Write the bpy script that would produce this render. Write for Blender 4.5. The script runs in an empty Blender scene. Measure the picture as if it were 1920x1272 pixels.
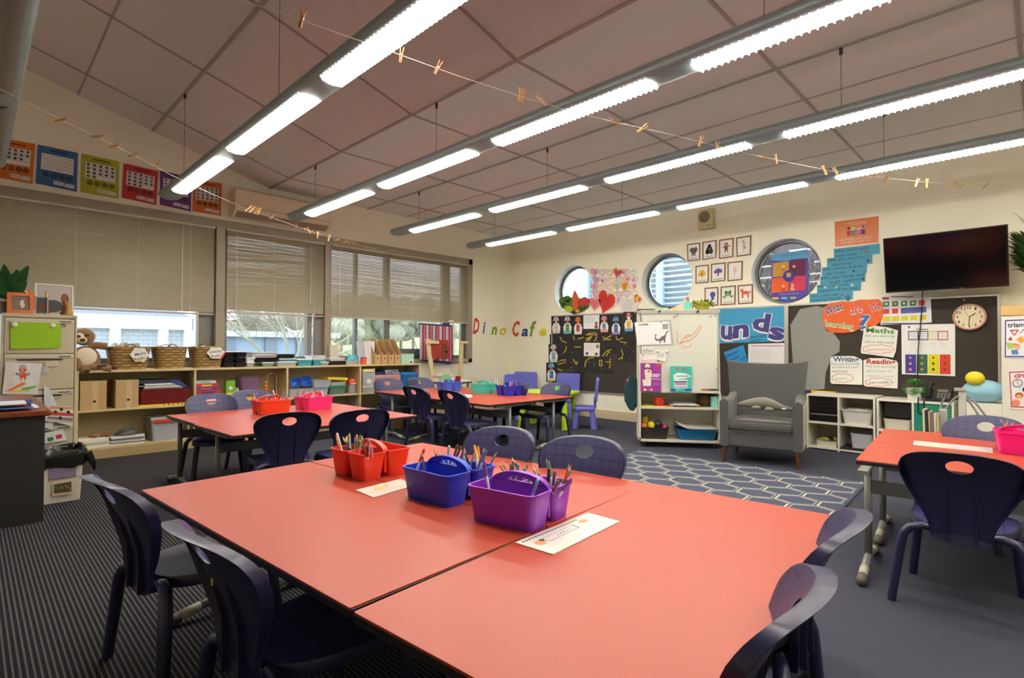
EXPO = 0.58
LAMPE = 27.0
import bpy, bmesh, math, random
from mathutils import Vector as V, Matrix, noise
random.seed(7)
SC = bpy.context.scene
COL = SC.collection
# ------------------------------------------------------------------ camera model (1920x1272)
FPX, YAW, PIT, ROL, EYE = 1009.2, .7795, .01641, .0039, V((0, 0, 1.05))
_F0 = V((-math.sin(YAW), math.cos(YAW), 0)); _R0 = V((math.cos(YAW), math.sin(YAW), 0)); _Z = V((0, 0, 1))
CF = _F0*math.cos(PIT)+_Z*math.sin(PIT); _U0 = _Z*math.cos(PIT)-_F0*math.sin(PIT)
CR = _R0*math.cos(ROL)+_U0*math.sin(ROL); CU = _U0*math.cos(ROL)-_R0*math.sin(ROL)
def ray(u, v): return CF+CR*((u-960)/FPX)+CU*((636-v)/FPX)
def onz(u, v, z=0.): d = ray(u, v); return EYE+d*((z-EYE.z)/d.z)
def onx(u, v, x): d = ray(u, v); return EYE+d*(x/d.x)
def ony(u, v, y): d = ray(u, v); return EYE+d*(y/d.y)
def onplane(u, v, p, n): d = ray(u, v); return EYE+d*((p-EYE).dot(n)/d.dot(n))
XA, YB, ZC = -6.65, 6.70, 2.97          # window wall, back wall, flat ceiling
XR, YF = 2.4, -2.4                      # unseen walls
PI = math.pi
# ------------------------------------------------------------------ materials
_mats = {}
def lin(c): return tuple((x/12.92 if x <= .04045 else ((x+.055)/1.055)**2.4) for x in (c[0]/255, c[1]/255, c[2]/255))
def newmat(name):
    m = bpy.data.materials.new(name); m.use_nodes = True
    nt = m.node_tree; b = nt.nodes['Principled BSDF']
    return m, nt, b
def mat(c, rough=.5, metal=0., var=.06, scale=30., bump=0., emit=0., spec=.5, alpha=1., coat=0., sheen=0., trans=0.):
    key = (tuple(c), rough, metal, var, scale, bump, emit, spec, alpha, coat, sheen, trans)
    if key in _mats: return _mats[key]
    m, nt, b = newmat('m_%d_%d_%d_%d' % (c[0], c[1], c[2], len(_mats)))
    L = lin(c)
    b.inputs['Roughness'].default_value = rough; b.inputs['Metallic'].default_value = metal
    b.inputs['Specular IOR Level'].default_value = spec
    b.inputs['Coat Weight'].default_value = coat
    b.inputs['Sheen Weight'].default_value = sheen
    b.inputs['Transmission Weight'].default_value = trans
    if alpha < 1: b.inputs['Alpha'].default_value = alpha
    tc = nt.nodes.new('ShaderNodeTexCoord'); n = nt.nodes.new('ShaderNodeTexNoise')
    n.inputs['Scale'].default_value = scale; n.inputs['Detail'].default_value = 2
    nt.links.new(tc.outputs['Object'], n.inputs['Vector'])
    r = nt.nodes.new('ShaderNodeMix'); r.data_type = 'RGBA'
    r.inputs[6].default_value = (*[x*(1-var) for x in L], 1); r.inputs[7].default_value = (*[min(1, x*(1+var)) for x in L], 1)
    nt.links.new(n.outputs['Fac'], r.inputs[0]); nt.links.new(r.outputs[2], b.inputs['Base Color'])
    if bump:
        bp = nt.nodes.new('ShaderNodeBump'); bp.inputs['Strength'].default_value = bump; bp.inputs['Distance'].default_value = .004
        nt.links.new(n.outputs['Fac'], bp.inputs['Height']); nt.links.new(bp.outputs['Normal'], b.inputs['Normal'])
    if emit:
        b.inputs['Emission Color'].default_value = (*L, 1); b.inputs['Emission Strength'].default_value = emit
    _mats[key] = m
    return m
def glassmat(name, tint=(1, 1, 1), gloss=.07, rough=.0):
    m, nt, b = newmat(name); nt.nodes.remove(b)
    o = nt.nodes['Material Output']; t = nt.nodes.new('ShaderNodeBsdfTransparent'); t.inputs[0].default_value = (*tint, 1)
    g = nt.nodes.new('ShaderNodeBsdfGlossy'); g.inputs['Roughness'].default_value = rough
    x = nt.nodes.new('ShaderNodeMixShader'); lw = nt.nodes.new('ShaderNodeFresnel'); lw.inputs[0].default_value = 1.0+gloss*6
    nt.links.new(lw.outputs[0], x.inputs[0]); nt.links.new(t.outputs[0], x.inputs[1]); nt.links.new(g.outputs[0], x.inputs[2])
    nt.links.new(x.outputs[0], o.inputs[0]); return m
def plasticclear(name, c, fac=.55):
    m, nt, b = newmat(name); o = nt.nodes['Material Output']
    b.inputs['Base Color'].default_value = (*lin(c), 1); b.inputs['Roughness'].default_value = .25
    t = nt.nodes.new('ShaderNodeBsdfTransparent'); x = nt.nodes.new('ShaderNodeMixShader')
    n = nt.nodes.new('ShaderNodeTexNoise'); n.inputs['Scale'].default_value = 15
    mr = nt.nodes.new('ShaderNodeMapRange'); mr.inputs[3].default_value = fac-.08; mr.inputs[4].default_value = fac+.08
    nt.links.new(n.outputs['Fac'], mr.inputs[0]); nt.links.new(mr.outputs[0], x.inputs[0])
    nt.links.new(t.outputs[0], x.inputs[1]); nt.links.new(b.outputs[0], x.inputs[2]); nt.links.new(x.outputs[0], o.inputs[0])
    return m
# ------------------------------------------------------------------ objects
def wm(o):
    M = o.matrix_basis.copy()
    while o.parent: o = o.parent; M = o.matrix_basis @ M
    return M
def tag(o, label=None, cat=None, group=None, kind=None):
    if label: o['label'] = label
    if cat: o['category'] = cat
    if group: o['group'] = group
    if kind: o['kind'] = kind
    return o
def thing(name, label, cat, loc=(0, 0, 0), rz=0., group=None):
    o = bpy.data.objects.new(name, None); COL.objects.link(o)
    o.location = loc; o.rotation_euler = (0, 0, rz); o.empty_display_size = .05
    return tag(o, label, cat, group)
def copytree(o, parent=None):
    c = o.copy(); COL.objects.link(c)
    if parent is not None: c.parent = parent
    for ch in list(o.children): copytree(ch, c)
    return c
def dup(root, loc, rz=0., label=None, group=None):
    r = copytree(root); r.location = loc; r.rotation_euler = (0, 0, rz)
    if label: r['label'] = label
    if group: r['group'] = group
    return r
def frame(o=(0, 0, 0), rz=0.): return Matrix.Translation(V(o)) @ Matrix.Rotation(rz, 4, 'Z')
class MB:
    def __init__(s, m=None): s.v = []; s.f = []; s.mi = []; s.ms = []; s.cur = 0; s.T = None; s.sm = []; s.smooth = False; s.use(m or mat((200, 200, 200)))
    def use(s, m):
        if m not in s.ms: s.ms.append(m)
        s.cur = s.ms.index(m); return s
    def add(s, vs, fs):
        b = len(s.v)
        for p in vs:
            p = V(p); s.v.append(s.T @ p if s.T else p)
        for f in fs: s.f.append([b+i for i in f]); s.mi.append(s.cur); s.sm.append(s.smooth)
        return s
    def box(s, x0, x1, y0, y1, z0, z1):
        return s.add([(x0, y0, z0), (x1, y0, z0), (x1, y1, z0), (x0, y1, z0), (x0, y0, z1), (x1, y0, z1), (x1, y1, z1), (x0, y1, z1)],
                     [(0, 3, 2, 1), (4, 5, 6, 7), (0, 1, 5, 4), (1, 2, 6, 5), (2, 3, 7, 6), (3, 0, 4, 7)])
    def rings(s, R, cap0=True, cap1=True, closed=True):
        n = len(R[0]); vs = [p for r in R for p in r]; fs = []
        for k in range(len(R)-1):
            for i in range(n if closed else n-1):
                j = (i+1) % n; fs.append((k*n+i, k*n+j, (k+1)*n+j, (k+1)*n+i))
        if cap0: fs.append(tuple(range(n-1, -1, -1)))
        if cap1: fs.append(tuple((len(R)-1)*n+i for i in range(n)))
        return s.add(vs, fs)
    def tube(s, pts, r, n=8, caps=True, sq=1., up=(0, 0, 1)):
        pts = [V(p) for p in pts]; R = []; rr = r if isinstance(r, (list, tuple)) else [r]*len(pts)
        prev = None
        for i, p in enumerate(pts):
            d = (pts[min(i+1, len(pts)-1)]-pts[max(i-1, 0)]).normalized()
            if prev is None:
                a = V(up) if abs(d.dot(V(up))) < .95 else V((1, 0, 0)); x = d.cross(a).normalized()
            else: x = (prev-d*prev.dot(d)).normalized()
            prev = x; y = d.cross(x)
            R.append([p+x*(math.cos(2*PI*(k+.5)/n)*rr[i])+y*(math.sin(2*PI*(k+.5)/n)*rr[i]*sq) for k in range(n)])
        return s.rings(R, caps, caps)
    def lathe(s, prof, n=16, c=(0, 0, 0), axis=None, cap0=True, cap1=True):
        c = V(c); R = []
        for (r, h) in prof: R.append([c+V((math.cos(2*PI*k/n)*r, math.sin(2*PI*k/n)*r, h)) for k in range(n)])
        return s.rings(R, cap0, cap1)
    def cyl(s, p0, p1, r0, r1=None, n=12): return s.tube([p0, p1], [r0, r0 if r1 is None else r1], n)
    def ell(s, c, r, n=12, m=8, rot=None):
        c = V(c); R = []; rot = rot or Matrix.Identity(3)
        for j in range(m+1):
            t = PI*j/m; q = max(math.sin(t), .02)
            R.append([c+rot @ V((r[0]*q*math.cos(2*PI*k/n), r[1]*q*math.sin(2*PI*k/n), -r[2]*math.cos(t))) for k in range(n)])
        return s.rings(R)
    def prism(s, poly, off):
        poly = [V(p) for p in poly]; off = V(off); n = len(poly)
        vs = poly+[p+off for p in poly]
        return s.add(vs, [tuple(range(n-1, -1, -1)), tuple(range(n, 2*n))]+[(i, (i+1) % n, n+(i+1) % n, n+i) for i in range(n)])
    def flat(s, poly): return s.add(poly, [tuple(range(len(poly)))])
    def rbin(s, x0, x1, y0, y1, z0, z1, tap=.01, t=.003, rc=.02, lip=.004, n=4):
        # open tapered bin with rounded corners, wall thickness and lip
        def ring(ins, z, rcc):
            a0, a1, b0, b1 = x0+ins, x1-ins, y0+ins, y1-ins; rcc = max(.001, min(rcc, (a1-a0)/2-.0005, (b1-b0)/2-.0005)); P = []
            for cx, cy, st in ((a1-rcc, b1-rcc, 0), (a0+rcc, b1-rcc, 1), (a0+rcc, b0+rcc, 2), (a1-rcc, b0+rcc, 3)):
                for k in range(n+1):
                    a = PI/2*(st+k/n); P.append((cx+rcc*math.cos(a), cy+rcc*math.sin(a), z))
            return P
        return s.rings([ring(tap, z0, rc), ring(0, z1-.006, rc), ring(-lip, z1-.006, rc+lip), ring(-lip, z1, rc+lip), ring(t, z1, rc), ring(t+tap, z0+t, rc)])
    def rbox(s, x0, x1, y0, y1, z0, z1, rc=.01, n=4, e=.003):
        def ring(ins, z):
            a0, a1, b0, b1 = x0+ins, x1-ins, y0+ins, y1-ins; q = max(.0005, rc-ins); P = []
            for cx, cy, st in ((a1-q, b1-q, 0), (a0+q, b1-q, 1), (a0+q, b0+q, 2), (a1-q, b0+q, 3)):
                for k in range(n+1):
                    a = PI/2*(st+k/n); P.append((cx+q*math.cos(a), cy+q*math.sin(a), z))
            return P
        return s.rings([ring(e, z0), ring(0, z0+e), ring(0, z1-e), ring(e, z1)])
    def build(s, name, parent=None, world=False, bevel=0., sub=0, smooth=None, shade=None):
        vs = s.v
        me = bpy.data.meshes.new(name)
        loc = None
        if parent is not None:
            if world:
                I = wm(parent).inverted(); vs = [I @ p for p in vs]
        else:
            lo = [min(p[i] for p in vs) for i in range(3)]; hi = [max(p[i] for p in vs) for i in range(3)]
            loc = V(((lo[0]+hi[0])/2, (lo[1]+hi[1])/2, lo[2])); vs = [p-loc for p in vs]
        me.from_pydata([tuple(p) for p in vs], [], s.f)
        for m in s.ms: me.materials.append(m)
        for i, p in enumerate(me.polygons):
            p.material_index = s.mi[i]; p.use_smooth = s.sm[i] if smooth is None else smooth
        me.update()
        bm = bmesh.new(); bm.from_mesh(me); bmesh.ops.recalc_face_normals(bm, faces=bm.faces); bm.to_mesh(me); bm.free()
        o = bpy.data.objects.new(name, me); COL.objects.link(o)
        if parent is not None: o.parent = parent
        if loc is not None: o.location = loc
        if bevel:
            b = o.modifiers.new('b', 'BEVEL'); b.width = bevel; b.segments = 2; b.limit_method = 'ANGLE'; b.angle_limit = .7
            for p in me.polygons: p.use_smooth = True
            w = o.modifiers.new('w', 'WEIGHTED_NORMAL'); w.keep_sharp = False
        if sub: q = o.modifiers.new('s', 'SUBSURF'); q.levels = q.render_levels = sub
        if smooth and not bevel and not sub:
            try: me.shade_auto = True
            except Exception: pass
            ang = shade if shade else .9
            bm = bmesh.new(); bm.from_mesh(me)
            for e in bm.edges:
                if len(e.link_faces) == 2 and e.calc_face_angle(0) > ang: e.smooth = False
            bm.to_mesh(me); bm.free()
        return o
def struct(name, mb, **k): return tag(mb.build(name, **k), kind='structure')
# ------------------------------------------------------------------ lettering and flat printed artwork on a plane
_txt = {}
def textmesh(s, bold=0., shear=0.):
    k = (s, bold, shear)
    if k not in _txt:
        cu = bpy.data.curves.new('t', 'FONT'); cu.body = s; cu.resolution_u = 2; cu.offset = bold; cu.shear = shear
        ob = bpy.data.objects.new('t', cu); me = bpy.data.meshes.new_from_object(ob)
        vs = [(v.co.x, v.co.y) for v in me.vertices]; fs = [tuple(p.vertices) for p in me.polygons]
        bpy.data.objects.remove(ob); bpy.data.curves.remove(cu); bpy.data.meshes.remove(me)
        if vs:
            x0 = min(a for a, b in vs); x1 = max(a for a, b in vs)
        else: x0, x1 = 0, 1
        _txt[k] = ([((a-x0)/max(x1-x0, 1e-6), b) for a, b in vs], fs)
    return _txt[k]
class Art(MB):
    """flat artwork; P maps 2D coords (photo pixels or local units) to the plane, n is the outward normal"""
    def __init__(s, P, n, m=None, e=.0008): super().__init__(m); s.P = P; s.n = V(n); s.e = e; s.k = 0; s.z = 0
    def card(s, poly, m, th=.002):
        s.use(m); s.prism([s.P(*p) for p in poly], s.n*th); s.z = th; s.k = 0; return s
    def lay(s): s.k += 1; return s
    def off(s): return s.n*(s.z+s.e*s.k)
    def poly(s, pts, c):
        s.use(c if not isinstance(c, tuple) else mat(c, .7)); o = s.off(); s.flat([s.P(*p)+o for p in pts]); return s
    def rect(s, x0, y0, x1, y1, c): return s.poly([(x0, y0), (x1, y0), (x1, y1), (x0, y1)], c)
    def disc(s, x, y, rx, ry, c, n=16, a0=0, a1=2*PI): return s.poly([(x+rx*math.cos(a0+(a1-a0)*i/n), y+ry*math.sin(a0+(a1-a0)*i/n)) for i in range(n)], c)
    def line(s, pts, w, c):
        s.use(c if not isinstance(c, tuple) else mat(c, .7)); o = s.off()
        for a, b in zip(pts[:-1], pts[1:]):
            dx, dy = b[0]-a[0], b[1]-a[1]; L = math.hypot(dx, dy) or 1; ox, oy = -dy/L*w/2, dx/L*w/2; ex, ey = dx/L*w*.3, dy/L*w*.3
            s.flat([s.P(a[0]+ox-ex, a[1]+oy-ey)+o, s.P(b[0]+ox+ex, b[1]+oy+ey)+o, s.P(b[0]-ox+ex, b[1]-oy+ey)+o, s.P(a[0]-ox-ex, a[1]-oy-ey)+o])
        return s
    def text(s, t, x0, y0, x1, y1, h, c, bold=0., shear=0., up=None):
        # baseline (x0,y0)->(x1,y1), cap height h in the 2D units (y down by default)
        vs, fs = textmesh(t, bold, shear); s.use(c if not isinstance(c, tuple) else mat(c, .7)); o = s.off()
        ux, uy = up or (0, -h/.7)
        return s.add([s.P(x0+(x1-x0)*a+ux*b, y0+(y1-y0)*a+uy*b)+o for a, b in vs], fs)
def scrawl(A, x0, y0, x1, y1, h, c, w=None, n=None):
    n = n or max(6, int(abs(x1-x0)/max(h, 1e-6)*3)); random.seed(int(abs(x0)*7+n))
    A.line([(x0+(x1-x0)*i/n, y0+(y1-y0)*i/n-(h*random.uniform(.3, 1) if i % 2 else 0)) for i in range(n+1)], w or h*.16, c)
def quadP(tl, tr, br, bl):
    """bilinear map of the unit square (x right, y down) on a px quad"""
    def q(a, b): return ((tl[0]*(1-a)+tr[0]*a)*(1-b)+(bl[0]*(1-a)+br[0]*a)*b, (tl[1]*(1-a)+tr[1]*a)*(1-b)+(bl[1]*(1-a)+br[1]*a)*b)
    return q
def wallB(y=YB-.004): return lambda u, v: ony(u, v, y)
def wallA(x=XA+.004): return lambda u, v: onx(u, v, x)
NB = (0, -1, 0); NA = (1, 0, 0)
def quadArt(P, n, tl, tr, br, bl, base, th=.002, e=.0008):
    """a rectangular poster: unit square coordinates on the plane, card behind"""
    W = [P(*p) for p in (tl, tr, br, bl)]
    def U(a, b): return (W[0]*(1-a)+W[1]*a)*(1-b)+(W[3]*(1-a)+W[2]*a)*b
    A = Art(U, n, e=e); A.card([(0, 0), (1, 0), (1, 1), (0, 1)], base, th); A.k = 1
    return A
def heart(x, y, w, h, rot=0., n=20):
    P = []
    for i in range(n):
        t = 2*PI*i/n; a = 16*math.sin(t)**3/16; b = -(13*math.cos(t)-5*math.cos(2*t)-2*math.cos(3*t)-math.cos(4*t))/14
        P.append((x+(a*math.cos(rot)-b*math.sin(rot))*w/2, y+(a*math.sin(rot)+b*math.cos(rot))*h/2))
    return P
def star(x, y, r, n=5, q=.42, rot=-PI/2): return [(x+math.cos(rot+PI*i/n)*(r if i % 2 == 0 else r*q), y+math.sin(rot+PI*i/n)*(r if i % 2 == 0 else r*q)) for i in range(2*n)]
# ------------------------------------------------------------------ camera, world
cam = bpy.data.cameras.new('camera'); co = bpy.data.objects.new('camera', cam); COL.objects.link(co)
cam.sensor_width = 36; cam.sensor_fit = 'HORIZONTAL'; cam.lens = 36*FPX/1920; cam.clip_start = .02; cam.clip_end = 300
Mc = Matrix((CR, CU, -CF)).transposed().to_4x4(); Mc.translation = EYE; co.matrix_world = Mc; SC.camera = co
w = bpy.data.worlds.new('world'); SC.world = w; w.use_nodes = True
nt = w.node_tree; bg = nt.nodes['Background']
tc = nt.nodes.new('ShaderNodeTexCoord'); sx = nt.nodes.new('ShaderNodeSeparateXYZ'); nt.links.new(tc.outputs['Generated'], sx.inputs[0])
cr = nt.nodes.new('ShaderNodeValToRGB'); nt.links.new(sx.outputs['Z'], cr.inputs[0])
cr.color_ramp.elements[0].position = .0; cr.color_ramp.elements[0].color = (.93, .97, 1, 1)
cr.color_ramp.elements[1].position = .6; cr.color_ramp.elements[1].color = (.90, .95, 1, 1)
nt.links.new(cr.outputs[0], bg.inputs[0]); bg.inputs[1].default_value = 2.1
vs_ = SC.view_settings; vs_.view_transform = 'Standard'; vs_.look = 'None'; vs_.gamma = 1; vs_.exposure = EXPO; vs_.use_curve_mapping = False
SC.display_settings.display_device = 'sRGB'
# ------------------------------------------------------------------ floor
m, nt, b = newmat('carpet'); N = nt.nodes; Lk = nt.links
tc = N.new('ShaderNodeTexCoord'); sp = N.new('ShaderNodeSeparateXYZ'); Lk.new(tc.outputs['Object'], sp.inputs[0])
def mth(op, a, bv=None, c=None):
    n = N.new('ShaderNodeMath'); n.operation = op
    for i, x in enumerate((a, bv, c)):
        if x is None: continue
        if isinstance(x, (int, float)): n.inputs[i].default_value = x
        else: Lk.new(x, n.inputs[i])
    return n.outputs[0]
fr = mth('FRACT', mth('MULTIPLY', sp.outputs['Y'], 1/.0165))
st = mth('GREATER_THAN', fr, .62)
fx = mth('FRACT', mth('MULTIPLY', sp.outputs['X'], 1/.012)); dx = mth('GREATER_THAN', fx, .35)
far = N.new('ShaderNodeMapRange'); Lk.new(sp.outputs['Y'], far.inputs[0]); far.inputs[1].default_value = 1.3; far.inputs[2].default_value = 2.0
nz = N.new('ShaderNodeTexNoise'); nz.inputs['Scale'].default_value = 160; Lk.new(tc.outputs['Object'], nz.inputs[0])
mk = mth('MULTIPLY', st, mth('MULTIPLY_ADD', nz.outputs[0], .8, .5))
mx = N.new('ShaderNodeMix'); mx.data_type = 'RGBA'; mx.inputs[6].default_value = (.017, .017, .026, 1); mx.inputs[7].default_value = (.115, .105, .10, 1)
Lk.new(mk, mx.inputs[0]); Lk.new(mx.outputs[2], b.inputs['Base Color']); b.inputs['Roughness'].default_value = .95; b.inputs['Specular IOR Level'].default_value = .1
bp = N.new('ShaderNodeBump'); bp.inputs['Strength'].default_value = .4; bp.inputs['Distance'].default_value = .003; Lk.new(nz.outputs[0], bp.inputs['Height']); Lk.new(bp.outputs[0], b.inputs['Normal'])
CARPET = m
# plain blue-grey carpet tiles further into the room
PLAIN, nt, b = newmat('carpet_plain'); N = nt.nodes; Lk = nt.links
tc = N.new('ShaderNodeTexCoord'); sp = N.new('ShaderNodeSeparateXYZ'); Lk.new(tc.outputs['Object'], sp.inputs[0])
nz = N.new('ShaderNodeTexNoise'); nz.inputs['Scale'].default_value = 220; Lk.new(tc.outputs['Object'], nz.inputs[0])
st = mth('GREATER_THAN', mth('FRACT', mth('MULTIPLY', sp.outputs['Y'], 1/.0085)), .5)
mx = N.new('ShaderNodeMix'); mx.data_type = 'RGBA'; mx.inputs[6].default_value = (.030, .032, .050, 1); mx.inputs[7].default_value = (.072, .075, .098, 1)
Lk.new(mth('MULTIPLY', mth('ADD', st, nz.outputs[0]), .55), mx.inputs[0]); Lk.new(mx.outputs[2], b.inputs['Base Color']); b.inputs['Roughness'].default_value = .95; b.inputs['Specular IOR Level'].default_value = .1
fl = MB(CARPET); fl.box(XA-.2, XR, YF, YB+.2, -.1, -.02)
fl.flat([(XA, YF, 0), (XR, YF, 0), (XR, 1.62, 0), (-1.2, 1.62, 0), (-1.2, 2.0, 0), (XA, 2.0, 0)])
fl.use(PLAIN); fl.flat([(XA, 2.0, 0), (-1.2, 2.0, 0), (-1.2, 1.62, 0), (XR, 1.62, 0), (XR, YB, 0), (XA, YB, 0)])
struct('floor', fl)
# ------------------------------------------------------------------ walls
WALLC = mat((244, 240, 220), .75, var=.02, scale=4, bump=.05)
CEILC = mat((226, 222, 220), .9, var=.05, scale=240, bump=.35)
SL = .285
def zc(y): return ZC if y >= 2.55 else ZC+SL*(2.55-y)
# window wall: opening y -1.5..5.70, z .87..2.43
WY0, WY1, WZ0, WZ1 = -1.5, 5.72, .86, 2.44
wa = MB(WALLC)
def yz(poly, x0, x1): wa.prism([(x0, a, b) for a, b in poly], (x1-x0, 0, 0))
yz([(YF, 0), (YB, 0), (YB, WZ0), (YF, WZ0)], XA-.2, XA)
yz([(YF, WZ0), (WY0, WZ0), (WY0, WZ1), (YF, WZ1)], XA-.2, XA)
yz([(WY1, WZ0), (YB, WZ0), (YB, WZ1), (WY1, WZ1)], XA-.2, XA)
yz([(YF, WZ1), (YB, WZ1), (YB, ZC+.1), (2.55, ZC+.1), (YF, zc(YF)+.1)], XA-.2, XA)
struct('wall_left', wa)
# back wall with three round openings
RW = .387; RWC = [(-5.268, 1.972), (-3.666, 1.972), (-2.145, 1.957)]
wb = MB(WALLC); TB = .24
def wface(y):
    xs = []
    for cx, cz in RWC: xs.append((cx-.45, cx+.45))
    z0, z1 = 1.965-.45, 1.965+.45; x0, x1 = XA-.2, XR
    def rc(a, b, c, d): wb.flat([(a, y, c), (b, y, c), (b, y, d), (a, y, d)])
    rc(x0, x1, 0, z0); rc(x0, x1, z1, ZC+.1); p = x0
    for a, b in xs: rc(p, a, z0, z1); p = b
    rc(p, x1, z0, z1)
    n = 48
    for cx, cz in RWC:
        C1 = []; C2 = []
        for k in range(n):
            a = 2*PI*(k+.5)/n; c, s_ = math.cos(a), math.sin(a); q = .45/max(abs(c), abs(s_))
            C1.append((cx+RW*c, y, cz+RW*s_)); C2.append((cx+q*c, y, 1.965+q*s_))
        # snap the corners
        for k in range(n):
            j = (k+1) % n; poly = [C1[k], C1[j], C2[j], C2[k]]
            a1, a2 = C2[k], C2[j]
            if abs(a1[0]-a2[0]) > 1e-6 and abs(a1[2]-a2[2]) > 1e-6:
                X = cx+math.copysign(.45, a1[0]-cx+a2[0]-cx); Z_ = 1.965+math.copysign(.45, a1[2]-1.965+a2[2]-1.965)
                poly = [C1[k], C1[j], C2[j], (X, y, Z_), C2[k]]
            wb.flat(poly)
wface(YB); wface(YB+TB)
wb.add([(XA-.2, YB, 0), (XR, YB, 0), (XR, YB+TB, 0), (XA-.2, YB+TB, 0)], [(0, 1, 2, 3)])
struct('wall_back', wb)
REV = mat((236, 240, 242), .5, var=.01)
FRG = mat((120, 122, 120), .4, metal=.5); GLS = glassmat('window_glass', (.97, .99, 1), .07); RUB = mat((30, 32, 36), .6)
for i, (cx, cz) in enumerate(RWC):
    n = 48
    rv = MB(REV); ring = lambda r, y: [(cx+r*math.cos(2*PI*k/n), y, cz+r*math.sin(2*PI*k/n)) for k in range(n)]
    rv.rings([ring(RW, YB+TB+.01), ring(RW, YB), ring(RW-.006, YB-.004), ring(RW-.008, YB+TB+.01)], False, False)
    wn = struct('window_%d' % (i+4), rv, smooth=True)
    fr_ = MB(FRG); fr_.rings([ring(RW-.008, YB+.15), ring(RW-.008, YB+.12), ring(RW-.035, YB+.12), ring(RW-.035, YB+.16), ring(RW-.008, YB+.15)], False, False); fr_.build('window_frame', wn, True)
    sl = MB(RUB); sl.rings([ring(RW-.034, YB+.125), ring(RW-.043, YB+.13), ring(RW-.043, YB+.15), ring(RW-.034, YB+.15)], False, False); sl.build('seal', wn, True)
    g = MB(GLS); g.flat(ring(RW-.03, YB+.14)); g.build('window_pane', wn, True)
wf = MB(WALLC); wf.box(XA-.2, XR+.2, YF-.2, YF, 0, zc(YF)+.1); struct('wall_front', wf)
wr = MB(WALLC); wr.prism([(XR, YF, 0), (XR, YB+.2, 0), (XR, YB+.2, ZC+.1), (XR, 2.55, ZC+.1), (XR, YF, zc(YF)+.1)], (.2, 0, 0)); struct('wall_right', wr)
# ceiling panels and cover strips
ce = MB(CEILC)
ce.prism([(XA-.2, 2.55, ZC), (XA-.2, YB+.3, ZC), (XR+.2, YB+.3, ZC), (XR+.2, 2.55, ZC)], (0, 0, .1))
ce.prism([(XA-.2, YF-.2, zc(YF-.2)), (XA-.2, 2.55, ZC), (XR+.2, 2.55, ZC), (XR+.2, YF-.2, zc(YF-.2))], (0, 0, .1))
struct('ceiling', ce)
JT = mat((172, 160, 156), .7)
JX = mat((120, 104, 98), .7)
xs = [XA+.55+1.2*k for k in range(8)]
jt = MB(JT); h = .006
for x in xs:
    jt.prism([(x, 2.55, ZC-h), (x, YB, ZC-h), (x, YB, ZC+.01), (x, 2.55, ZC+.01)], (.022, 0, 0))
    jt.prism([(x, YF, zc(YF)-h), (x, 2.55, ZC-h), (x, 2.55, ZC+.01), (x, YF, zc(YF)+.01)], (.022, 0, 0))
for y in (.1, 1.335, 2.55, 3.87, 5.15):
    z = zc(y); jt.box(XA, XR, y-.012, y+.012, z-.008, z+.02)
for y in (.72, 1.94, 3.2, 4.5, 5.9):
    z = zc(y); jt.box(XA, XR, y-.007, y+.007, z-.005, z+.02)
struct('trim_1', jt)
# skirting and cornice on the back and window wall
SK = mat((206, 190, 160), .5)
bb = MB(SK); bb.box(XA, XR, YB-.015, YB, 0, .13); struct('baseboard_back', bb, bevel=.003)
bb = MB(SK); bb.box(XA, XA+.015, 4.55, YB-.015, 0, .13); struct('baseboard_left', bb, bevel=.003)
# ------------------------------------------------------------------ long windows
FRM = mat((150, 140, 120), .45, var=.03); FRM2 = mat((128, 122, 110), .4); SASH = mat((122, 124, 122), .35, metal=.6)
fm = MB(FRM)
fy = XA+.03
fm.box(XA-.12, fy, YF+.3, 5.78, 2.40, 2.49); fm.box(XA-.12, fy, YF+.3, 5.78, .815, .875)
fm.box(XA-.12, fy, 5.70, 5.78, .815, 2.49)
for a, b_ in ((1.955, 2.05), (3.245, 3.325)): fm.box(XA-.12, fy+.01, a, b_, .87, 2.42)
tr = struct('trim_2', fm, bevel=.004)
WINY = [(WY0, 1.955), (2.05, 3.245), (3.325, 5.70)]
for i, (a, b_) in enumerate(WINY):
    s_ = MB(SASH); x0, x1 = XA-.10, XA-.05
    s_.box(x0, x1, a, b_, .875, .93); s_.box(x0, x1, a, b_, 2.34, 2.40); s_.box(x0, x1, a, a+.05, .93, 2.34); s_.box(x0, x1, b_-.09, b_, .93, 2.34)
    if i == 1: s_.use(FRM2); s_.box(x0-.02, x1+.03, 3.04, 3.10, .875, 2.4); s_.box(x0, x1+.02, 3.15, 3.245, .875, 2.4)
    if i == 0: s_.box(x0, x1, .2, .25, .93, 2.34); s_.use(FRM2); s_.box(x0-.02, x1+.03, 1.80, 1.86, .875, 2.4)
    if i == 2:
        s_.box(x0, x1, 4.18, 4.27, .93, 2.34)
        s_.box(x0, x1+.02, 4.27, 5.36, .93, 1.03); s_.box(x0, x1+.02, 5.22, 5.36, .93, 2.34); s_.box(x0-.01, x1, 3.72, 3.76, .93, 2.34)
    wn = struct('window_%d' % (i+1), s_)
    g = MB(GLS); g.flat([(XA-.08, a, .88), (XA-.08, b_, .88), (XA-.08, b_, 2.4), (XA-.08, a, 2.4)]); g.build('window_pane', wn, True)
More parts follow.
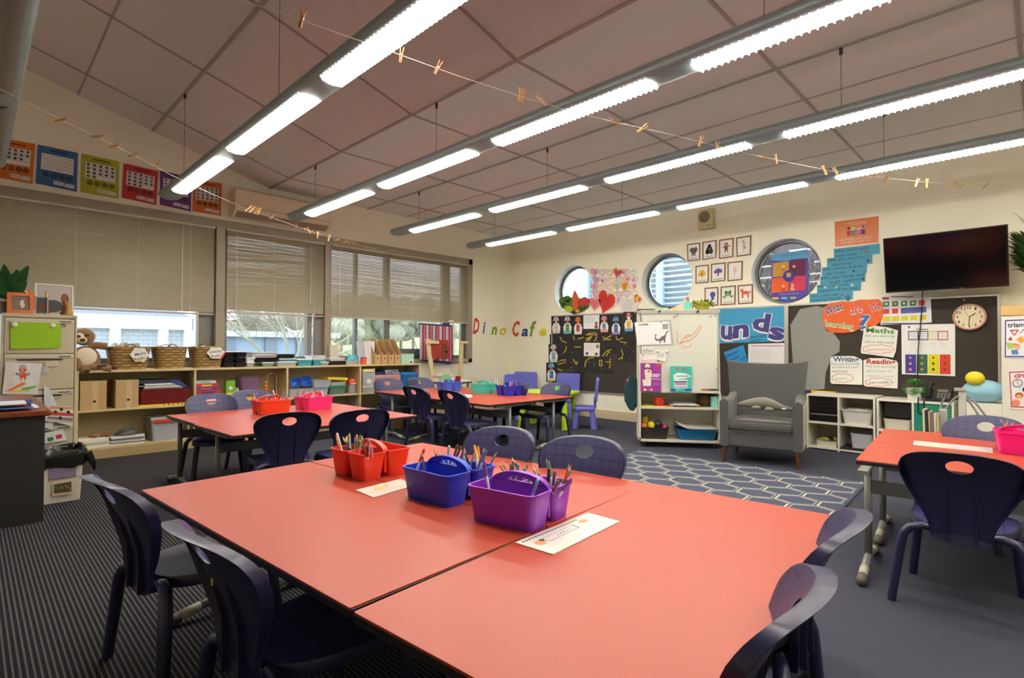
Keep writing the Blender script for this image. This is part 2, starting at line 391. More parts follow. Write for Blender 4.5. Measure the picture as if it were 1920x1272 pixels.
# ------------------------------------------------------------------ venetian blinds
SLAT = mat((158, 148, 124), .38, var=.03, scale=8)
RAIL = mat((188, 182, 166), .35)
CORD = mat((222, 216, 200), .7)
def blind(a, b_, zb, label, lads, chain, tilt=62, gap=0):
    t = thing('venetian_blind', label, 'blind', (XA+.02, (a+b_)/2, zb), group='venetian blinds over the long window')
    h_ = MB(RAIL); h_.box(XA+.005, XA+.035, a, b_, 2.375, 2.40); h_.build('head_rail', t, True, bevel=.003)
    bt = MB(RAIL); bt.box(XA+.008, XA+.032, a+.005, b_-.005, zb-.012, zb+.006); bt.build('bottom_rail', t, True, bevel=.003)
    s_ = MB(SLAT); s_.smooth = False; n = int((2.37-zb)/.0205)
    for i in range(n):
        z = 2.365-i*.0205; sag = random.uniform(-.0006, .0006)
        A = math.radians(tilt+random.uniform(-2.5, 2.5)); w_ = .0125; dx, dz = w_*math.cos(A), w_*math.sin(A)
        q = XA+.02; ys = [a+.008+(b_-a-.016)*k/6 for k in range(7)]
        for k in range(6):
            w1, w2 = [sag*math.sin(k_*1.3+i) for k_ in (k, k+1)]
            s_.add([(q-dx, ys[k], z+dz+w1), (q-dx, ys[k+1], z+dz+w2), (q+.003, ys[k+1], z+w2), (q+.003, ys[k], z+w1), (q+dx, ys[k+1], z-dz+w2), (q+dx, ys[k], z-dz+w1)], [(0, 1, 2, 3), (3, 2, 4, 5)])
    s_.build('slats', t, True)
    for y in lads: c = MB(CORD); c.cyl((XA+.0345, y, zb), (XA+.0345, y, 2.38), .0012, n=5); c.build('ladder_cord', t, True)
    for (y, z0) in chain:
        c = MB(mat((240, 240, 236), .3)); c.cyl((XA+.045, y, z0), (XA+.045, y, 2.37), .0015, n=5)
        z = z0
        while z < 2.1: c.ell((XA+.045, y, z), (.005, .005, .007), 6, 4); z += .028
        c.build('pull_cord', t, True)
blind(-1.5, 1.945, 1.415, 'wide closed venetian blind over the left window, above the cupboard and baskets', (.15, .72, 1.22, 1.7), ((1.62, 1.45),), 66)
blind(2.06, 3.24, 1.45, 'middle venetian blind between the two mullions, above the black trays', (2.6, 3.1), ((2.17, 1.47), (3.05, 1.6)), 62)
blind(3.33, 5.69, 1.447, 'venetian blind over the right window nearest the room corner', (4.15, 4.6, 5.0, 5.5), ((3.45, 1.5),), 57)
c = MB(mat((225, 225, 220), .4)); c.tube([(XA+.05, 5.35, 1.44), (XA+.05, 5.42, 1.1), (XA+.05, 5.42, 1.0)], .004, 6); c.ell((XA+.05, 5.42, .99), (.008, .008, .02), 6, 4)
c.ell((XA+.05, 5.32, 1.46), (.02, .06, .02), 8, 6)
tag(c.build('blind_cord'), 'white blind cord gathered in a knot and hanging at the right end of the window', 'cord')
# ------------------------------------------------------------------ suspended lights
HOUS = mat((150, 166, 170), .42, metal=.35, var=.03)
LAMP = mat((255, 247, 232), .5, emit=LAMPE, var=0)
LOUV = mat((250, 250, 245), .4, emit=3.0, var=0)
CAB = mat((60, 56, 54), .5)
rows = [(.10, 2.50), (1.335, 2.49), (2.55, 2.50), (3.87, 2.53), (5.15, 2.535)]
LS = [-5.56, -4.12, -2.67, -1.23, .21]
rl = ['nearest row of ceiling lights, unlit, cut by the top left corner', 'long suspended light running from above the number posters to the top of the picture',
      'long suspended light whose left end hangs in front of the air conditioner', 'long suspended light, second row out from the round window wall',
      'long suspended light closest to the wall with round windows']
for k, (y, z) in enumerate(rows):
    xe = -5.98
    t = thing('pendant_light', rl[k], 'light', (xe, y, z), group='rows of suspended lights')
    n = 14; prof = []
    for i in range(n):
        a = 2*PI*i/n; py = .095*math.cos(a); pz = .052*math.sin(a)
        if pz < 0: pz *= .8
        prof.append((py, pz))
    b_ = MB(HOUS); R = []
    for (x, s_) in ((xe, .45), (xe+.02, .8), (xe+.06, 1), (XR-.1, 1), (XR-.05, .6)): R.append([(x, y+py*s_, z+pz*s_) for py, pz in prof])
    b_.rings(R); b_.build('housing', t, True, smooth=True)
    for x0 in LS:
        x1 = x0+1.2
        d = MB(LAMP if k else mat((120, 116, 108), .4)); R = []
        w_ = .072
        for x, q in ((x0, .86), (x0+.03, 1.), (x1-.03, 1.), (x1, .86)):
            R.append([(x, y+w_*q*math.sin(aa), z-.010-.042*math.cos(aa)*(.9+.1*q)) for aa in [(-1.25+2.5*i/8) for i in range(9)]])
        d.rings(R, False, False, closed=False)
        # close the two short ends
        d.build('lamp_panel', t, True, smooth=True)
        lv = MB(LOUV if k else mat((70, 68, 66), .5)); m_ = 36
        for i in range(m_+1):
            x = x0+.01+(x1-x0-.02)*i/m_
            lv.prism([(x, y-.070, z-.03), (x, y-.055, z-.049), (x, y, z-.0575), (x, y+.055, z-.049), (x, y+.070, z-.03), (x, y+.06, z-.02), (x, y, z-.045), (x, y-.06, z-.02)], (.003, 0, 0))
        if k: lv.build('louvre', t, True)
    for x in (-5.44, -3.36, -.9, 1.4):
        zz = zc(y); c = MB(CAB); c.cyl((x, y, z+.04), (x, y, zz), .0018, n=5); c.cyl((x, y, zz-.05), (x, y, zz), .011, n=8); c.build('suspension_cable', t, True)
# ------------------------------------------------------------------ tables
RED, nt, b = newmat('red_laminate'); N = nt.nodes; Lk = nt.links
b.inputs['Roughness'].default_value = .37; b.inputs['Specular IOR Level'].default_value = .5
nz = N.new('ShaderNodeTexNoise'); nz.inputs['Scale'].default_value = 3; tc = N.new('ShaderNodeTexCoord'); Lk.new(tc.outputs['Object'], nz.inputs[0])
mx = N.new('ShaderNodeMix'); mx.data_type = 'RGBA'; mx.inputs[6].default_value = (.42, .052, .023, 1); mx.inputs[7].default_value = (.44, .056, .025, 1)
Lk.new(nz.outputs[0], mx.inputs[0]); Lk.new(mx.outputs[2], b.inputs['Base Color'])
EDGE = mat((30, 24, 28), .4); LEGM = mat((132, 132, 126), .42, metal=.3, var=.03); SLV = mat((176, 172, 156), .5); FOOT = mat((92, 86, 78), .6); BARM = mat((96, 97, 94), .4, metal=.3)
TH = .52
def table(cx, cy, rz, label, L=1.36, W=.672, off=0., group='red topped classroom tables'):
    """long side along local x; T legs at both short ends, offset in local y"""
    t = thing('classroom_table', label, 'table', (cx, cy, 0), rz, group)
    a = MB(RED); a.rbox(-L/2+.001, L/2-.001, -W/2+.001, W/2-.001, TH-.005, TH, .004, 2, .0005); a.build('tabletop', t)
    a = MB(EDGE); a.rbox(-L/2, L/2, -W/2, W/2, TH-.022, TH-.0045, .005, 2, .001); a.build('edge_band', t)
    for s in (-1, 1):
        x = s*(L/2-.045)
        g = MB(LEGM); g.smooth = True; g.tube([(x, off, .06), (x, off, TH-.02)], .0165, 14); g.smooth = False; g.box(x-.02, x+.02, off-.2, off+.2, TH-.04, TH-.022)
        lg = g.build('leg', t)
        q = MB(LEGM); q.smooth = True; q.tube([(x, off-.24, .022), (x, off-.1, .05), (x, off, .06), (x, off+.1, .05), (x, off+.26, .022)], .0165, 12); f_ = q.build('foot_bar', lg)
        for e in (-1, 1):
            q = MB(SLV); q.smooth = True; q.tube([(x, off+e*.14, .0425), (x, off+e*.21, .03)], .0185, 12); q.build('sleeve', lg)
            q = MB(FOOT); q.smooth = True; q.tube([(x, off+e*.21, .026), (x, off+e*.25, .0215), (x, off+e*.275, .02)], [.0205, .021, .016], 12); q.build('rubber_foot', lg)
    g = MB(BARM); g.box(-L/2+.05, L/2-.05, off-.012, off+.012, TH-.16, TH-.10); g.build('crossbar', t, bevel=.002)
    return t
def edge_table(c0, c1, left, label, W=.672, off=0., L=None):
    """c0->c1 a long edge, body lies to the left (+1) or right (-1) of it"""
    c0, c1 = V(c0), V(c1); d = (c1-c0); Ln = L or d.length; d.normalize(); n = V((-d.y, d.x))*left
    m_ = c0+d*Ln/2+n*W/2; return table(m_.x, m_.y, math.atan2(d.y, d.x), label, L=Ln, W=W, off=off*left)
# main cluster
def UD(a): return V((math.cos(a), math.sin(a)))
a1 = math.radians(4.0); q0 = V((-1.006, .553)); p0 = q0-UD(a1)*1.37
edge_table(p0, q0, 1, 'red table at the left front corner of the nearest group', L=1.37, W=.664)
nn = V((-math.sin(a1), math.cos(a1)))*.668
edge_table(p0+nn, q0+nn, 1, 'red table of the nearest group under the orange pencil caddy', L=1.37, W=.664)
a3 = math.radians(94.9); r0 = V((-.989, .550))
edge_table(r0, r0+UD(a3)*1.352, -1, 'red table of the nearest group with the name card, two chairs at its right side', L=1.352, W=.655)
# left cluster: long edges run along y
edge_table((-4.815, 1.086), (-4.86, 2.44), -1, 'red table of the left group on the window side', off=-.16, L=1.36, W=.683)
edge_table((-4.128, 1.092), (-4.18, 2.45), -1, 'red table of the left group on the aisle side, under the orange and pink caddies', off=-.02, L=1.365, W=.69)
# far cluster: long edges run along y
edge_table((-5.05, 3.405), (-3.66, 3.398), 1, 'red table of the far group at its front right, under the dark blue caddy', L=1.39, W=.64, off=0)
edge_table((-5.05, 4.052), (-3.655, 4.045), 1, 'red table of the far group at its back right, under the sticker chair', L=1.39, W=.62, off=.02)
edge_table((-5.72, 3.44), (-5.72, 4.70), -1, 'red table of the far group at its window end', L=1.27, W=.66)
# right cluster: long edges run along x
_d5 = UD(math.radians(5)); _n5 = V((-_d5.y, _d5.x)); _c5 = V((-.649, 3.006))
edge_table(_c5, _c5+_d5*1.37, 1, 'red table at the right edge, front one with a white strip on it', L=1.37, W=.66, off=-.28)
edge_table(_c5+_n5*.663, _c5+_n5*.663+_d5*1.37, 1, 'red table at the right edge, back one of the pair', L=1.37, W=.66, off=-.3)
# ------------------------------------------------------------------ chairs
NAVY, nt, b = newmat('navy_plastic'); N = nt.nodes; Lk = nt.links
b.inputs['Base Color'].default_value = (.020, .019, .068, 1); b.inputs['Roughness'].default_value = .34
nz = N.new('ShaderNodeTexNoise'); nz.inputs['Scale'].default_value = 5; tc = N.new('ShaderNodeTexCoord'); Lk.new(tc.outputs['Object'], nz.inputs[0])
mr = N.new('ShaderNodeMapRange'); mr.inputs[3].default_value = .31; mr.inputs[4].default_value = .33; Lk.new(nz.outputs[0], mr.inputs[0]); Lk.new(mr.outputs[0], b.inputs['Roughness'])
def gl(sock, p, w_=.05): return mth('LESS_THAN', mth('ABSOLUTE', mth('SUBTRACT', mth('FRACT', mth('MULTIPLY', sock, 1/p)), .5)), w_)
def navyg(ax):
    global N, Lk
    m, nt, b = newmat('navy_plastic_gridded_'+ax); N = nt.nodes; Lk = nt.links
    b.inputs['Base Color'].default_value = (.034, .035, .095, 1); b.inputs['Roughness'].default_value = .42
    tc = N.new('ShaderNodeTexCoord'); sp = N.new('ShaderNodeSeparateXYZ'); Lk.new(tc.outputs['Object'], sp.inputs[0])
    g_ = mth('MAXIMUM', gl(mth('ADD', sp.outputs['X'], .0212), .0425), gl(sp.outputs[ax], .0425))
    bp = N.new('ShaderNodeBump'); bp.inputs['Strength'].default_value = .9; bp.inputs['Distance'].default_value = .0015; bp.invert = True
    Lk.new(g_, bp.inputs['Height']); Lk.new(bp.outputs[0], b.inputs['Normal'])
    mx = N.new('ShaderNodeMix'); mx.data_type = 'RGBA'; mx.inputs[6].default_value = (.036, .038, .125, 1); mx.inputs[7].default_value = (.017, .018, .06, 1); Lk.new(g_, mx.inputs[0]); Lk.new(mx.outputs[2], b.inputs['Base Color'])
    return m
NAVYG = navyg('Z'); NAVYS = navyg('Y')
def back_outline(n=64):
    """half widths: list of (x,z) closed, star shaped about the hole"""
    P = []
    R_ = [(.0, .657), (.06, .655), (.12, .646), (.158, .632), (.185, .608), (.196, .576), (.192, .540), (.176, .495), (.152, .45), (.128, .405), (.108, .365), (.098, .33), (.094, .295), (.06, .285), (0, .283)]
    full = R_+[(-x, z) for x, z in R_[-2:0:-1]]
    return full
def by(x, z):
    t = (z-.30)/.345
    return -.012-.01*t-.154*max(t-.25, 0)**1.5+1.35*x*x*(.5+.5*t)
def make_chair(label):
    t = thing('school_chair', label, 'chair', group='navy plastic school chairs')
    full = back_outline(); hc = (0, .596); n = 72
    # resample outline by angle around the hole
    def hit(a):
        dx, dz = math.cos(a), math.sin(a); best = .1
        for i in range(len(full)):
            (x1, z1), (x2, z2) = full[i], full[(i+1) % len(full)]
            ex, ez = x2-x1, z2-z1; det = dx*(-ez)+dz*ex
            if abs(det) < 1e-9: continue
            rx, rz_ = x1-hc[0], z1-hc[1]; tt = (rx*(-ez)+rz_*ex)/det; uu = (dx*rz_-dz*rx)/det
            if tt > 0 and -1e-6 <= uu <= 1+1e-6: best = tt if best == .1 else min(best, tt)
        return best
    # angles placed denser towards the bottom corners
    angs = []
    for i in range(n): angs.append(2*PI*i/n)
    extra = [math.atan2(z-hc[1], x-hc[0]) % (2*PI) for x, z in full if z < .5]
    angs = sorted(set([round(a, 4) for a in angs+extra]))
    n = len(angs)
    R = []
    hole = [(hc[0]+.042*math.cos(a), hc[1]+.027*math.sin(a)) for a in angs]
    outs = [(hc[0]+hit(a)*math.cos(a), hc[1]+hit(a)*math.sin(a)) for a in angs]
    def P3(x, z, dy=0): return V((x, by(x, z)+dy, z))
    th = .006
    rings = [[P3(x, z, -th) for x, z in hole], [P3(x, z, 0) for x, z in hole]]
    for q in (.06, .2, .36, .52, .68, .84, .95): rings.append([P3(h_[0]+(o[0]-h_[0])*q, h_[1]+(o[1]-h_[1])*q) for h_, o in zip(hole, outs)])
    rings.append([P3(o[0], o[1], -.002) for o in outs])
    fl_ = []
    for (x, z) in outs:
        t_ = max(0., min(1., (z-.30)/.2)); fl_.append(.014+.018*t_)
    rings.append([P3(o[0]*1.004, o[1]+.001, -d) for o, d in zip(outs, fl_)])
    rings.append([P3(o[0]*.985, o[1]-.003, -d) for o, d in zip(outs, fl_)])
    for q in (.955, .8, .6, .4, .2): rings.append([P3(h_[0]+(o[0]-h_[0])*q, h_[1]+(o[1]-h_[1])*q, -th) for h_, o in zip(hole, outs)])
    rings.append(rings[0])
    m_ = MB(NAVYG); m_.smooth = True
    m_.rings(rings[:9], False, False); m_.use(NAVY); m_.rings(rings[8:], False, False)
    bo = m_.build('backrest', t, smooth=True, shade=.8)
    for x in (-.046, .046):
        rb = MB(NAVY); zs = [.285, .35, .42, .49, .53]
        rb.rings([[V((x-.004, by(x, z)-.004, z)), V((x+.004, by(x, z)-.004, z)), V((x+.002, by(x, z)-.004-w_, z)), V((x-.002, by(x, z)-.004-w_, z))] for z, w_ in zip(zs, (.02, .016, .013, .010, .002))])
        rb.build('rib', bo)
    # seat
    sm = MB(NAVYS); sm.smooth = True; ns = 40
    def so(a):
        c, s_ = math.cos(a), math.sin(a); y = .20+.19*math.copysign(abs(s_)**.62, s_)
        wd = .150+.035*max(0, min(1, (y-.02)/.25)); x = wd*math.copysign(abs(c)**.62, c); return x, y
    O = [so(2*PI*i/ns) for i in range(ns)]
    def seatz(x, y): return .335-.006*math.exp(-((x/.1)**2+((y-.18)/.1)**2))+.0-.010*max(0, (y-.30)/.09)**2
    R = [[V((x*q, .2+(y-.2)*q, seatz(x*q, .2+(y-.2)*q))) for x, y in O] for q in (.02, .25, .5, .75, .92, .985)]
    R2 = [R[-1], [V((x, y, seatz(x, y)-.006)) for x, y in O], [V((x, y, .300)) for x, y in O], [V((x*.975, .2+(y-.2)*.975, .300)) for x, y in O], [V((x*.95, .2+(y-.2)*.95, .322)) for x, y in O], [V((x*.02, .2+(y-.2)*.02, .322)) for x, y in O]]
    sm.rings(R, True, False); sm.use(NAVY); sm.rings(R2, False, True)
    # yoke joining seat and back
    sm.rings([[V((x, y, z)) for x in (-.096+.192*k/8 for k in range(9))]+[V((x, y2, z2)) for x in (.096-.192*k/8 for k in range(9))] for y, z, y2, z2 in ((-.020, .33, -.008, .33), (-.012, .296, .0, .31), (.03, .292, .03, .325))])
    sm.build('seat', t, smooth=True, shade=.8)
    for s in (-1, 1):
        l = MB(NAVY); l.smooth = True; l.tube([(s*.08, .02, .315), (s*.125, .01, .322), (s*.165, .0, .312), (s*.188, -.006, .28), (s*.200, -.012, .2), (s*.213, -.02, .1), (s*.226, -.028, 0)], [.016, .018, .020, .021, .0205, .019, .018], 8, sq=.85); l.build('leg', t, smooth=True, shade=1.2)
        l = MB(NAVY); l.smooth = True; l.tube([(s*.14, .31, .315), (s*.158, .335, .30), (s*.170, .345, .2), (s*.188, .365, 0)], [.017, .021, .0195, .017], 8, sq=.85); l.build('leg', t, smooth=True, shade=1.2)
    return t
HOLE = V((0, by(0, .596)-.003))
chair_specs = [
 # hole px (u,v), rotation (0 = sitter looks to +y)
 ((1798, 882), 0.02, 'navy chair at the right edge, its back to the viewer, tucked under the red table'),
 ((217, 930), 0.24, 'navy chair at the near left edge, its grey-lit seat seen from above'),
 ((395, 1033), 0.20, 'navy chair in the near left with a small yellow sticker on its back'),
 ((1587, 1003), PI/2+.12, 'navy chair right of the nearest tables, the farther of two side by side'),
 ((1489, 1160), PI/2+.08, 'navy chair in the bottom right foreground, cut by the picture edge'),
 ((940, 834), PI+.03, 'navy chair beyond the nearest tables, straight behind the blue caddy'),
 ((1080, 858), PI-.02, 'navy chair beyond the nearest tables, right next to the patterned rug'),
 ((543, 793), PI/2-.08, 'navy chair, back to the viewer, its hole showing the orange caddy on the left tables'),
 ((679, 787), PI/2+.0, 'navy chair, back to the viewer, just right of the pink caddy on the left tables'),
 ((403, 753), -PI/2+.0, 'navy chair on the window side of the left tables, left of the orange caddy'),
 ((474, 749.5), -PI/2+.0, 'navy chair on the window side of the left tables, mostly behind the orange caddy'),
 ((733, 726), -PI/2+.1, 'navy chair at the window end of the far tables, left of two'),
 ((789, 722), -PI/2+.05, 'navy chair at the window end of the far tables, beside the light blue caddy'),
 ((778, 736), -.25, 'navy chair turned sideways at the near side of the far tables, left of two'),
 ((848, 749), -.2, 'navy chair turned sideways at the near side of the far tables, right of two'),
 ((1037, 733), PI+.1, 'navy plastic chair with a round green sticker filling the hole of its back'),
 ((975, 727), PI-.2, 'navy plastic chair behind the dark blue caddy of the far table group'),
 ((1848, 806), PI, 'navy chair beyond the right edge tables, facing the viewer by the pink caddy'),
]
spots = {0: (-.24, 2.78, .05), 1: (-2.04, .405, .13), 2: (-1.335, .465, .07), 3: (-.445, 1.455, 1.70), 4: (-.405, .985, 1.70), 5: (-1.87, 1.76, 3.40), 6: (-1.41, 1.82, 3.45), 7: (-3.37, 1.41, 1.34), 8: (-3.20, 1.80, 1.41),
 9: (-4.83, 1.42, -1.70), 10: (-4.98, 1.80, -1.55), 11: (-5.80, 3.72, -1.68), 12: (-5.72, 4.15, -1.65), 13: (-4.58, 3.30, .05), 14: (-3.95, 3.27, .02), 15: (-3.92, 4.62, 3.25), 17: (-.27, 4.12, 2.9)}
chair0 = make_chair(chair_specs[0][2]); CH = []
for i, (px, rz, lb) in enumerate(chair_specs):
    if i in spots: loc = (spots[i][0], spots[i][1], 0); rz = spots[i][2]
    else: p = onz(px[0], px[1], .596); h_ = Matrix.Rotation(rz, 2) @ HOLE; loc = (p.x-h_.x, p.y-h_.y, 0)
    if i == 0: c = chair0; c.location = loc; c.rotation_euler = (0, 0, rz)
    else: c = dup(chair0, loc, rz, lb)
    CH.append(c)
def on_chair(c, x, z, dy): return wm(c) @ V((x, by(x, z)+dy, z))
# ------------------------------------------------------------------ long low shelf under the windows
SHF = -6.27
WOOD = mat((204, 184, 140), .5, var=.05, scale=12); WOODE = mat((176, 152, 108), .55, var=.05)
SY = [.71, 1.669, 2.627, 3.57, 4.496]; ST = .825
sh = thing('low_shelf', 'long beige open shelf under the windows, full of baskets, games and tubs', 'shelf', (SHF-.18, 2.6, 0))
b_ = MB(WOOD)
b_.box(XA+.001, SHF, SY[0]-.02, SY[4]+.01, ST-.022, ST); o_ = b_.build('shelf_top', sh, True, bevel=.002)
b_ = MB(WOOD); b_.box(XA+.001, XA+.012, SY[0], SY[4], .09, ST-.022); b_.build('back_panel', sh, True)
b_ = MB(WOODE); b_.box(SHF-.012, SHF-.002, SY[0]-.02, SY[4], .0, .085); b_.build('plinth', sh, True)
for i, y in enumerate(SY):
    b_ = MB(WOOD); b_.box(XA+.012, SHF-.001, y-.010, y+.010, 0, ST-.022); b_.build('divider', sh, True)
for a, c_ in zip(SY[:-1], SY[1:]):
    for z in (.086, .438): b_ = MB(WOOD); b_.box(XA+.012, SHF-.003, a+.01, c_-.01, z, z+.018); b_.build('shelf_board', sh, True)
ZM, ZB = .456, .104
def yat(u, v=700, x=SHF): return onx(u, v, x).y
def zat(u, v, x=SHF): return onx(u, v, x).z
def sb(u0, u1, v0, zb, xf=SHF-.02, dep=.25, vm=None):
    vm = vm or 700; y0, y1 = onx(u0, vm, xf).y, onx(u1, vm, xf).y; z1 = onx((u0+u1)/2, v0, xf).z
    return xf-dep, xf, y0, y1, zb, z1
# --- baskets
RAT = mat((176, 142, 84), .7, var=.25, scale=60, bump=.4); RATD = mat((96, 70, 34), .8); RATM = mat((146, 114, 62), .7, var=.2, scale=60)
def basket(u0, u1, v0, label, part_labels, xf=SHF-.03, dep=.26, tagd=None):
    x0, x1, y0, y1, z0, z1 = sb(u0, u1, v0, ST, xf, dep, 680)
    cx, cy = (x0+x1)/2, (y0+y1)/2; hx, hy = (x1-x0)/2, (y1-y0)/2; H_ = z1-z0
    t = thing('wicker_basket', label, 'basket', (cx, cy, ST), group='wicker book baskets')
    n = 56
    def ring(h, ins, wv=0, ph=0):
        k = .80+.20*h; P = []
        for i in range(n):
            a = 2*PI*i/n; c, s_ = math.cos(a), math.sin(a); q = .55
            r = 1+wv*(1 if (i//2+ph) % 2 else -1)
            P.append((cx+(hx*k*r-ins)*math.copysign(abs(c)**q, c), cy+(hy*k*r-ins)*math.copysign(abs(s_)**q, s_), z0+H_*h))
        return P
    b_ = MB(RAT); b_.use(RATD); b_.use(RATM); b_.use(RAT); R = [ring(0, .0)]; m_ = 8
    for j in range(m_):
        R.append(ring((j+.15)/m_, 0, .0, j)); R.append(ring((j+.5)/m_, 0, .04, j)); R.append(ring((j+.85)/m_, 0, .0, j))
    R += [ring(1, -.004), ring(1.02, .004), ring(1, .012), ring(.3, .012), ring(.06, .012)]
    f0 = len(b_.f); b_.rings(R); b_.use(RATD); b_.use(RAT)
    for j in range(m_):
        for i in range(n):
            kf = f0+(1+3*j+2)*n+i if j < m_-1 else -1
            if 0 <= kf < len(b_.mi): b_.mi[kf] = b_.ms.index(RATD)
            if (i//2+j) % 2:
                for w2 in (1, 2): b_.mi[f0+(3*j+w2)*n+i] = b_.ms.index(RATM)
    b_.build('basket_body', t, True, smooth=True, shade=1.0)
    for sx in (1, -1):
        b_ = MB(RATD); hx_ = cx+sx*(hx-.004); b_.tube([(hx_, cy-.05+.10*i/10, z0+H_+.005+.035*math.sin(PI*i/10)-.012) for i in range(11)], .0045, 6); b_.build('handle', t, True, smooth=True)
    if tagd:
        txt, (ta, tb, tc_, td), blob = tagd
        xq = x1+.012; A = Art(lambda u, v: onx(u, v, xq), NA)
        cu_, cv_ = (ta+tc_)/2, (tb+td)/2; ru, rv = (tc_-ta)/2, (td-tb)/2
        A.card([(cu_+ru*math.cos(2*PI*i/28)*(1+.09*math.cos(6*2*PI*i/28)), cv_+rv*math.sin(2*PI*i/28)*(1+.09*math.cos(6*2*PI*i/28))) for i in range(28)], mat((236, 234, 230), .6), .002)
        A.lay()
        for (s_, a, b2, c2, d2, h_) in txt: A.text(s_, a, b2, c2, d2, h_, (40, 40, 50), .01)
        if blob: A.lay(); A.poly(blob[0], blob[1])
        o_ = A.build('name_tag', t, True); o_['label'] = part_labels
    return t, (x0, x1, y0, y1, z0, z1)
PAPER = [(236, 236, 230), (210, 216, 226), (224, 206, 190), (180, 200, 214), (240, 226, 180), (196, 176, 186)]
def stand_books(bb_, n, group, label, zb, ztop, lean=.1, cat='book', cols=PAPER, name='book', along='y', t0=.006, t1=.012):
    x0, x1, y0, y1 = bb_
    for i in range(n):
        f_ = (i+.5)/n; c = cols[i % len(cols)]; th = random.uniform(t0, t1); h_ = (ztop-zb)*random.uniform(.86, 1.04)
        a = MB(mat(c, .6)); y = y0+(y1-y0)*f_; ln = lean*random.uniform(.5, 1.4)*(y1-y0)
        a.prism([(x0, y, zb), (x0, y+th, zb), (x0, y+th+ln, zb+h_), (x0, y+ln, zb+h_)], (x1-x0, 0, 0))
        tag(a.build(name), label, cat, group)
_, bx = basket(203, 286, 651, 'wicker basket of thin books with a Maths Books tag, beside the sloth toy', 'white cloud-shaped paper tag reading Maths Books',
   tagd=([('Maths', 253, 668, 273, 664, 5), ('Books', 251, 677, 271, 673, 5)], (245, 652, 278, 679), ([(256, 675.5), (266, 673.5), (266, 676.5), (258, 678)], (226, 210, 60))))
stand_books((bx[0]+.03, bx[1]-.05, bx[2]+.05, bx[3]-.08), 12, 'readers in the maths basket', 'thin reader standing in the Maths Books basket', ST+.03, bx[5]+.035, -.06)
_, bx = basket(290, 355, 651, 'wicker basket without a tag, middle of the three book baskets', None)
stand_books((bx[0]+.03, bx[1]-.05, bx[2]+.04, bx[3]-.05), 7, 'readers in the middle basket', 'thin reader standing in the untagged wicker basket', ST+.03, bx[5]+.012, -.04)
_, bx = basket(361, 424, 651, 'wicker basket with a Literacy Books tag next to the black trays', 'white cloud-shaped paper tag reading Literacy Books',
   tagd=([('Literacy', 393, 663, 416, 660, 5), ('Books', 396, 671, 413, 668.5, 5)], (389, 651, 421, 673), ([(413, 671), (421, 660), (423, 662), (416, 673)], (220, 60, 50))))
stand_books((bx[0]+.03, bx[1]-.05, bx[2]+.04, bx[3]-.05), 7, 'readers in the literacy basket', 'thin reader standing in the Literacy Books basket', ST+.03, bx[5]+.012, -.04, cols=[(236, 236, 230), (205, 210, 60), (120, 60, 120), (226, 226, 226)])
# --- trays and boxes along the shelf top
BLK = mat((26, 26, 30), .4); WHP = mat((232, 234, 236), .4); CLR = plasticclear('clear_plastic', (225, 230, 235), .42); TEAL = mat((60, 160, 180), .4); MINT = mat((170, 220, 200), .45)
def tray(u0, u1, v0, zb, m_, label, cat='tray', xf=SHF-.05, dep=.24, name='plastic_tray', inside=None, tap=.012, group=None, h=None):
    x0, x1, y0, y1, z0, z1 = sb(u0, u1, v0, zb, xf, dep, 680)
    if h: z1 = z0+h
    a = MB(m_); a.smooth = False; a.rbin(x0, x1, y0, y1, z0, z1, tap, .003, .02, .006)
    o_ = tag(a.build(name), label, cat, group)
    if inside:
        nm, im, lb, ct = inside; a = MB(im); random.seed(int(u0)); a.rbox(x0+.03, x1-.03, y0+.03, y1-.03, z0+.005, z1+.004, .01)
        tag(a.build(nm), lb, ct)
    return (x0, x1, y0, y1, z0, z1)
zt = ST
for c_, (u0, u1) in enumerate(((419, 441), (441, 464))):
    z = ST
    for k in range(3):
        zz = z+.055; a = tray(u0, u1, 600, z, BLK, 'black tray in the %s stack beside the Literacy Books basket, %s' % (('left', 'right')[c_], ('bottom one', 'middle one', 'top one')[k]), group='black meal trays', h=.052); z = zz
    a_ = MB(WHP); x0, x1, y0, y1 = a[0]-.004, a[1]+.006, a[2]-.003, a[3]+.003; a_.rbox(x0, x1, y0, y1, z-.001, z+.008, .02); tag(a_.build('tray_lid'), 'white lid on the %s stack of black trays' % ('left', 'right')[c_], 'lid')
def lidded(u0, u1, zb, h, m_, lid, label, cat='box', xf=SHF-.05, dep=.22, name='storage_box', group=None, lh=.012):
    x0, x1, y0, y1, z0, z1 = sb(u0, u1, 600, zb, xf, dep, 680)
    t = thing(name, label, cat, ((x0+x1)/2, (y0+y1)/2, zb), group=group)
    a = MB(m_); a.rbin(x0, x1, y0, y1, zb, zb+h-lh, .010, .003, .018, .003); a.build('box_body', t, True)
    if lid: a = MB(lid); a.rbox(x0-.006, x1+.006, y0-.006, y1+.006, zb+h-lh, zb+h, .02); a.build('lid', t, True)
    return zb+h
z = lidded(462, 478, ST, .055, CLR, WHP, 'clear box with white lid right of the black trays, lower')
z = lidded(461, 479, z, .05, WHP, WHP, 'white box on a clear box right of the black trays')
z = lidded(492, 514, ST, .05, mat((120, 150, 140), .5), WHP, 'grey-green box under the black tray in the middle of the shelf top')
tray(480, 520, 600, z, BLK, 'single black tray under two white ones in the middle of the shelf top', group='black meal trays', h=.052)
z += .053
for k in range(2): tray(472, 521, 600, z, WHP, 'shallow white tray, %s of the pair over a black tray' % ('lower', 'upper')[k], h=.03); z += .031
z = lidded(520, 557, ST, .055, CLR, WHP, 'long clear box below the upper black tray, mid shelf top')
z = lidded(524, 556, z, .035, TEAL, WHP, 'flat teal box with white lid stacked on a long clear box')
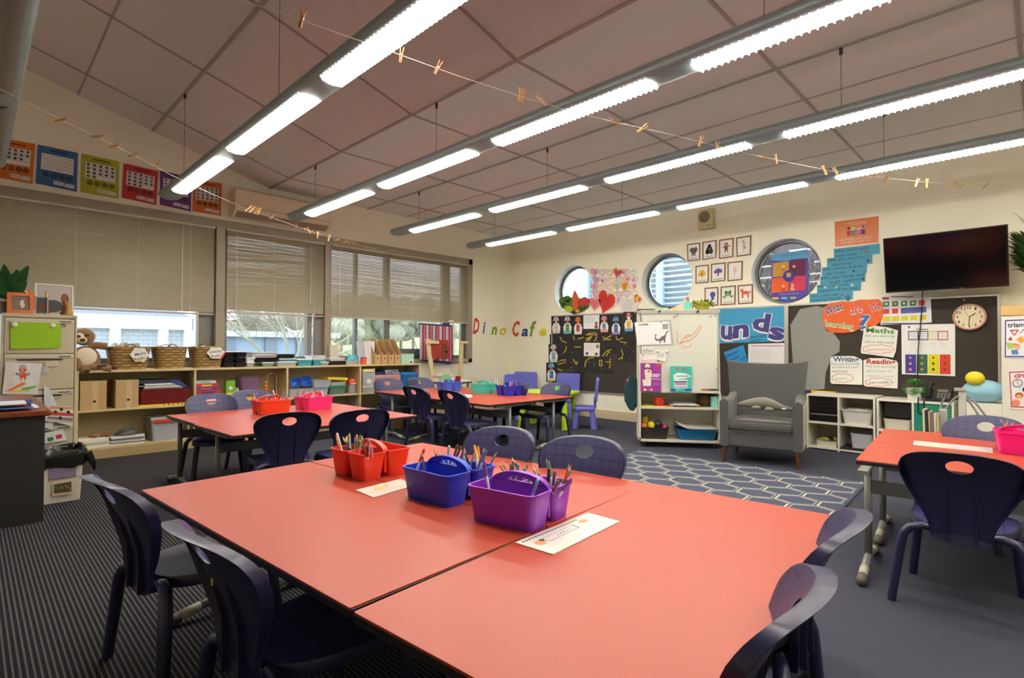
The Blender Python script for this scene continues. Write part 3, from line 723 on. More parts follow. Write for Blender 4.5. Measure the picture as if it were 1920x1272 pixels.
tray(519, 554, 600, z, BLK, 'black tray crowning the teal box stack', group='black meal trays', h=.05)
z = lidded(558, 586, ST, .08, TEAL, WHP, 'teal plastic box with white lid, left of two side by side')
z2 = lidded(588, 612, ST, .075, TEAL, CLR, 'teal plastic box with cloudy lid, right of two side by side')
lidded(585, 611, z2, .05, WHP, CLR, 'small white tub on top of the teal box')
lidded(602, 617, ST, .045, CLR, WHP, 'little clear tub at the end of the teal boxes', xf=SHF-.02, dep=.08)
tray(618, 652, 600, ST, BLK, 'lone black tray holding white and pink pieces, next to the magazine files', group='black meal trays', h=.05)
lidded(619, 648, ST+.052, .05, WHP, None, 'white tub with pink pieces standing in the lone black tray')
lidded(648, 671, ST+.0, .05, CLR, CLR, 'flat clear tub under the crumpled teal bag')
a = MB(mat((60, 175, 195), .35)); random.seed(3)
p = onx(660, 668, SHF-.12); R = []
for j in range(5):
    R.append([(p.x+.07*(1-.12*j)*math.cos(2*PI*i/12)*random.uniform(.8, 1.1), p.y+.085*(1-.1*j)*math.sin(2*PI*i/12)*random.uniform(.75, 1.1), ST+.053+.018*j+random.uniform(-.006, .006)) for i in range(12)])
a.rings(R); tag(a.build('plastic_bag'), 'crumpled teal plastic bag lying on a clear tub on the shelf top', 'bag')
a = MB(mat((200, 190, 170), .7)); x0, x1, y0, y1, z0, z1 = sb(619, 635, 647, ST, SHF-.28, .05, 680); a.box(x0, x1, y0, y1, z0+.003, z1); tag(a.build('card_box'), 'plain grey-beige card box standing at the glass beside the mullion', 'box')
a = MB(mat((225, 225, 222), .7)); x0, x1, y0, y1, z0, z1 = sb(682, 702, 640, ST, SHF-.1, .2, 680); a.prism([(x0, y0+.04, z0), (x0, y1, z0), (x0, y1, z1), (x0, y0, z1)], (x1-x0, 0, 0)); tag(a.build('white_file'), 'white magazine file left of the brown cardboard files', 'file')
a = MB(mat((230, 90, 50), .5)); x0, x1, y0, y1, z0, z1 = sb(679, 688, 672, ST, SHF-.03, .05, 680); a.rbox(x0, x1, y0, y1, z0, z1, .008); a.use(mat((50, 70, 170), .5)); a.rbox(x0, x1+.002, y0-.002, y1, z1, z1+.012, .008); tag(a.build('small_tub'), 'tiny orange tub with blue lid near the white magazine file', 'tub')
# --- four cardboard magazine files
KRAFT = mat((188, 156, 108), .75, var=.06); KD = mat((30, 26, 22), .8); KIN = mat((150, 120, 84), .8)
ys_ = [yat(u, 680, SHF-.02) for u in (702, 715, 727.5, 740, 752)]
for k in range(4):
    a, b2 = ys_[k], ys_[k+1]-.004; z0 = ST; zf = zat(727, 662.5, SHF-.02); zr = zat(700, 640, SHF-.2)+.03; x1 = SHF-.02; x0 = x1-.25
    t = thing('magazine_file', 'brown cardboard magazine file, %s of the four on the shelf top' % ('first', 'second', 'third', 'last')[k], 'file', ((x0+x1)/2, (a+b2)/2, z0), group='cardboard magazine files')
    q = MB(KRAFT)
    q.prism([(x0, a, z0), (x1, a, z0), (x1, a, zf), (x0+.09, a, zr), (x0, a, zr)], (0, .003, 0)); q.prism([(x0, b2-.003, z0), (x1, b2-.003, z0), (x1, b2-.003, zf), (x0+.09, b2-.003, zr), (x0, b2-.003, zr)], (0, .003, 0))
    q.box(x1-.003, x1, a, b2, z0, zf); q.box(x0, x0+.003, a, b2, z0, zr); q.box(x0, x1, a, b2, z0, z0+.003)
    q.build('file_body', t, True)
    h_ = MB(KD); h_.flat([(x1+.0006, (a+b2)/2+.010*math.cos(2*PI*i/14), z0+(zf-z0)*.52+.010*math.sin(2*PI*i/14)) for i in range(14)])
    h_.flat([(x1+.0006, (a+b2)/2+.032*math.cos(PI*i/10), zf-.016+.014*math.sin(PI*i/10)) for i in range(11)]); h_.build('finger_hole', t, True)
    q = MB(mat((240, 120, 120), .6) if k in (1, 2) else mat((235, 232, 225), .6)); q.box(x0+.01, x1-.02, a+.012, a+.03, z0+.004, zf+.012 if k in (1, 2) else zf-.01); tag(q.build('booklet'), 'booklet kept in the %s cardboard magazine file' % ('first', 'second', 'third', 'fourth')[k], 'booklet')
x0, x1, y0, y1, z0, z1 = sb(752, 777, 664, ST, SHF-.02, .25, 680)
a = MB(MINT); a.rbin(x0, x1, y0, y1, z0, z1, .008, .003, .015, .004); o_ = tag(a.build('mint_bin'), 'pale mint plastic bin at the right end of the shelf top', 'bin')
a = Art(lambda u, v: onx(u, v, x1+.0012), NA); a.rect(766, 674, 776, 680, (214, 222, 214)); a.lay(); a.disc(771, 679, 2.2, 1.8, (90, 70, 60)); a.build('bin_label', o_, True)
# --- first bay
def cbox(u0, u1, v0, lb, xf=SHF-.02):
    x0, x1, y0, y1, z0, z1 = sb(u0, u1, v0, ZM, xf, .27, 740)
    t = thing('cardboard_box', lb, 'box', ((x0+x1)/2, (y0+y1)/2, z0), group='cardboard file boxes')
    q = MB(KRAFT); q.box(x0, x1, y0, y1, z0, z1); q.use(mat((200, 172, 126), .6)); ym = (y0+y1)/2+.012; q.box(x1, x1+.0008, ym-.022, ym+.022, z0, z1); q.build('box_body', t, True)
    q = MB(KD); q.flat([(x1+.0015, ym-.004+.012*math.cos(2*PI*i/14), z0+.3*(z1-z0)+.011*math.sin(2*PI*i/14)) for i in range(14)]); q.build('finger_hole', t, True)
    q = MB(mat((168, 160, 120), .7)); q.box(x0, x1-.004, y0-.003, y1+.003, z1, z1+.006); q.build('lid', t, True)
cbox(150, 200, 716, 'brown cardboard file box in the first shelf bay, left one'); cbox(217, 260, 714, 'brown cardboard file box in the first shelf bay, right one')
x0, x1, y0, y1, z0, z1 = sb(262, 358, 729, ZM+.02, SHF-.015, .27, 740)
q = MB(mat((235, 205, 40), .5)); q.box(x0, x1+.004, y0-.01, y1-.02, ZM, ZM+.018)
for k, c in enumerate(((200, 60, 50), (60, 60, 60), (200, 60, 50), (60, 60, 60), (60, 90, 170))): q.use(mat(c, .5)); q.box(x1+.004, x1+.0046, y0+.2+k*.04, y0+.215+k*.04, ZM+.004, ZM+.015)
o_ = tag(q.build('game_box'), 'flat yellow number game box under the dark red tray', 'box')
q = MB(mat((112, 22, 22), .4)); q.rbin(x0, x1, y0, y1, ZM+.02, z1, .01, .004, .015, .004)
for k in range(1, 4): y = y0+(y1-y0)*k/4; q.box(x1-.006, x1+.001, y-.002, y+.002, ZM+.03, z1-.008)
tag(q.build('red_tray'), 'dark red plastic tray in the first shelf bay', 'tray')
random.seed(5)
for k in range(6):
    q = MB(mat([(225, 222, 214), (190, 170, 150), (235, 235, 230), (120, 150, 160), (210, 205, 200), (228, 224, 220)][k], .6)); zz = z1+.002+k*.0085; dy = random.uniform(-.02, .03); q.box(x0+.01, x1-.01+random.uniform(-.02, .02), y0+.02+dy, y1-.09+dy-.02*k, zz, zz+.0075)
    tag(q.build('magazine'), 'magazine in the loose pile on the dark red tray', 'magazine', 'magazines on the dark red tray')
q = MB(mat((50, 60, 130), .5)); q.prism([(x0+.02, y1-.12, z1+.003), (x0+.02, y1-.01, z1+.003), (x0+.02, y1-.10, z1+.08), (x0+.02, y1-.2, z1+.085)], (.2, 0, 0)); tag(q.build('blue_folder'), 'blue plastic folder leaning beside the magazine pile in the first bay', 'folder')
q = MB(mat((36, 38, 70), .5)); q.box(x0+.0, x1-.03, y0+.0, y1-.18, z1+.056, z1+.09); tag(q.build('navy_folder'), 'navy folder on top of the magazine pile, first bay', 'folder')
def pile(u0, u1, n, zb, th, lb, nm, cols, xf=SHF-.02, dep=.26, gr=None, cat='book', jit=.012, vm=820):
    x0, x1, y0, y1, _, _ = sb(u0, u1, 700, zb, xf, dep, vm); z = zb
    for k in range(n):
        q = MB(mat(cols[k % len(cols)], .65)); d1, d2 = random.uniform(-jit, jit), random.uniform(-jit, jit); q.box(x0, x1+d1-jit, y0+d2, y1+d2, z, z+th-.001); z += th
        tag(q.build(nm), lb, cat, gr or lb)
    return z
z = pile(146, 207, 8, ZB, .011, 'white exercise book in the left pile on the bottom shelf', 'exercise_book', [(232, 230, 214), (226, 224, 206)], gr='exercise books, left pile')
q = MB(mat((150, 90, 50), .6)); p = onx(185, 805, SHF-.1)
for k in range(7): q.ell((p.x+random.uniform(-.05, .05), p.y+random.uniform(-.09, .09), z+.012), (.02, .03, .011), 8, 5)
tag(q.build('autumn_leaves'), 'crumpled reddish decoration lying on the left pile of exercise books', 'decoration')
z = pile(209, 272, 7, ZB, .012, 'exercise book with grey cover in the right pile on the bottom shelf', 'exercise_book', [(222, 222, 218), (120, 122, 126), (206, 206, 200)], gr='exercise books, right pile')
q = MB(plasticclear('grey_bag', (90, 92, 96), .75)); p = onx(240, 800, SHF-.12); R = []
for j in range(5): R.append([(p.x+.09*(1-.16*j)*math.cos(2*PI*i/12)*random.uniform(.8, 1.1), p.y+.14*(1-.16*j)*math.sin(2*PI*i/12)*random.uniform(.75, 1.1), z+.001+.014*j+random.uniform(-.004, .004)*(j > 0)) for i in range(12)])
q.rings(R); tag(q.build('plastic_bag'), 'crumpled grey plastic bag on the right pile of exercise books', 'bag')
x0, x1, y0, y1, z0, z1 = sb(283, 347, 786, ZB, SHF-.02, .28, 810)
t = thing('storage_tub', 'clear tub with a red-handled lid full of coloured pieces, bottom of the first bay', 'tub', ((x0+x1)/2, (y0+y1)/2, ZB))
q = MB(CLR); q.rbin(x0, x1, y0, y1, z0, z1, .02, .003, .02, .005); q.build('tub_body', t, True)
q = MB(mat((215, 60, 40), .45)); q.box(x1-.01, x1+.012, y0+.02, y0+.24, z1-.03, z1); q.build('clip', t, True)
q = MB(mat((180, 180, 176), .5)); q.box(x0, x1, y0, y1, z1, z1+.02); q.build('lid', t, True)
random.seed(9)
q = MB()
for k in range(60):
    q.use(mat(random.choice([(220, 190, 60), (60, 120, 90), (200, 90, 90), (90, 110, 170), (230, 220, 210)]), .5)); q.ell((random.uniform(x0+.04, x1-.03), random.uniform(y0+.05, y1-.05), random.uniform(z0+.03, z1-.07)), (.018, .02, .016), 6, 4)
tag(q.build('toy_pieces'), 'mixed coloured toy pieces filling the clear tub of the first bay', 'toys', kind='stuff')
# --- second bay: games
gc = [((150, 60, 120), (240, 220, 240)), ((90, 100, 160), (200, 180, 80)), ((190, 60, 50), (60, 60, 130)), ((110, 60, 140), (235, 90, 60)), ((190, 60, 60), (220, 210, 90)), ((180, 200, 210), (120, 180, 90))]
z = ZM; hs = [.055, .035, .045, .03, .04, .03]; us = [418, 411, 416, 408, 409, 405]
for k in range(6):
    x0, x1, y0, y1, _, _ = sb(368, us[k], 700, ZM, SHF-.02, .25, 720); q = MB(mat(gc[k][0], .45)); q.box(x0, x1, y0, y1, z, z+hs[k]-.002); q.use(mat(gc[k][1], .5)); q.box(x1, x1+.001, y0+.05, y1-.06, z+hs[k]*.28, z+hs[k]*.68)
    tag(q.build('game_box'), 'board game box, %s in the stack of the second bay' % ('bottom one', 'second from bottom', 'third from bottom', 'fourth from bottom', 'fifth from bottom', 'top one')[k], 'box', 'board games'); z += hs[k]
x0, x1, y0, y1, z0, z1 = sb(424, 441, 714, ZM, SHF-.03, .06, 725)
q = MB(mat((120, 180, 50), .5)); q.box(x0, x1, y0, y1, z0, z1); q.use(mat((235, 205, 50), .5)); q.box(x1, x1+.001, y0, y1, z0, z0+(z1-z0)*.42); q.use(mat((235, 235, 235), .5)); q.flat([(x1+.0015, (y0+y1)/2+.022*math.cos(2*PI*i/14), z0+(z1-z0)*.64+.02*math.sin(2*PI*i/14)) for i in range(14)])
tag(q.build('snack_box'), 'small green and yellow carton in the second bay', 'box')
stand_books((SHF-.2, SHF-.06, yat(443, 720), yat(455, 720)), 6, 'papers beside the purple basket', 'white booklet leaning against the clear purple basket', ZM, ZM+.15, -.4)
x0, x1, y0, y1, z0, z1 = sb(452, 488, 707, ZM+.04, SHF-.04, .2, 725)
q = MB(mat((225, 190, 50), .5)); q.box(x0, x1, y0-.08, y1+.02, ZM, ZM+.035); tag(q.build('yellow_box'), 'flat yellow box beneath the clear purple basket', 'box')
q = MB(plasticclear('purple_plastic', (150, 110, 150), .5)); q.rbin(x0, x1, y0, y1, ZM+.037, z1, .015, .003, .02, .006); tag(q.build('clear_basket'), 'translucent purple basket in the second bay', 'basket')
# abacus with wire arch
p = onx(498, 730, SHF-.08); t = thing('bead_frame', 'wire arch toy with a column of red and yellow beads, second bay', 'toy', (p.x, p.y, ZM))
q = MB(mat((190, 150, 90), .5)); y0, y1 = p.y-.03, yat(520, 730, SHF-.08)+.01; q.rbox(p.x-.05, p.x+.05, y0, y1, ZM, ZM+.018, .01); q.build('base', t, True)
zt_ = zat(510, 700, SHF-.08)
q = MB(mat((205, 205, 200), .3, metal=.5)); ya, yb_ = yat(501, 730, SHF-.08), yat(518, 730, SHF-.08); q.tube([(p.x, ya, ZM+.015)]+[(p.x, (ya+yb_)/2-(yb_-ya)/2*math.cos(PI*i/8), zt_-.05+.05*math.sin(PI*i/8)) for i in range(9)]+[(p.x, yb_, ZM+.015)], .003, 6); q.build('wire', t, True)
q = MB(); 
for k in range(9): q.use(mat((215, 60, 40) if k % 2 else (235, 190, 50), .4)); q.ell((p.x+.02, ya-.02, ZM+.03+k*.02), (.016, .016, .0095), 8, 5)
q.build('beads', t, True)
# --- third bay
BLUE = mat((40, 96, 190), .4)
for k, (u0, u1, r) in enumerate(((543, 566, .055), (560, 587, .062))):
    p = onx((u0+u1)/2, 712, SHF-.10-.03*k); q = MB(BLUE); M_ = Matrix.Translation((p.x, p.y, ZM+.115+r*.9)) @ Matrix.Rotation(1.0, 4, 'Y') @ Matrix.Rotation(.3, 4, 'X'); q.T = M_; q.smooth = True
    q.rings([[(R_*math.cos(2*PI*i/20), R_*math.sin(2*PI*i/20), h_) for i in range(20)] for R_, h_ in ((.03*r/.055, -.045), (.055*r/.055, -.02), (r*1.15, .02), (r*1.2, .02), (r*1.1, .016), (.05*r/.055, -.018), (.025*r/.055, -.04))])
    tag(q.build('blue_bowl', smooth=True), 'blue plastic bowl tipped on its side, %s of two' % ('left', 'right')[k], 'bowl', 'blue bowls')
lidded(543, 590, ZM, .095, CLR, CLR, 'wide clear tub under the blue bowls, third bay', 'tub', SHF-.03, .26, 'storage_tub')
z = lidded(589, 617, ZM, .1, CLR, mat((110, 110, 190), .5), 'clear tub with blue rim and coloured cubes, third bay', 'tub', SHF-.03, .22, 'storage_tub')
random.seed(11); q = MB()
for k in range(40): q.use(mat(random.choice([(230, 190, 40), (60, 150, 70), (220, 80, 50), (50, 70, 160)]), .5)); y = random.uniform(yat(592, 720), yat(614, 720)); x = random.uniform(SHF-.21, SHF-.06); q.box(x, x+.016, y, y+.016, ZM+.006+random.choice((0, .016, .032)), ZM+.02+random.choice((0, .016, .03)))
tag(q.build('counting_cubes'), 'coloured counting cubes heaped in the clear tub with a blue rim', 'cubes', kind='stuff')
z = lidded(589, 622, z+.001, .09, CLR, CLR, 'clear tub of white pieces on the blue-rimmed tub', 'tub', SHF-.03, .22, 'storage_tub')
q = MB(mat((230, 228, 220), .6))
for k in range(40): y = random.uniform(yat(593, 720), yat(616, 720)); x = random.uniform(SHF-.21, SHF-.06); q.ell((x, y, ZM+.125+random.random()*.015), (.012, .014, .008), 6, 4)
tag(q.build('white_pieces'), 'white game pieces heaped in the upper clear tub', 'pieces', kind='stuff')
z = lidded(619, 650, ZM, .115, plasticclear('greenish_plastic', (120, 150, 140), .5), mat((40, 140, 90), .5), 'clear tub with a green lid in the third bay', 'tub', SHF-.03, .22, 'storage_tub', lh=.02)
z = lidded(620, 650, z, .055, mat((190, 184, 176), .5), None, 'grey tub labelled in white on the green lid', 'tub', SHF-.04, .2, 'storage_tub')
x0, x1, y0, y1, _, _ = sb(618, 650, 700, z, SHF-.04, .2, 720); q = MB(mat((232, 205, 40), .45)); q.prism([(x0, y0-.02, z+.025), (x0, y1+.01, z+.002), (x0, y1+.015, z+.035), (x0, y0-.02, z+.052)], (x1-x0, 0, 0)); tag(q.build('yellow_tray'), 'tilted yellow tray on top of the grey tub', 'tray')
# toy jar with a face lid
p = onx(659, 718, SHF-.09); t = thing('toy_jar', 'clear jar of coloured beads with a red face-like lid, third bay', 'jar', (p.x, p.y, ZM))
q = MB(CLR); q.lathe([(.045, 0), (.052, .01), (.05, .06), (.045, .085), (.05, .11)], 16, (p.x, p.y, ZM)); q.build('jar_body', t, True, smooth=True)
q = MB(mat((220, 70, 40), .4)); q.lathe([(.05, .11), (.052, .14), (.045, .175), (.02, .19)], 16, (p.x, p.y, ZM)); ld = q.build('lid', t, True, smooth=True)
q = MB(mat((240, 240, 240), .4)); 
for dy in (-.03, -.01, .01, .03): q.ell((p.x+.046, p.y+dy, ZM+.125), (.008, .009, .011), 8, 5)
q.build('eyes', t, True)
q = MB(); random.seed(4)
for k in range(50):
    a_ = random.uniform(0, 2*PI); r_ = .036*math.sqrt(random.random()); q.use(mat(random.choice([(230, 180, 40), (50, 130, 90), (60, 90, 170), (210, 70, 60), (230, 230, 230)]), .4)); q.ell((p.x+r_*math.cos(a_), p.y+r_*math.sin(a_), ZM+random.uniform(.015, .09)), (.008, .008, .008), 6, 4)
tag(q.build('beads'), 'coloured beads inside the jar with the red lid', 'beads', kind='stuff')
# --- fourth bay
x0, x1, y0, y1, z0, z1 = sb(680, 704, 692, ZM, SHF-.03, .25, 715)
t = thing('drawer_tower', 'clear drawer tower with a cream lid at the left of the fourth bay', 'drawers', ((x0+x1)/2, (y0+y1)/2, ZM))
CRM = mat((230, 214, 160), .5)
q = MB(CRM); q.rbox(x0, x1, y0+.01, y1-.005, z1-.045, z1, .012); q.build('lid', t, True)
q = MB(CLR); q.rbin(x0, x1, y0, y1, ZM+.085, z1-.05, .01, .003, .01, .003); q.build('drawer', t, True)
q = MB(mat((232, 232, 228), .5)); q.box(x1-.004, x1-.002, (y0+y1)/2-.03, (y0+y1)/2+.03, ZM+.12, ZM+.175); q.build('drawer_label', t, True)
q = MB(CLR); q.rbin(x0, x1+.01, y0, y1+.03, ZM, ZM+.07, .01, .003, .01, .003); q.build('drawer', t, True)
q = MB(CRM); q.box(x0, x1, y0, y1+.02, ZM+.071, ZM+.083); q.build('divider', t, True)
x0, x1, y0, y1, z0, z1 = sb(703, 755, 703, ZM, SHF-.05, .27, 715)
zp = z1
q = MB(mat((205, 150, 150), .5)); q.rbox(x0, x1, y0, y1, ZM+.02, z1-.03, .01); q.use(mat((216, 160, 160), .5)); q.rbox(x0-.004, x1+.006, y0-.006, y1+.006, z1-.03, z1, .012)
q.use(KD); q.box(x1+.006, x1+.008, (y0+y1)/2+.0, (y0+y1)/2+.07, z1-.07, z1-.05); q.use(mat((205, 150, 150), .5)); q.box(x0, x1, y0+.02, y1-.02, ZM, ZM+.02)
tag(q.build('pink_box'), 'dusty pink lidded box with a dark slot, fourth bay', 'box')
for k, (a_, b2, hh, c, lb) in enumerate(((719, 752, .035, (40, 60, 130), 'dark blue jigsaw box with white lettering, lower one on the pink box'), (705, 722, .04, (30, 60, 110), 'small navy box on the left of the pink box'), (722, 746, .03, (130, 140, 160), 'grey-blue puzzle box on the dark blue jigsaw box'))):
    xx0, xx1, y0, y1, _, _ = sb(a_, b2, 700, zp, SHF-.06, .22, 700); zz = zp if k < 2 else zp+.036
    q = MB(mat(c, .45)); q.box(xx0, xx1, y0, y1, zz+.001, zz+hh); o_ = tag(q.build('puzzle_box'), lb, 'box')
    if k == 0:
        A = Art(lambda u, v: onx(u, v, xx1+.001), NA); A.lay(); A.text('Floor Puzzle', 722, 701.5, 749, 700.5, 3.2, (235, 235, 240), .02); A.text('Giant', 723, 697, 735, 696.6, 2.6, (235, 235, 240), .02); A.build('lettering', o_, True)
q = MB(mat((226, 96, 60), .5)); x0, x1, y0, y1, _, _ = sb(702, 722, 700, ZM, SHF-.02, .03, 715); q.rbox(x0, x1, y0, y1, ZM, ZM+.05, .01); tag(q.build('orange_box'), 'flat orange box before the pink box in the fourth bay', 'box')
x0, x1, y0, y1, z0, z1 = sb(753, 784, 700, ZM, SHF-.02, .3, 715)
q = MB(mat((30, 100, 170), .4)); q.rbin(x0, x1, y0, y1, ZM, z1-.02, .012, .004, .02, .008); q.use(mat((40, 120, 190), .4)); q.prism([(x0, y0-.01, z1-.02), (x0, y1+.01, z1-.02), (x0, y1-.02, z1+.005), (x0, y0+.02, z1+.02)], (x1-x0+.008, 0, 0)); tag(q.build('blue_tub'), 'bright blue lidded tub at the right end of the fourth bay', 'tub')
# bottom row behind the tables
random.seed(21)
pile(560, 668, 4, ZB, .02, 'grey-blue folder in the low stack at the bottom of the third bay', 'folder', [(90, 110, 120), (130, 150, 160), (160, 160, 156)], vm=760)
x0, x1, y0, y1, _, _ = sb(682, 712, 700, ZB, SHF-.03, .26, 760)
q = MB(mat((170, 170, 164), .5)); q.box(x0, x1, y0, y1, ZB, ZB+.13); q.use(KD); q.box(x1, x1+.001, y0+.09, y0+.15, ZB+.06, ZB+.1); tag(q.build('archive_box'), 'pale grey archive box with a dark label, bottom of the fourth bay', 'box')
q = MB(mat((40, 70, 190), .5)); q.rbox(SHF-.3, SHF-.04, yat(730, 740), yat(775, 740), ZB, ZB+.16, .03); tag(q.build('blue_crate'), 'royal blue crate at the bottom right end of the long shelf', 'crate')
for k, (u, c) in enumerate(((352, (206, 186, 140)), (362, (206, 186, 140)))):
    y = yat(u, 800, SHF-.04); q = MB(mat(c, .6)); q.prism([(SHF-.24, y, ZB), (SHF-.03, y, ZB), (SHF-.03, y, ZB+.2), (SHF-.24, y, ZB+.12)], (0, .012, 0)); tag(q.build('wooden_divider'), 'pale wooden divider board standing on the bottom shelf beside the table legs', 'divider', 'wooden divider boards')
# floor basket beyond the far table
p = onz(756, 803); 
q = MB(RAT); n = 40; R = []
for j in range(13): R.append([(p.x-.1+(.115+.02*(j/12))*math.cos(2*PI*i/n)*(1+.03*((i//2+j) % 2)), p.y+(.115+.02*(j/12))*math.sin(2*PI*i/n)*(1+.03*((i//2+j) % 2)), .02*j+.0) for i in range(n)])
q.rings(R, True, False); tag(q.build('floor_basket'), 'round wicker basket on the floor under the far end of the tables', 'basket')
# ------------------------------------------------------------------ number posters above the blinds
PA_ = wallA(XA+.006); WHT = mat((228, 226, 222), .6); DRK = (60, 56, 58)
def npost(tl, tr, br, bl, c, lb, cells, dark=DRK, rows=4, cols=5):
    A = quadArt(PA_, NA, tl, tr, br, bl, mat(c, .45), .0015)
    A.rect(.1, .19, .9, .60, WHT); A.lay()
    for r in range(1, rows): A.rect(.1, .19+.41*r/rows-.004, .9, .19+.41*r/rows+.004, (150, 146, 144))
    for q in range(1, cols): A.rect(.1+.8*q/cols-.003, .19, .1+.8*q/cols+.003, .60, (150, 146, 144))
    A.lay(); k = 0
    for r in range(rows):
        for q in range(cols):
            if k >= cells: break
            x, y = .1+.8*(q+.5)/cols, .19+.41*(r+.5)/rows; k += 1
            if c[2] > c[0] and c[1] > 90: A.rect(x-.05, y-.012, x+.05, y, dark)
            else: A.disc(x, y, .045, .033, dark, 10); A.rect(x-.01, y-.01, x+.02, y+.012, (170, 160, 160))
    A.k = 1; A.rect(.3, .07, .75, .11, tuple(int(v*.55) for v in c))
    dk = tuple(int(v*.62) for v in c)
    for i, x in enumerate((.22, .42, .62, .8)): A.disc(x, .71, .085, .07, dk, 12)
    A.lay(); A.rect(.42, .84, .66, .93, WHT); A.rect(.69, .85, .93, .94, WHT); A.lay()
    for x in (.46, .52, .58): A.rect(x, .87, x+.03, .90, (120, 120, 120))
    for x in (.73, .80, .87): A.rect(x, .875, x+.03, .905, (120, 120, 120))
    tag(A.build('number_poster'), lb, 'poster', 'number posters above the blinds')
npost((-6, 258), (66, 270), (61, 345), (-12, 331), (206, 108, 30), 'orange number poster at the far left end, by the unlit light', 14)
npost((71, 271), (146, 287), (144, 360), (67, 344), (48, 96, 146), 'blue number poster above the blinds, left of the lime one', 20, (120, 124, 140))
npost((153, 288), (224, 303), (222, 373), (151, 360), (168, 172, 20), 'lime green number poster with printed grid of pictures', 17)
npost((232, 306), (297, 321), (293, 385), (228, 371), (186, 44, 40), 'red number poster with printed grid of pictures', 18)
npost((300, 320), (359, 333), (358, 397), (300, 384), (104, 44, 130), 'purple number poster partly behind the end of a ceiling light', 19)
npost((362, 336), (416, 344), (414, 405), (361, 396), (208, 104, 24), 'orange number poster next to the air conditioner', 20)
q = MB(mat((230, 226, 214), .5)); p = onx(34, 347, XA+.004); q.ell((p.x+.01, p.y, p.z), (.008, .008, .02), 8, 5); tag(q.build('wall_hook'), 'small white hook on the window head under the orange and blue posters', 'hook')
# ------------------------------------------------------------------ air conditioner
ACM = mat((226, 208, 180), .45, var=.02)
y0, y1 = onx(441, 380, XA+.22).y, onx(622, 400, XA+.22).y; z1, z0 = onx(441, 350, XA+.22).z, onx(441, 404, XA+.22).z
t = thing('air_conditioner', 'long cream split air conditioner on the wall above the middle blind', 'air conditioner', (XA+.11, (y0+y1)/2, z0))
q = MB(ACM); zm = z0+.12
q.prism([(XA+.001, y0, z0+.02), (XA+.10, y0, z0), (XA+.20, y0, z0+.06), (XA+.225, y0, zm), (XA+.225, y0, z1-.02), (XA+.19, y0, z1), (XA+.001, y0, z1)], (0, y1-y0, 0)); q.build('housing', t, True, bevel=.008)
q = MB(mat((150, 138, 120), .6)); q.prism([(XA+.12, y0+.03, z0+.008), (XA+.2, y0+.03, z0+.056), (XA+.202, y0+.03, z0+.062), (XA+.12, y0+.03, z0+.014)], (0, y1-y0-.06, 0)); q.prism([(XA+.2255, y0+.01, zm-.008), (XA+.2265, y0+.01, zm-.008), (XA+.2265, y0+.01, zm), (XA+.2255, y0+.01, zm)], (0, y1-y0-.02, 0)); q.build('air_outlet', t, True)
q = MB(mat((180, 90, 80), .5)); 
for k in range(3): q.ell((XA+.2, y1-.2+.05*k, z0+.075), (.008, .006, .004), 6, 4)
q.build('indicator_lights', t, True)
# ------------------------------------------------------------------ filing cabinet
CAB_ = mat((196, 186, 158), .42, var=.03, scale=6); CABT = mat((206, 200, 184), .35, metal=.1); DKL = mat((58, 52, 44), .6)
fx = -5.985; cy0, cy1 = onx(3, 600, fx).y, onx(145, 600, fx).y; CH_ = 1.318
t = thing('filing_cabinet', 'beige four drawer steel filing cabinet at the left end of the window shelf', 'cabinet', ((fx-.3), (cy0+cy1)/2, 0))
q = MB(CAB_); q.box(fx-.60, fx-.02, cy0, cy1, .03, CH_); q.box(fx-.02, fx, cy0, cy1, CH_-.03, CH_); q.box(fx-.02, fx, cy0, cy0+.014, .03, CH_-.03); q.box(fx-.02, fx, cy1-.014, cy1, .03, CH_-.03); q.box(fx-.02, fx, cy0, cy1, .03, .06); q.use(DKL); q.box(fx-.55, fx-.03, cy0+.01, cy1-.01, 0, .03); q.build('cabinet_body', t, True, bevel=.003)
zs = [1.284, .985, .68, .375, .068]
for k in range(4):
    a, b2 = zs[k+1]+.005, zs[k]-.003
    q = MB(CAB_); q.box(fx-.02, fx-.002, cy0+.017, cy1-.017, a, b2); q.use(CABT); q.box(fx-.002, fx+.004, cy0+.02, cy1-.02, b2-.036, b2-.006); dr = q.build('drawer', t, True, bevel=.002)
    q = MB(DKL); q.flat([(fx-.0012, cy0+.09, b2-.04), (fx-.0012, cy1-.09, b2-.04), (fx-.0012, cy1-.10, b2-.056), (fx-.0012, cy0+.10, b2-.056)]); q.use(mat((222, 212, 186), .5)); q.box(fx-.002, fx+.006, cy0+.095, cy1-.095, b2-.062, b2-.056); q.build('recess_handle', dr, True)
    q = MB(DKL); q.box(fx+.004, fx+.005, cy1-.12, cy1-.04, b2-.026, b2-.018); q.build('nameplate', dr, True)
q = MB(mat((190, 190, 188), .3, metal=.8)); q.T = Matrix.Translation((fx+.004, cy1-.022, CH_-.016)) @ Matrix.Rotation(PI/2, 4, 'Y'); q.lathe([(.008, -.004), (.008, .008)], 12); q.T = None; q.build('lock', t, True)
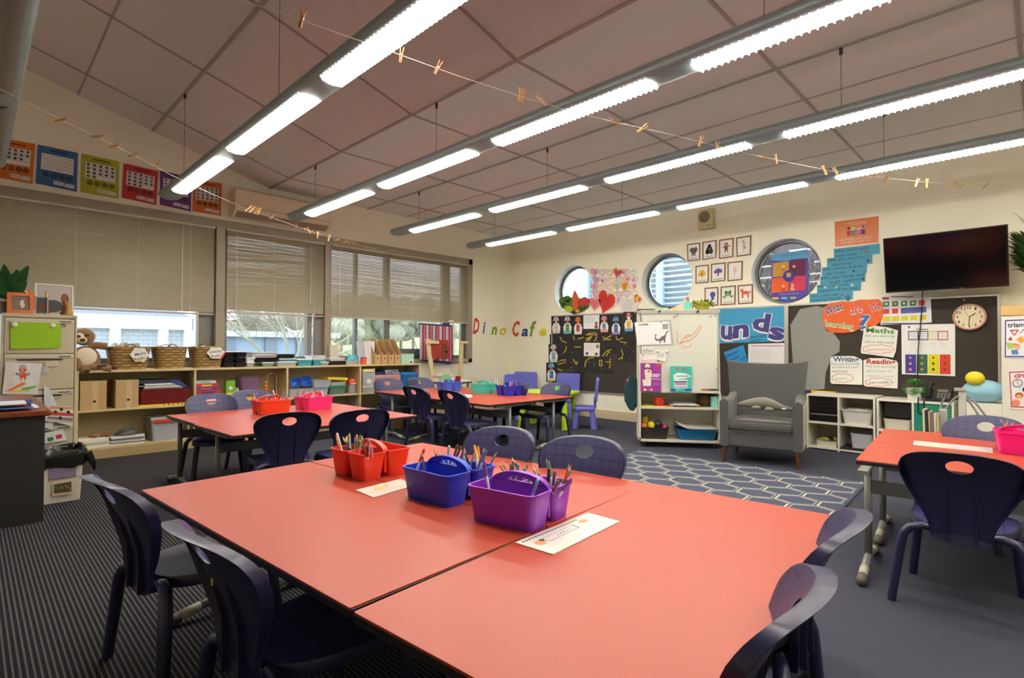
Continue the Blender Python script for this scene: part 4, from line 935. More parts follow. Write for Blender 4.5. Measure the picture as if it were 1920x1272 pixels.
# things stuck on the cabinet
A = Art(lambda u, v: onx(u, v, fx+.006), NA); A.card([(19, 604), (114, 606), (114, 650), (112, 653), (20, 655)], mat((150, 196, 30), .75, bump=.3, scale=14), .004); tag(A.build('green_cloth'), 'lime green fabric pocket hanging on the top cabinet drawer', 'cloth')
for k, (u, v) in enumerate(((27, 609), (99, 611))):
    p = onx(u, v, fx+.012); q = MB(mat((228, 226, 220), .35)); q.ell(p, (.009, .021, .021), 14, 8); tag(q.build('round_magnet', smooth=True), 'white round magnet pinning the green cloth, %s one' % ('left', 'right')[k], 'magnet', 'white round magnets')
A = Art(lambda u, v: onx(u, v, fx+.001), NA); A.lay(); A.text('G', 114, 613.5, 123, 613.5, 7, (96, 82, 130), .03); tag(A.build('letter_magnet'), 'violet letter G stuck on the top drawer beside the green cloth', 'letter')
P1 = lambda u, v: onx(u, v, fx+.014)
A = Art(P1, NA); A.card([(11, 679), (79, 682), (70, 740), (4, 739)], mat((226, 224, 226), .6), .002); A.lay()
for k in range(14): A.line([(13+random.random()*3-k*.2, 683+k*3.4), (26+random.random()*4-k*.3, 683.5+k*3.4)], .6, (214, 170, 170))
A.disc(43, 694, 8, 7, (228, 150, 120)); A.poly([(36, 700), (50, 700), (49, 709), (37, 709)], (214, 84, 40)); A.poly([(29, 697), (36, 701), (36, 705), (30, 703)], (120, 150, 190)); A.poly([(57, 698), (50, 701), (50, 705), (55, 704)], (110, 146, 190))
for x in (39, 46): A.rect(x, 709, x+1.6, 714, (190, 50, 50))
A.lay(); A.disc(38, 694, 1.4, 1.5, (50, 30, 30), 8); A.disc(46.5, 694.5, 1.4, 1.5, (50, 30, 30), 8); A.disc(43, 687.5, 6, 3.6, (170, 168, 166)); A.rect(39, 697, 45, 698.4, (70, 90, 140))
A.poly([(10, 734), (40, 718), (48, 717), (46, 722), (20, 734)], (236, 130, 70)); A.poly([(22, 732), (55, 730), (56, 734), (22, 736)], (236, 214, 60)); A.poly([(40, 728), (70, 723), (66, 727), (50, 732), (40, 732)], (100, 180, 90))
tag(A.build('child_drawing'), 'child drawing of an orange bird figure over a rainbow, on the second drawer', 'drawing')
A = Art(P1, NA); A.card([(82, 724), (92, 727), (106, 758), (98, 806), (84, 802)], mat((222, 222, 226), .6), .002); tag(A.build('sheet_of_paper'), 'white sheet hanging on the third cabinet drawer behind a painting', 'paper')
P2 = lambda u, v: onx(u, v, fx+.024)
A = Art(P2, NA); A.card([(96, 761), (136, 763), (138, 775), (136, 799), (84, 788), (88, 780)], mat((228, 222, 200), .6), .002); A.lay()
A.poly([(97, 762), (135, 764), (136, 768), (95, 767)], (224, 150, 100)); A.poly([(93, 772), (137, 775), (138, 781), (92, 779)], (206, 70, 60)); A.poly([(90, 781), (137, 784), (136, 790), (88, 786)], (140, 120, 150)); A.poly([(86, 788), (136, 790), (136, 794), (86, 791)], (190, 206, 180)); A.lay()
for x, y in ((104, 773), (115, 768), (128, 773), (113, 784)): A.disc(x, y, 3.6, 3.2, (40, 56, 52), 9)
tag(A.build('child_painting'), 'bright child painting with red band and dark blobs on the lower cabinet', 'painting')
A = Art(P1, NA); A.card([(84, 812), (118, 805), (126, 826), (84, 832)], mat((226, 226, 228), .6), .002); A.lay(); A.poly([(88, 822), (99, 819), (101, 826), (90, 829)], (60, 120, 60)); A.poly([(104, 817), (115, 814), (117, 821), (106, 824)], (200, 50, 46)); tag(A.build('notice_sheet'), 'notice sheet with a green and a red button, low on the cabinet', 'paper')
A = Art(lambda u, v: onx(u, v, fx+.010), NA); A.card([(85, 680), (110, 677), (110, 686), (86, 688)], mat((214, 196, 180), .5), .001); tag(A.build('faded_label'), 'faded pinkish label on the second drawer', 'label')
q = MB(plasticclear('tape', (220, 224, 228), .4)); p = onx(84, 695, fx+.01); q.ell(p, (.006, .03, .035), 8, 6); tag(q.build('plastic_scrap'), 'crumpled clear plastic scrap behind the child drawing', 'plastic')
# things on top of the cabinet
def framebox(c, label, m_, w_, h_, rz, tilt, z, pics, nm='photo_frame', bw=.018, gr=None):
    t = thing(nm, label, 'picture frame', (c[0], c[1], z), rz, gr)
    M = Matrix.Rotation(-tilt, 4, 'Y')
    q = MB(m_); q.T = M
    q.box(-.006, .008, -w_/2, -w_/2+bw, 0, h_); q.box(-.006, .008, w_/2-bw, w_/2, 0, h_); q.box(-.006, .008, -w_/2+bw, w_/2-bw, 0, bw); q.box(-.006, .008, -w_/2+bw, w_/2-bw, h_-bw, h_); q.box(-.008, -.006, -w_/2, w_/2, 0, h_); q.build('frame', t)
    A = Art(lambda a, b: M @ V((.001, -w_/2+bw+(w_-2*bw)*a, h_-bw-(h_-2*bw)*b)), M.to_3x3() @ V((1, 0, 0)))
    A.rect(0, 0, 1, 1, pics[0]); A.lay()
    for (x, y, rx, ry, c_) in pics[1:]: A.disc(x, y, rx, ry, c_, 14); A.lay()
    A.build('picture', t)
    return t
TZ = CH_+.001
p = onz(40, 586, CH_); 
framebox((fx-.06, onx(39, 570, fx-.06).y), 'orange wooden photo frame at the front of the cabinet top', mat((214, 106, 50), .5), onx(66, 570, fx-.06).y-onx(15, 570, fx-.06).y, .175, .05, .12, TZ, [(120, 112, 90), (.35, .5, .16, .2, (150, 110, 86)), (.6, .55, .14, .3, (214, 214, 214)), (.8, .4, .12, .2, (150, 96, 84))], bw=.028)
framebox((fx-.10, onx(78, 570, fx-.10).y), 'small silver photo frame beside the orange frame', mat((176, 176, 170), .35, metal=.3), .088, .155, -.1, .15, TZ, [(74, 84, 86), (.5, .6, .35, .3, (110, 60, 56))], bw=.01)
t = framebox((fx-.26, onx(103, 560, fx-.26).y), 'large white framed print at the back of the cabinet top', mat((226, 224, 218), .5), onx(138, 560, fx-.26).y-onx(64, 560, fx-.26).y, .285, .06, .14, TZ, [(186, 176, 176), (.45, .72, .3, .22, (70, 78, 74)), (.2, .85, .2, .2, (110, 60, 56)), (.8, .45, .12, .2, (130, 80, 60))], bw=.014)
q = MB(mat((205, 170, 70), .3, metal=.6)); p = V((fx-.16, onx(87, 560, fx-.16).y, TZ)); q.smooth = True; q.lathe([(.018, .10), (.008, .115), (.010, .17), (.006, .185), (.012, .20)], 10, (p.x, p.y, p.z)); q.lathe([(.02, 0), (.01, .02), (.008, .10), (.018, .1)], 10, (p.x, p.y, p.z)); tag(q.build('gold_trophy'), 'slim gold trophy cup among the picture frames', 'trophy')
for k, (u, h_, c) in enumerate(((123, .13, (150, 90, 50)), (129, .06, (190, 150, 90)))):
    p = V((fx-.07-.05*(1-k), onx(u, 570, fx-.07).y, TZ)); z0_ = .07 if k == 0 else 0
    q = MB(mat(c, .5, var=.3)); q.smooth = True; q.lathe([(.03, 0), (.034, .02), (.02, .05), (.026, .065), (.012, .09), (.018, .11), (.004, .14 if k == 0 else .09)], 12, tuple(p)); tag(q.build('figurine'), ('tall brown figurine at the right of the cabinet top', 'small gilt figurine in front at the right of the cabinet top')[k], 'figurine')
FUR = mat((196, 110, 30), .95, var=.35, scale=90, bump=1.0, sheen=.5)
t = thing('plush_toy', 'fluffy orange plush head with one white eye behind the orange frame', 'soft toy', (fx-.26, onx(42, 560, fx-.26).y, TZ))
q = MB(FUR); q.smooth = True; c = V((fx-.25, onx(42, 560, fx-.25).y, TZ+.115)); q.ell(c, (.10, .095, .12), 20, 12); q.build('body', t, True, smooth=True)
q = MB(mat((230, 226, 200), .5)); q.smooth = True; e_ = V((fx-.155, onx(46, 549, fx-.155).y, onx(46, 549, fx-.155).z)); q.ell(e_, (.012, .022, .017), 12, 8); ey = q.build('eye', t, True, smooth=True); q = MB(mat((20, 20, 18), .3)); q.ell(e_+V((.012, .002, .0)), (.004, .008, .008), 10, 6); q.build('pupil', ey, True)
t = thing('potted_plant', 'dark green broad-leaved plant standing at the left end of the cabinet', 'plant', (fx-.22, onx(2, 560, fx-.22).y, TZ))
LEAF = mat((30, 84, 30), .4, var=.3, scale=20)
def leaf(q, base, tip, w_, droop=.02, n=6, sd=None):
    base, tip = V(base), V(tip); d = tip-base; side = d.cross(sd or V((0, 0, 1)));
    if side.length < 1e-4: side = V((1, 0, 0))
    side.normalize(); up = side.cross(d).normalized(); R = []
    for i in range(n+1):
        f_ = i/n; c = base+d*f_-V((0, 0, droop*math.sin(PI*f_)*-1+droop*2*f_*f_)); ww = w_*math.sin(PI*min(.98, f_*.9+.06))
        R += [c-side*ww+up*ww*.25, c, c+side*ww+up*ww*.25]
    fs = []
    for i in range(n): fs += [(3*i, 3*i+1, 3*i+4, 3*i+3), (3*i+1, 3*i+2, 3*i+5, 3*i+4)]
    q.add(R, fs)
pb = V((fx-.18, onx(16, 560, fx-.18).y, TZ+.12))
q = MB(mat((110, 90, 60), .7)); q.lathe([(.045, 0), (.055, .10), (.05, .10), (.04, .02)], 14, (pb.x, pb.y, TZ)); q.build('pot', t, True)
for (u, v) in ((53, 499), (33, 506), (-14, 500), (-32, 520), (50, 527), (-10, 535), (8, 496)):
    tp = onx(u, v, fx-.16+random.uniform(-.06, .04)); q = MB(LEAF); q.smooth = True; leaf(q, pb, tp, .046, .0, 8, V((1, -.3, .15))); q.build('leaf', t, True, smooth=True)
# ------------------------------------------------------------------ sloth soft toy
SLF = mat((140, 102, 66), .95, var=.35, scale=120, bump=1.0, sheen=.4); CRF = mat((226, 214, 190), .95, var=.12, scale=90, bump=.6); DKF = mat((70, 56, 46), .9, var=.2, scale=80, bump=.5)
sx = SHF-.10
def sp_(u, v, dx=0.): return onx(u, v, sx+dx)
t = thing('sloth_soft_toy', 'brown and cream sloth soft toy slumped between the cabinet and the baskets', 'soft toy', (sx, sp_(160, 690).y, ST))
def fuzzy(c, r, n=26, m=16, amp=.05):
    R = []
    for j in range(m+1):
        th_ = PI*j/m; q_ = max(math.sin(th_), .02)
        R.append([V((c[0]+r[0]*q_*math.cos(2*PI*k/n)*(1+amp*noise.noise(V((k*1.7, j*1.9, c[1]*50)))), c[1]+r[1]*q_*math.sin(2*PI*k/n)*(1+amp*noise.noise(V((k*1.7+9, j*1.9, c[1]*50)))), c[2]-r[2]*math.cos(th_))) for k in range(n)])
    return R
q = MB(SLF); q.smooth = True
q.rings(fuzzy(sp_(160, 674, -.03), (.09, .115, .125)))
for pts, rr in (([sp_(166, 650, 0), sp_(182, 648, .02), sp_(200, 650, .02)], [.038, .034, .036]), ([sp_(150, 655, .02), sp_(147, 675, .05), sp_(150, 690, .06)], [.03, .027, .028]),
                ([sp_(165, 690, .02), sp_(180, 691, .05), sp_(195, 692, .07), sp_(209, 693, .08)], [.042, .04, .038, .034]), ([sp_(152, 690, .02), sp_(155, 693, .08), sp_(162, 693, .12)], [.04, .04, .038])):
    q.tube(pts, rr, 12)
q.build('body', t, True, smooth=True)
q = MB(SLF); q.smooth = True; hd = sp_(158, 632, 0); q.rings(fuzzy(hd, (.085, .082, .082), amp=.07)); ho = q.build('head', t, True, smooth=True)
q = MB(CRF); q.smooth = True; q.ell(sp_(154, 634, .052), (.036, .058, .054), 16, 10); q.build('face', ho, True, smooth=True)
q = MB(DKF); q.smooth = True
q.ell(sp_(146, 631, .084), (.010, .022, .013), 10, 6); q.ell(sp_(163, 629, .082), (.010, .020, .013), 10, 6); q.ell(sp_(155, 638, .094), (.014, .022, .015), 10, 6); q.build('eye_patches', ho, True, smooth=True)
q = MB(CRF); q.smooth = True; q.ell(sp_(161, 669, .052), (.03, .085, .085), 16, 10); q.build('belly', t, True, smooth=True)
q = MB(DKF); q.smooth = True
for u, v, d in ((206, 655, .02), (214, 690, .1), (164, 696, .135), (176, 697, .08)): q.ell(sp_(u, v, d), (.022, .024, .014), 10, 6)
q.build('claws', t, True, smooth=True)
q = MB(DKF); q.box(SHF-.10, SHF-.0, sp_(180, 690).y, sp_(196, 690).y, ST+.002, ST+.05); tag(q.build('dark_box'), 'little dark box between the sloth and the first basket', 'box')
# ------------------------------------------------------------------ desk at the left edge
DKW = mat((38, 38, 36), .45, var=.08, scale=6); CHR = mat((120, 52, 32), .35, var=.12, scale=14)
g0 = onz(83, 978); dxr = g0.x; dyf = .335
t = thing('teacher_desk', 'dark desk with a reddish-brown top at the left picture edge', 'desk', (dxr-.7, dyf-.3, 0))
dz = ony(70, 757, dyf).z
q = MB(CHR); q.rbox(dxr-1.5, dxr+.035, dyf-.60, dyf+.03, dz-.032, dz, .02, 5, .006); q.build('desktop', t, True)
q = MB(DKW); q.box(dxr-.035, dxr, dyf-.58, dyf, 0, dz-.032); q.build('side_panel', t, True, bevel=.003)
q = MB(DKW); q.box(dxr-1.4, dxr-.035, dyf-.05, dyf-.03, .20, dz-.032); q.build('modesty_panel', t, True)
q = MB(DKW); q.box(dxr-1.4, dxr-1.365, dyf-.58, dyf, 0, dz-.032); q.build('side_panel', t, True)
q = MB(mat((40, 74, 92), .5)); q.rbin(dxr-.75, dxr-.13, dyf-.40, dyf-.07, 0.001, .26, .02, .004, .03, .008); tag(q.build('blue_storage_box'), 'dark blue storage box on the floor under the desk', 'box')
pcs = [((226, 224, 228), .002), ((60, 120, 180), .012), ((226, 100, 50), .018), ((30, 50, 110), .009), ((220, 222, 230), .014)]
for k, (c, h_) in enumerate(pcs):
    q = MB(mat(c, .55)); a0 = dz+.001+k*.009; w_ = [.40, .25, .30, .36, .30][k]; xo = dxr-.03-[.10, .005, .06, .12, .02][k]; yo = dyf-.02-[0, .03, .05, .02, .06][k]
    P_ = []
    for i in range(9): P_.append((xo-w_*i/8, yo, a0+.004*math.sin(i*.9+k)+.003))
    q.rings([[V(p_), V((p_[0], p_[1]-.24, p_[2]-.002)), V((p_[0], p_[1]-.24, p_[2]+.0035)), V((p_[0], p_[1], p_[2]+.0045))] for p_ in P_])
    tag(q.build('artwork_sheet'), ['white sheet at the bottom of the desk paper pile', 'blue painted sheet in the desk paper pile', 'orange painted sheet in the desk paper pile', 'navy painted sheet in the desk paper pile', 'pale painted sheet topping the desk paper pile'][k], 'paper', 'paper pile on the desk')
# ------------------------------------------------------------------ bin with a liner
t0 = onz(84, 947); t1 = onz(155, 937)
t = thing('waste_bin', 'white bin with dark liner and a taped purple sign, beside the desk', 'bin', ((t0.x+t1.x)/2-.1, (t0.y+t1.y)/2, 0))
bh = ony(150, 838, t1.y).z; bxr = (t0.x+t1.x)/2
q = MB(mat((224, 216, 196), .5)); q.rbin(bxr-.26, bxr+.004, t0.y-.03, t1.y+.004, 0, bh, .015, .004, .015, .004); q.build('bin_body', t, True)
LIN = mat((34, 36, 32), .22, bump=.8, scale=40); random.seed(8)
q = MB(LIN); q.smooth = True; R = []; n = 48; cx, cy, hx, hy = bxr-.128, (t0.y+t1.y)/2-.013, .135, (t1.y-t0.y)/2+.02
def rr_(k, ex, z, j): a = 2*PI*k/n; c, s_ = math.cos(a), math.sin(a); return V((cx+(hx+ex)*math.copysign(abs(c)**.4, c), cy+(hy+ex)*math.copysign(abs(s_)**.4, s_), z))
for j, (ex, dz_) in enumerate(((.012, -.10), (.022, -.06), (.026, -.02), (.018, .012), (.0, .018), (-.012, .0), (-.02, -.12))):
    R.append([rr_(k, ex+.008*noise.noise(V((k*.9, j*.5, 1))), bh+dz_+.022*noise.noise(V((k*.35, j*.3, 7))), j) for k in range(n)])
q.rings(R, False, True); q.tube([(bxr-.0, t1.y+.02, bh-.02), (bxr+.0, t1.y+.05, bh-.09), (bxr-.02, t1.y+.065, bh-.15)], [.03, .022, .008], 8); q.build('bin_liner', t, True, smooth=True)
A = Art(lambda u, v: onx(u, v, bxr+.0005), NA); A.lay(); A.poly([(91, 872), (143, 868), (143, 894), (92, 902)], (128, 108, 140)); A.lay()
for k in range(7): A.line([(92, 876+k*3.6), (142, 872.5+k*3)], .9, (186, 176, 196))
A.text('ONLY', 100, 882, 128, 879, 7, (225, 222, 228), .02)
A.k = 1; A.poly([(98, 906), (137, 899), (137, 927), (98, 931)], (216, 200, 150)); A.lay(); A.poly([(101, 909), (134, 903), (134, 922), (101, 926)], (86, 74, 52)); A.lay()
for k in range(9): A.disc(104+k*3.4, 914+(k % 3)*3-k*.4, 2, 2, random.choice([(150, 120, 70), (96, 110, 70), (60, 50, 40)]), 8)
A.build('bin_sign', t, True)
# ------------------------------------------------------------------ strings with pegs
STR = mat((216, 210, 200), .6); PEG = mat((206, 160, 100), .6, var=.15, scale=40); PEGD = mat((160, 96, 50), .6, var=.15, scale=40); SPR = mat((150, 150, 150), .3, metal=.8)
def pegline(E0, E1, px, pegs, label, gr, plabel, D=None):
    E0, E1 = V(E0), V(E1); n = (E1-E0).cross(V((0, 0, 1))).normalized()
    L = [onplane(u, v, E0, n) for u, v in px]
    q = MB(STR); q.tube(L, .0017, 5); tag(q.build('peg_string', smooth=True), label, 'string')
    d = (E1-E0).normalized()
    m0 = {}
    for i, (u, v, ang) in enumerate(pegs):
        c = onplane(u, v, E0, n); dark = (u+v) < 1010 and u > 540
        if dark not in m0:
            q = MB(PEGD if dark else PEG)
            for s in (-1, 1):
                q.prism([(s*.0015, -.004, -.034), (s*.0055, -.004, -.034), (s*.0065, -.004, -.005), (s*.0068, -.004, .010), (s*.0105, -.004, .036), (s*.0065, -.004, .038), (s*.0022, -.004, .006), (s*.0012, -.004, -.01)], (0, .008, 0))
            q.use(SPR); q.tube([(-.008, 0, .004), (.008, 0, .004)], .0035, 8)
            o = q.build('clothes_peg'); 
            me = o.data; off = o.location.copy()
            for v_ in me.vertices: v_.co += off
            m0[dark] = me; bpy.data.objects.remove(o)
        o = bpy.data.objects.new('clothes_peg', m0[dark]); COL.objects.link(o); o.location = c
        # stand in the plane facing the camera: local x along the string, rolled by ang
        X = (CR-_Z*CR.dot(_Z)).normalized(); Y = V((0, 0, 1)).cross(X)
        B = Matrix((X, Y, V((0, 0, 1)))).transposed(); R_ = Matrix.Rotation(math.radians(ang), 3, Y)
        T_ = Matrix.Rotation(math.radians(random.uniform(-30, 30)), 3, V((0, 0, 1)))
        o.rotation_euler = (R_ @ T_ @ B).to_euler()
        tag(o, plabel, 'clothes peg', gr)
random.seed(31)
pegline(onz(0, 168, 2.43), onx(762, 476, XA+.04), [(-30, 152), (0, 167), (60, 197), (115, 225), (182, 257), (215, 273), (255, 293), (320, 328), (400, 365), (463, 392), (512, 409), (560, 426), (610, 443), (650, 454), (690, 464), (730, 471), (762, 475)],
        [(114, 225, 75), (182, 256, 90), (215, 273, 70), (249, 291, 72), (295, 309, 35), (466, 392, 50), (473, 394, 45), (481, 396, 30), (486, 397, 25), (511, 407, 62), (553, 423, 55), (573, 429, 60), (579, 433, -35), (596, 441, 5), (617, 447, 15), (632, 450, 80), (648, 454, 70), (657, 456, 65), (664, 457, 60), (685, 466, 0), (705, 468, -5), (729, 472, 5), (738, 473, -10), (751, 475, 5), (758, 476, -5)],
        'thin string sagging along the window wall in front of the number posters', 'pegs on the window wall string', 'wooden clothes peg clipped on the string in front of the blinds and posters')
pegline(onz(440, -6, 2.43), ony(1893, 348, YB-.02), [(380, -25), (455, 1), (565, 38), (650, 68), (753, 104), (860, 143), (975, 181), (1060, 206), (1152, 229), (1230, 246), (1313, 266), (1400, 288), (1470, 303), (1550, 319), (1620, 329), (1690, 337), (1760, 344), (1830, 347), (1893, 348)],
        [(566, 37, 14), (752, 104, 8), (821, 127, 26), (975, 178, 10), (980, 180, 14), (1016, 188, -40), (1152, 229, -62), (1204, 241, 55), (1313, 266, 20), (1344, 277, 10), (1431, 296, -80), (1455, 299, -8), (1546, 320, -25), (1567, 322, -28), (1636, 331, 72), (1662, 334, 26), (1719, 343, 22), (1738, 344, 3), (1793, 347, -28), (1805, 348, 45), (1848, 349, 48)],
        'long thin string sagging across the room below the ceiling lights', 'pegs on the long room string', 'wooden clothes peg clipped on the long string under the ceiling lights')
# ------------------------------------------------------------------ pencil caddies
def plast(c): return mat(c, .32, var=.02, scale=5, spec=.5)
def make_caddy(c, label):
    m_ = plast(c); t = thing('pencil_caddy', label, 'caddy', group='pencil caddies on the tables')
    q = MB(m_); q.rbin(-.122, .122, -.118, -.004, 0, .108, .012, .003, .022, .004); q.build('large_bin', t, smooth=True, shade=.7)
    for s in (-1, 1): q = MB(m_); q.rbin(*sorted((s*.006, s*.122)), .006, .118, 0, .108, .012, .003, .02, .004); q.build('small_bin', t, smooth=True, shade=.7)
    q = MB(m_); n = 20; O = [(.105*math.cos(PI*i/n), .098+.042*math.sin(PI*i/n)) for i in range(n+1)]; I = [(.050*math.cos(PI*i/n), .109+.020*math.sin(PI*i/n)) for i in range(n+1)]
    q.smooth = True
    for y0, y1 in ((-.005, .005),):
        R = [[V((x, y, z)) for x, z in O] for y in (y0, y1)]; S = [[V((x, y, z)) for x, z in I] for y in (y0, y1)]
        q.rings([R[0], S[0], S[1], R[1], R[0]], False, False, closed=False)
    q.box(-.105, .105, -.005, .005, .02, .112)
    q.rings([[V((x, y, z)) for x, z in O] for y in (-.011, .011)]+[[V((x*1.02, y, z+.003)) for x, z in O] for y in (.011, -.011)]+[[V((x, -.011, z)) for x, z in O]], False, False, closed=False)
    q.build('handle', t, smooth=True, shade=.7)
    return t
PCOL = [((226, 186, 60), 'yellow'), ((210, 70, 60), 'red'), ((90, 140, 190), 'blue'), ((96, 160, 90), 'green'), ((226, 140, 60), 'orange'), ((236, 236, 236), 'white-barrelled'), ((226, 150, 180), 'pink'), ((120, 84, 60), 'brown'), ((120, 80, 150), 'purple'), ((60, 60, 66), 'black'), ((120, 190, 180), 'teal')]
_pen = {}
def pen(ci, thick):
    k = (ci, thick)
    if k not in _pen:
        c = PCOL[ci][0]; r = .0045 if thick else .0033; q = MB(mat(c, .4) if not thick else mat((232, 232, 234), .35)); q.tube([(0, 0, 0), (0, 0, .135)], r, 7)
        q.use(mat(c, .4)); 
        if thick: q.tube([(0, 0, .105), (0, 0, .15)], r*1.1, 7); q.tube([(0, 0, .15), (0, 0, .154)], [r, r*.5], 7)
        else: q.use(mat((222, 190, 140), .6)); q.tube([(0, 0, .135), (0, 0, .15)], [r, .0012], 7); q.use(mat(c, .4)); q.tube([(0, 0, .15), (0, 0, .154)], [.0012, .0004], 6)
        o = q.build('pencil'); me = o.data
        for v in me.vertices: v.co += o.location
        bpy.data.objects.remove(o); _pen[k] = me
    return _pen[k]
def fill(t, cols, where, short, n_by=None, flat=False):
    """cols: list of colour ids; where: local (x0,x1,y0,y1) of the bin"""
    M = wm(t)
    for ci in cols:
        thick = random.random() < .5
        o = bpy.data.objects.new('felt_pen' if thick else 'pencil', pen(ci, thick)); COL.objects.link(o)
        x = random.uniform(where[0]+.02, where[1]-.02); y = random.uniform(where[2]+.02, where[3]-.02); a = random.uniform(.2, .62); b_ = random.choice((-.5, .5, 2.6, 3.6, 0, 3.1))+random.uniform(-.4, .4)
        bx = x-.055*math.sin(a)*math.cos(b_); byy = y-.055*math.sin(a)*math.sin(b_)
        bx = min(max(bx, where[0]+.016), where[1]-.016); byy = min(max(byy, where[2]+.016), where[3]-.016)
        L = M @ Matrix.Translation((bx, byy, .008+random.uniform(0, .02))) @ Matrix.Rotation(b_, 4, 'Z') @ Matrix.Rotation(a, 4, 'Y')
        o.location = L.to_translation(); o.rotation_euler = L.to_euler()
        tag(o, '%s %s standing in the %s' % (PCOL[ci][1], 'felt pen' if thick else 'pencil', short), 'pen' if thick else 'pencil', 'pens and pencils in the '+short)
CP = [  # centre (x,y) or px, rz, colour, label, short, pens by bin
 ((-1.168, 1.222), .17, (142, 50, 190), 'purple pencil caddy, nearest of the three on the closest tables', 'purple caddy', (13, 7, 2)),
 ((-1.515, 1.215), .06, (34, 62, 200), 'royal blue pencil caddy between the orange-red and purple ones', 'royal blue caddy', (12, 6, 2)),
 ((-2.02, 1.200), PI+.06, (228, 52, 26), 'orange-red pencil caddy crowded with pens, on the closest tables', 'near orange-red caddy', (17, 9, 0)),
 (onz(508, 775, TH), PI/2-.05, (232, 66, 30), 'orange caddy on the left tables, beside a pink caddy', 'orange caddy of the left tables', (4, 5, 5)),
 (onz(588, 767, TH), PI/2+.08, (232, 50, 130), 'bright pink caddy on the left tables', 'pink caddy of the left tables', (2, 3, 5)),
 (onz(842, 733, TH), PI-.1, (70, 106, 214), 'light blue caddy, leftmost on the far tables', 'light blue caddy', (2, 2, 2)),
 (onz(907, 737, TH), .2, (70, 196, 176), 'turquoise caddy in the middle of the far tables', 'turquoise caddy', (3, 1, 2)),
 (onz(956, 741, TH), PI-.1, (46, 52, 180), 'dark blue caddy, right one on the far tables', 'dark blue caddy', (3, 4, 2)),
 (onz(1925, 850, TH), .1, (232, 30, 130), 'pink caddy at the right picture edge with three leaning pens', 'pink caddy at the right edge', (6, 4, 0)),
]
random.seed(77)
for c, rz, col, lb, sh_, (a, b_, d) in CP:
    t = make_caddy(col, lb); t.location = (c[0], c[1], TH+.0005); t.rotation_euler = (0, 0, rz)
    for cnt, wh in ((a, (.006, .122, .006, .118)), (b_, (-.122, -.006, .006, .118)), (d, (-.122, .122, -.118, -.004))):
        fill(t, [random.randrange(len(PCOL)) for _ in range(cnt)], wh, sh_)
# ------------------------------------------------------------------ name cards and papers on the tables
def Zp(z): return lambda u, v: onz(u, v, z)
def tcard(tl, tr, br, bl, z, base, lb, th=.002, nm='name_card'):
    W = [onz(*p, z) for p in (tl, tr, br, bl)]
    def U(a, b): return (W[0]*(1-a)+W[1]*a)*(1-b)+(W[3]*(1-a)+W[2]*a)*b
    A = Art(U, (0, 0, 1), e=.0004); A.card([(0, 0), (1, 0), (1, 1), (0, 1)], base, th); A.k = 1; return A
LAM = mat((244, 242, 232), .18, coat=.6, var=.02)
# card seen upside down: (0,0) at far-left corner in the photo
A = tcard((966, 1019), (1103, 963), (1162, 979), (1037, 1041), TH+.0006, LAM, '')
for k in range(20): A.rect(.04+k*.037, .07, .055+k*.037+.006, .15, (70, 72, 80))
A.line([(.20, .30), (.62, .26), (.62, .48), (.22, .52), (.18, .41), (.20, .30)], .012, (90, 90, 120)); A.line([(.22, .53), (.62, .49)], .014, (200, 110, 110))
scrawl(A, .34, .44, .56, .42, .09, (90, 100, 110), .008, 10)
A.disc(.12, .42, .05, .13, (228, 150, 100), 12); A.disc(.77, .30, .055, .10, (226, 160, 100), 12); A.disc(.17, .34, .02, .07, (70, 66, 70), 8)
for k in range(3): A.line([(.10+.05*k, .66+.08*k), (.56, .60+.09*k)], .01, (176, 186, 180)); A.line([(.62, .60+.09*k), (.94, .46+.10*k)], .01, (180, 176, 190))
A.line([(.10, .9), (.5, .8)], .018, (190, 210, 120))
tag(A.build('name_card'), 'laminated name card lying beside the purple caddy on the nearest tables', 'card')
A = tcard((667, 920), (752, 899), (775, 912), (700, 934), TH+.0006, LAM, '')
A.disc(.35, .4, .12, .16, (232, 190, 110), 12); A.disc(.55, .3, .06, .1, (226, 160, 90), 10)
for k in range(4): A.line([(.12, .55+.09*k), (.9, .5+.09*k)], .012, (180, 180, 176))
tag(A.build('name_card'), 'name card half hidden behind the royal blue caddy', 'card')
A = tcard((1714, 827), (1861, 841), (1862, 850), (1712, 835), TH+.0006, LAM, '')
for k in range(16): A.rect(.04+k*.058, .35, .065+k*.058, .6, (160, 156, 160))
tag(A.build('paper_strip'), 'long narrow white strip on the front table at the right edge', 'paper')
A = tcard((852, 740), (884, 741), (886, 745), (868, 746), TH+.0006, mat((236, 232, 226), .5), '')
tag(A.build('paper_sheet'), 'white sheet between the light blue and turquoise caddies', 'paper')
# stickers on chairs
c = CH[15]; M = wm(c); q = MB(mat((70, 190, 130), .5)); pts = []
for i in range(20): a = 2*PI*i/20; pts.append(M @ V((.042*math.cos(a), by(0, .596)-.001, .596+.030*math.sin(a))))
fwd = M.to_3x3() @ V((0, .003, 0)); q.prism(pts, fwd); q.use(mat((180, 220, 90), .5)); q.flat([M @ V((.012+.018*math.cos(2*PI*i/12), by(0, .596)+.0028, .589+.014*math.sin(2*PI*i/12))) for i in range(12)])
tag(q.build('round_sticker'), 'round green sticker filling the hole of a chair back at the far tables', 'sticker')
c = CH[2]; M = wm(c); q = MB(mat((214, 196, 50), .5)); q.box(-.004, .004, -.001, .0015, -.008, .008); 
for v in range(len(q.v)): q.v[v] = M @ (q.v[v]+V((-.02, by(-.02, .515)-.012, .515)))
tag(q.build('yellow_sticker'), 'tiny yellow sticker on the back of the near left chair', 'sticker')
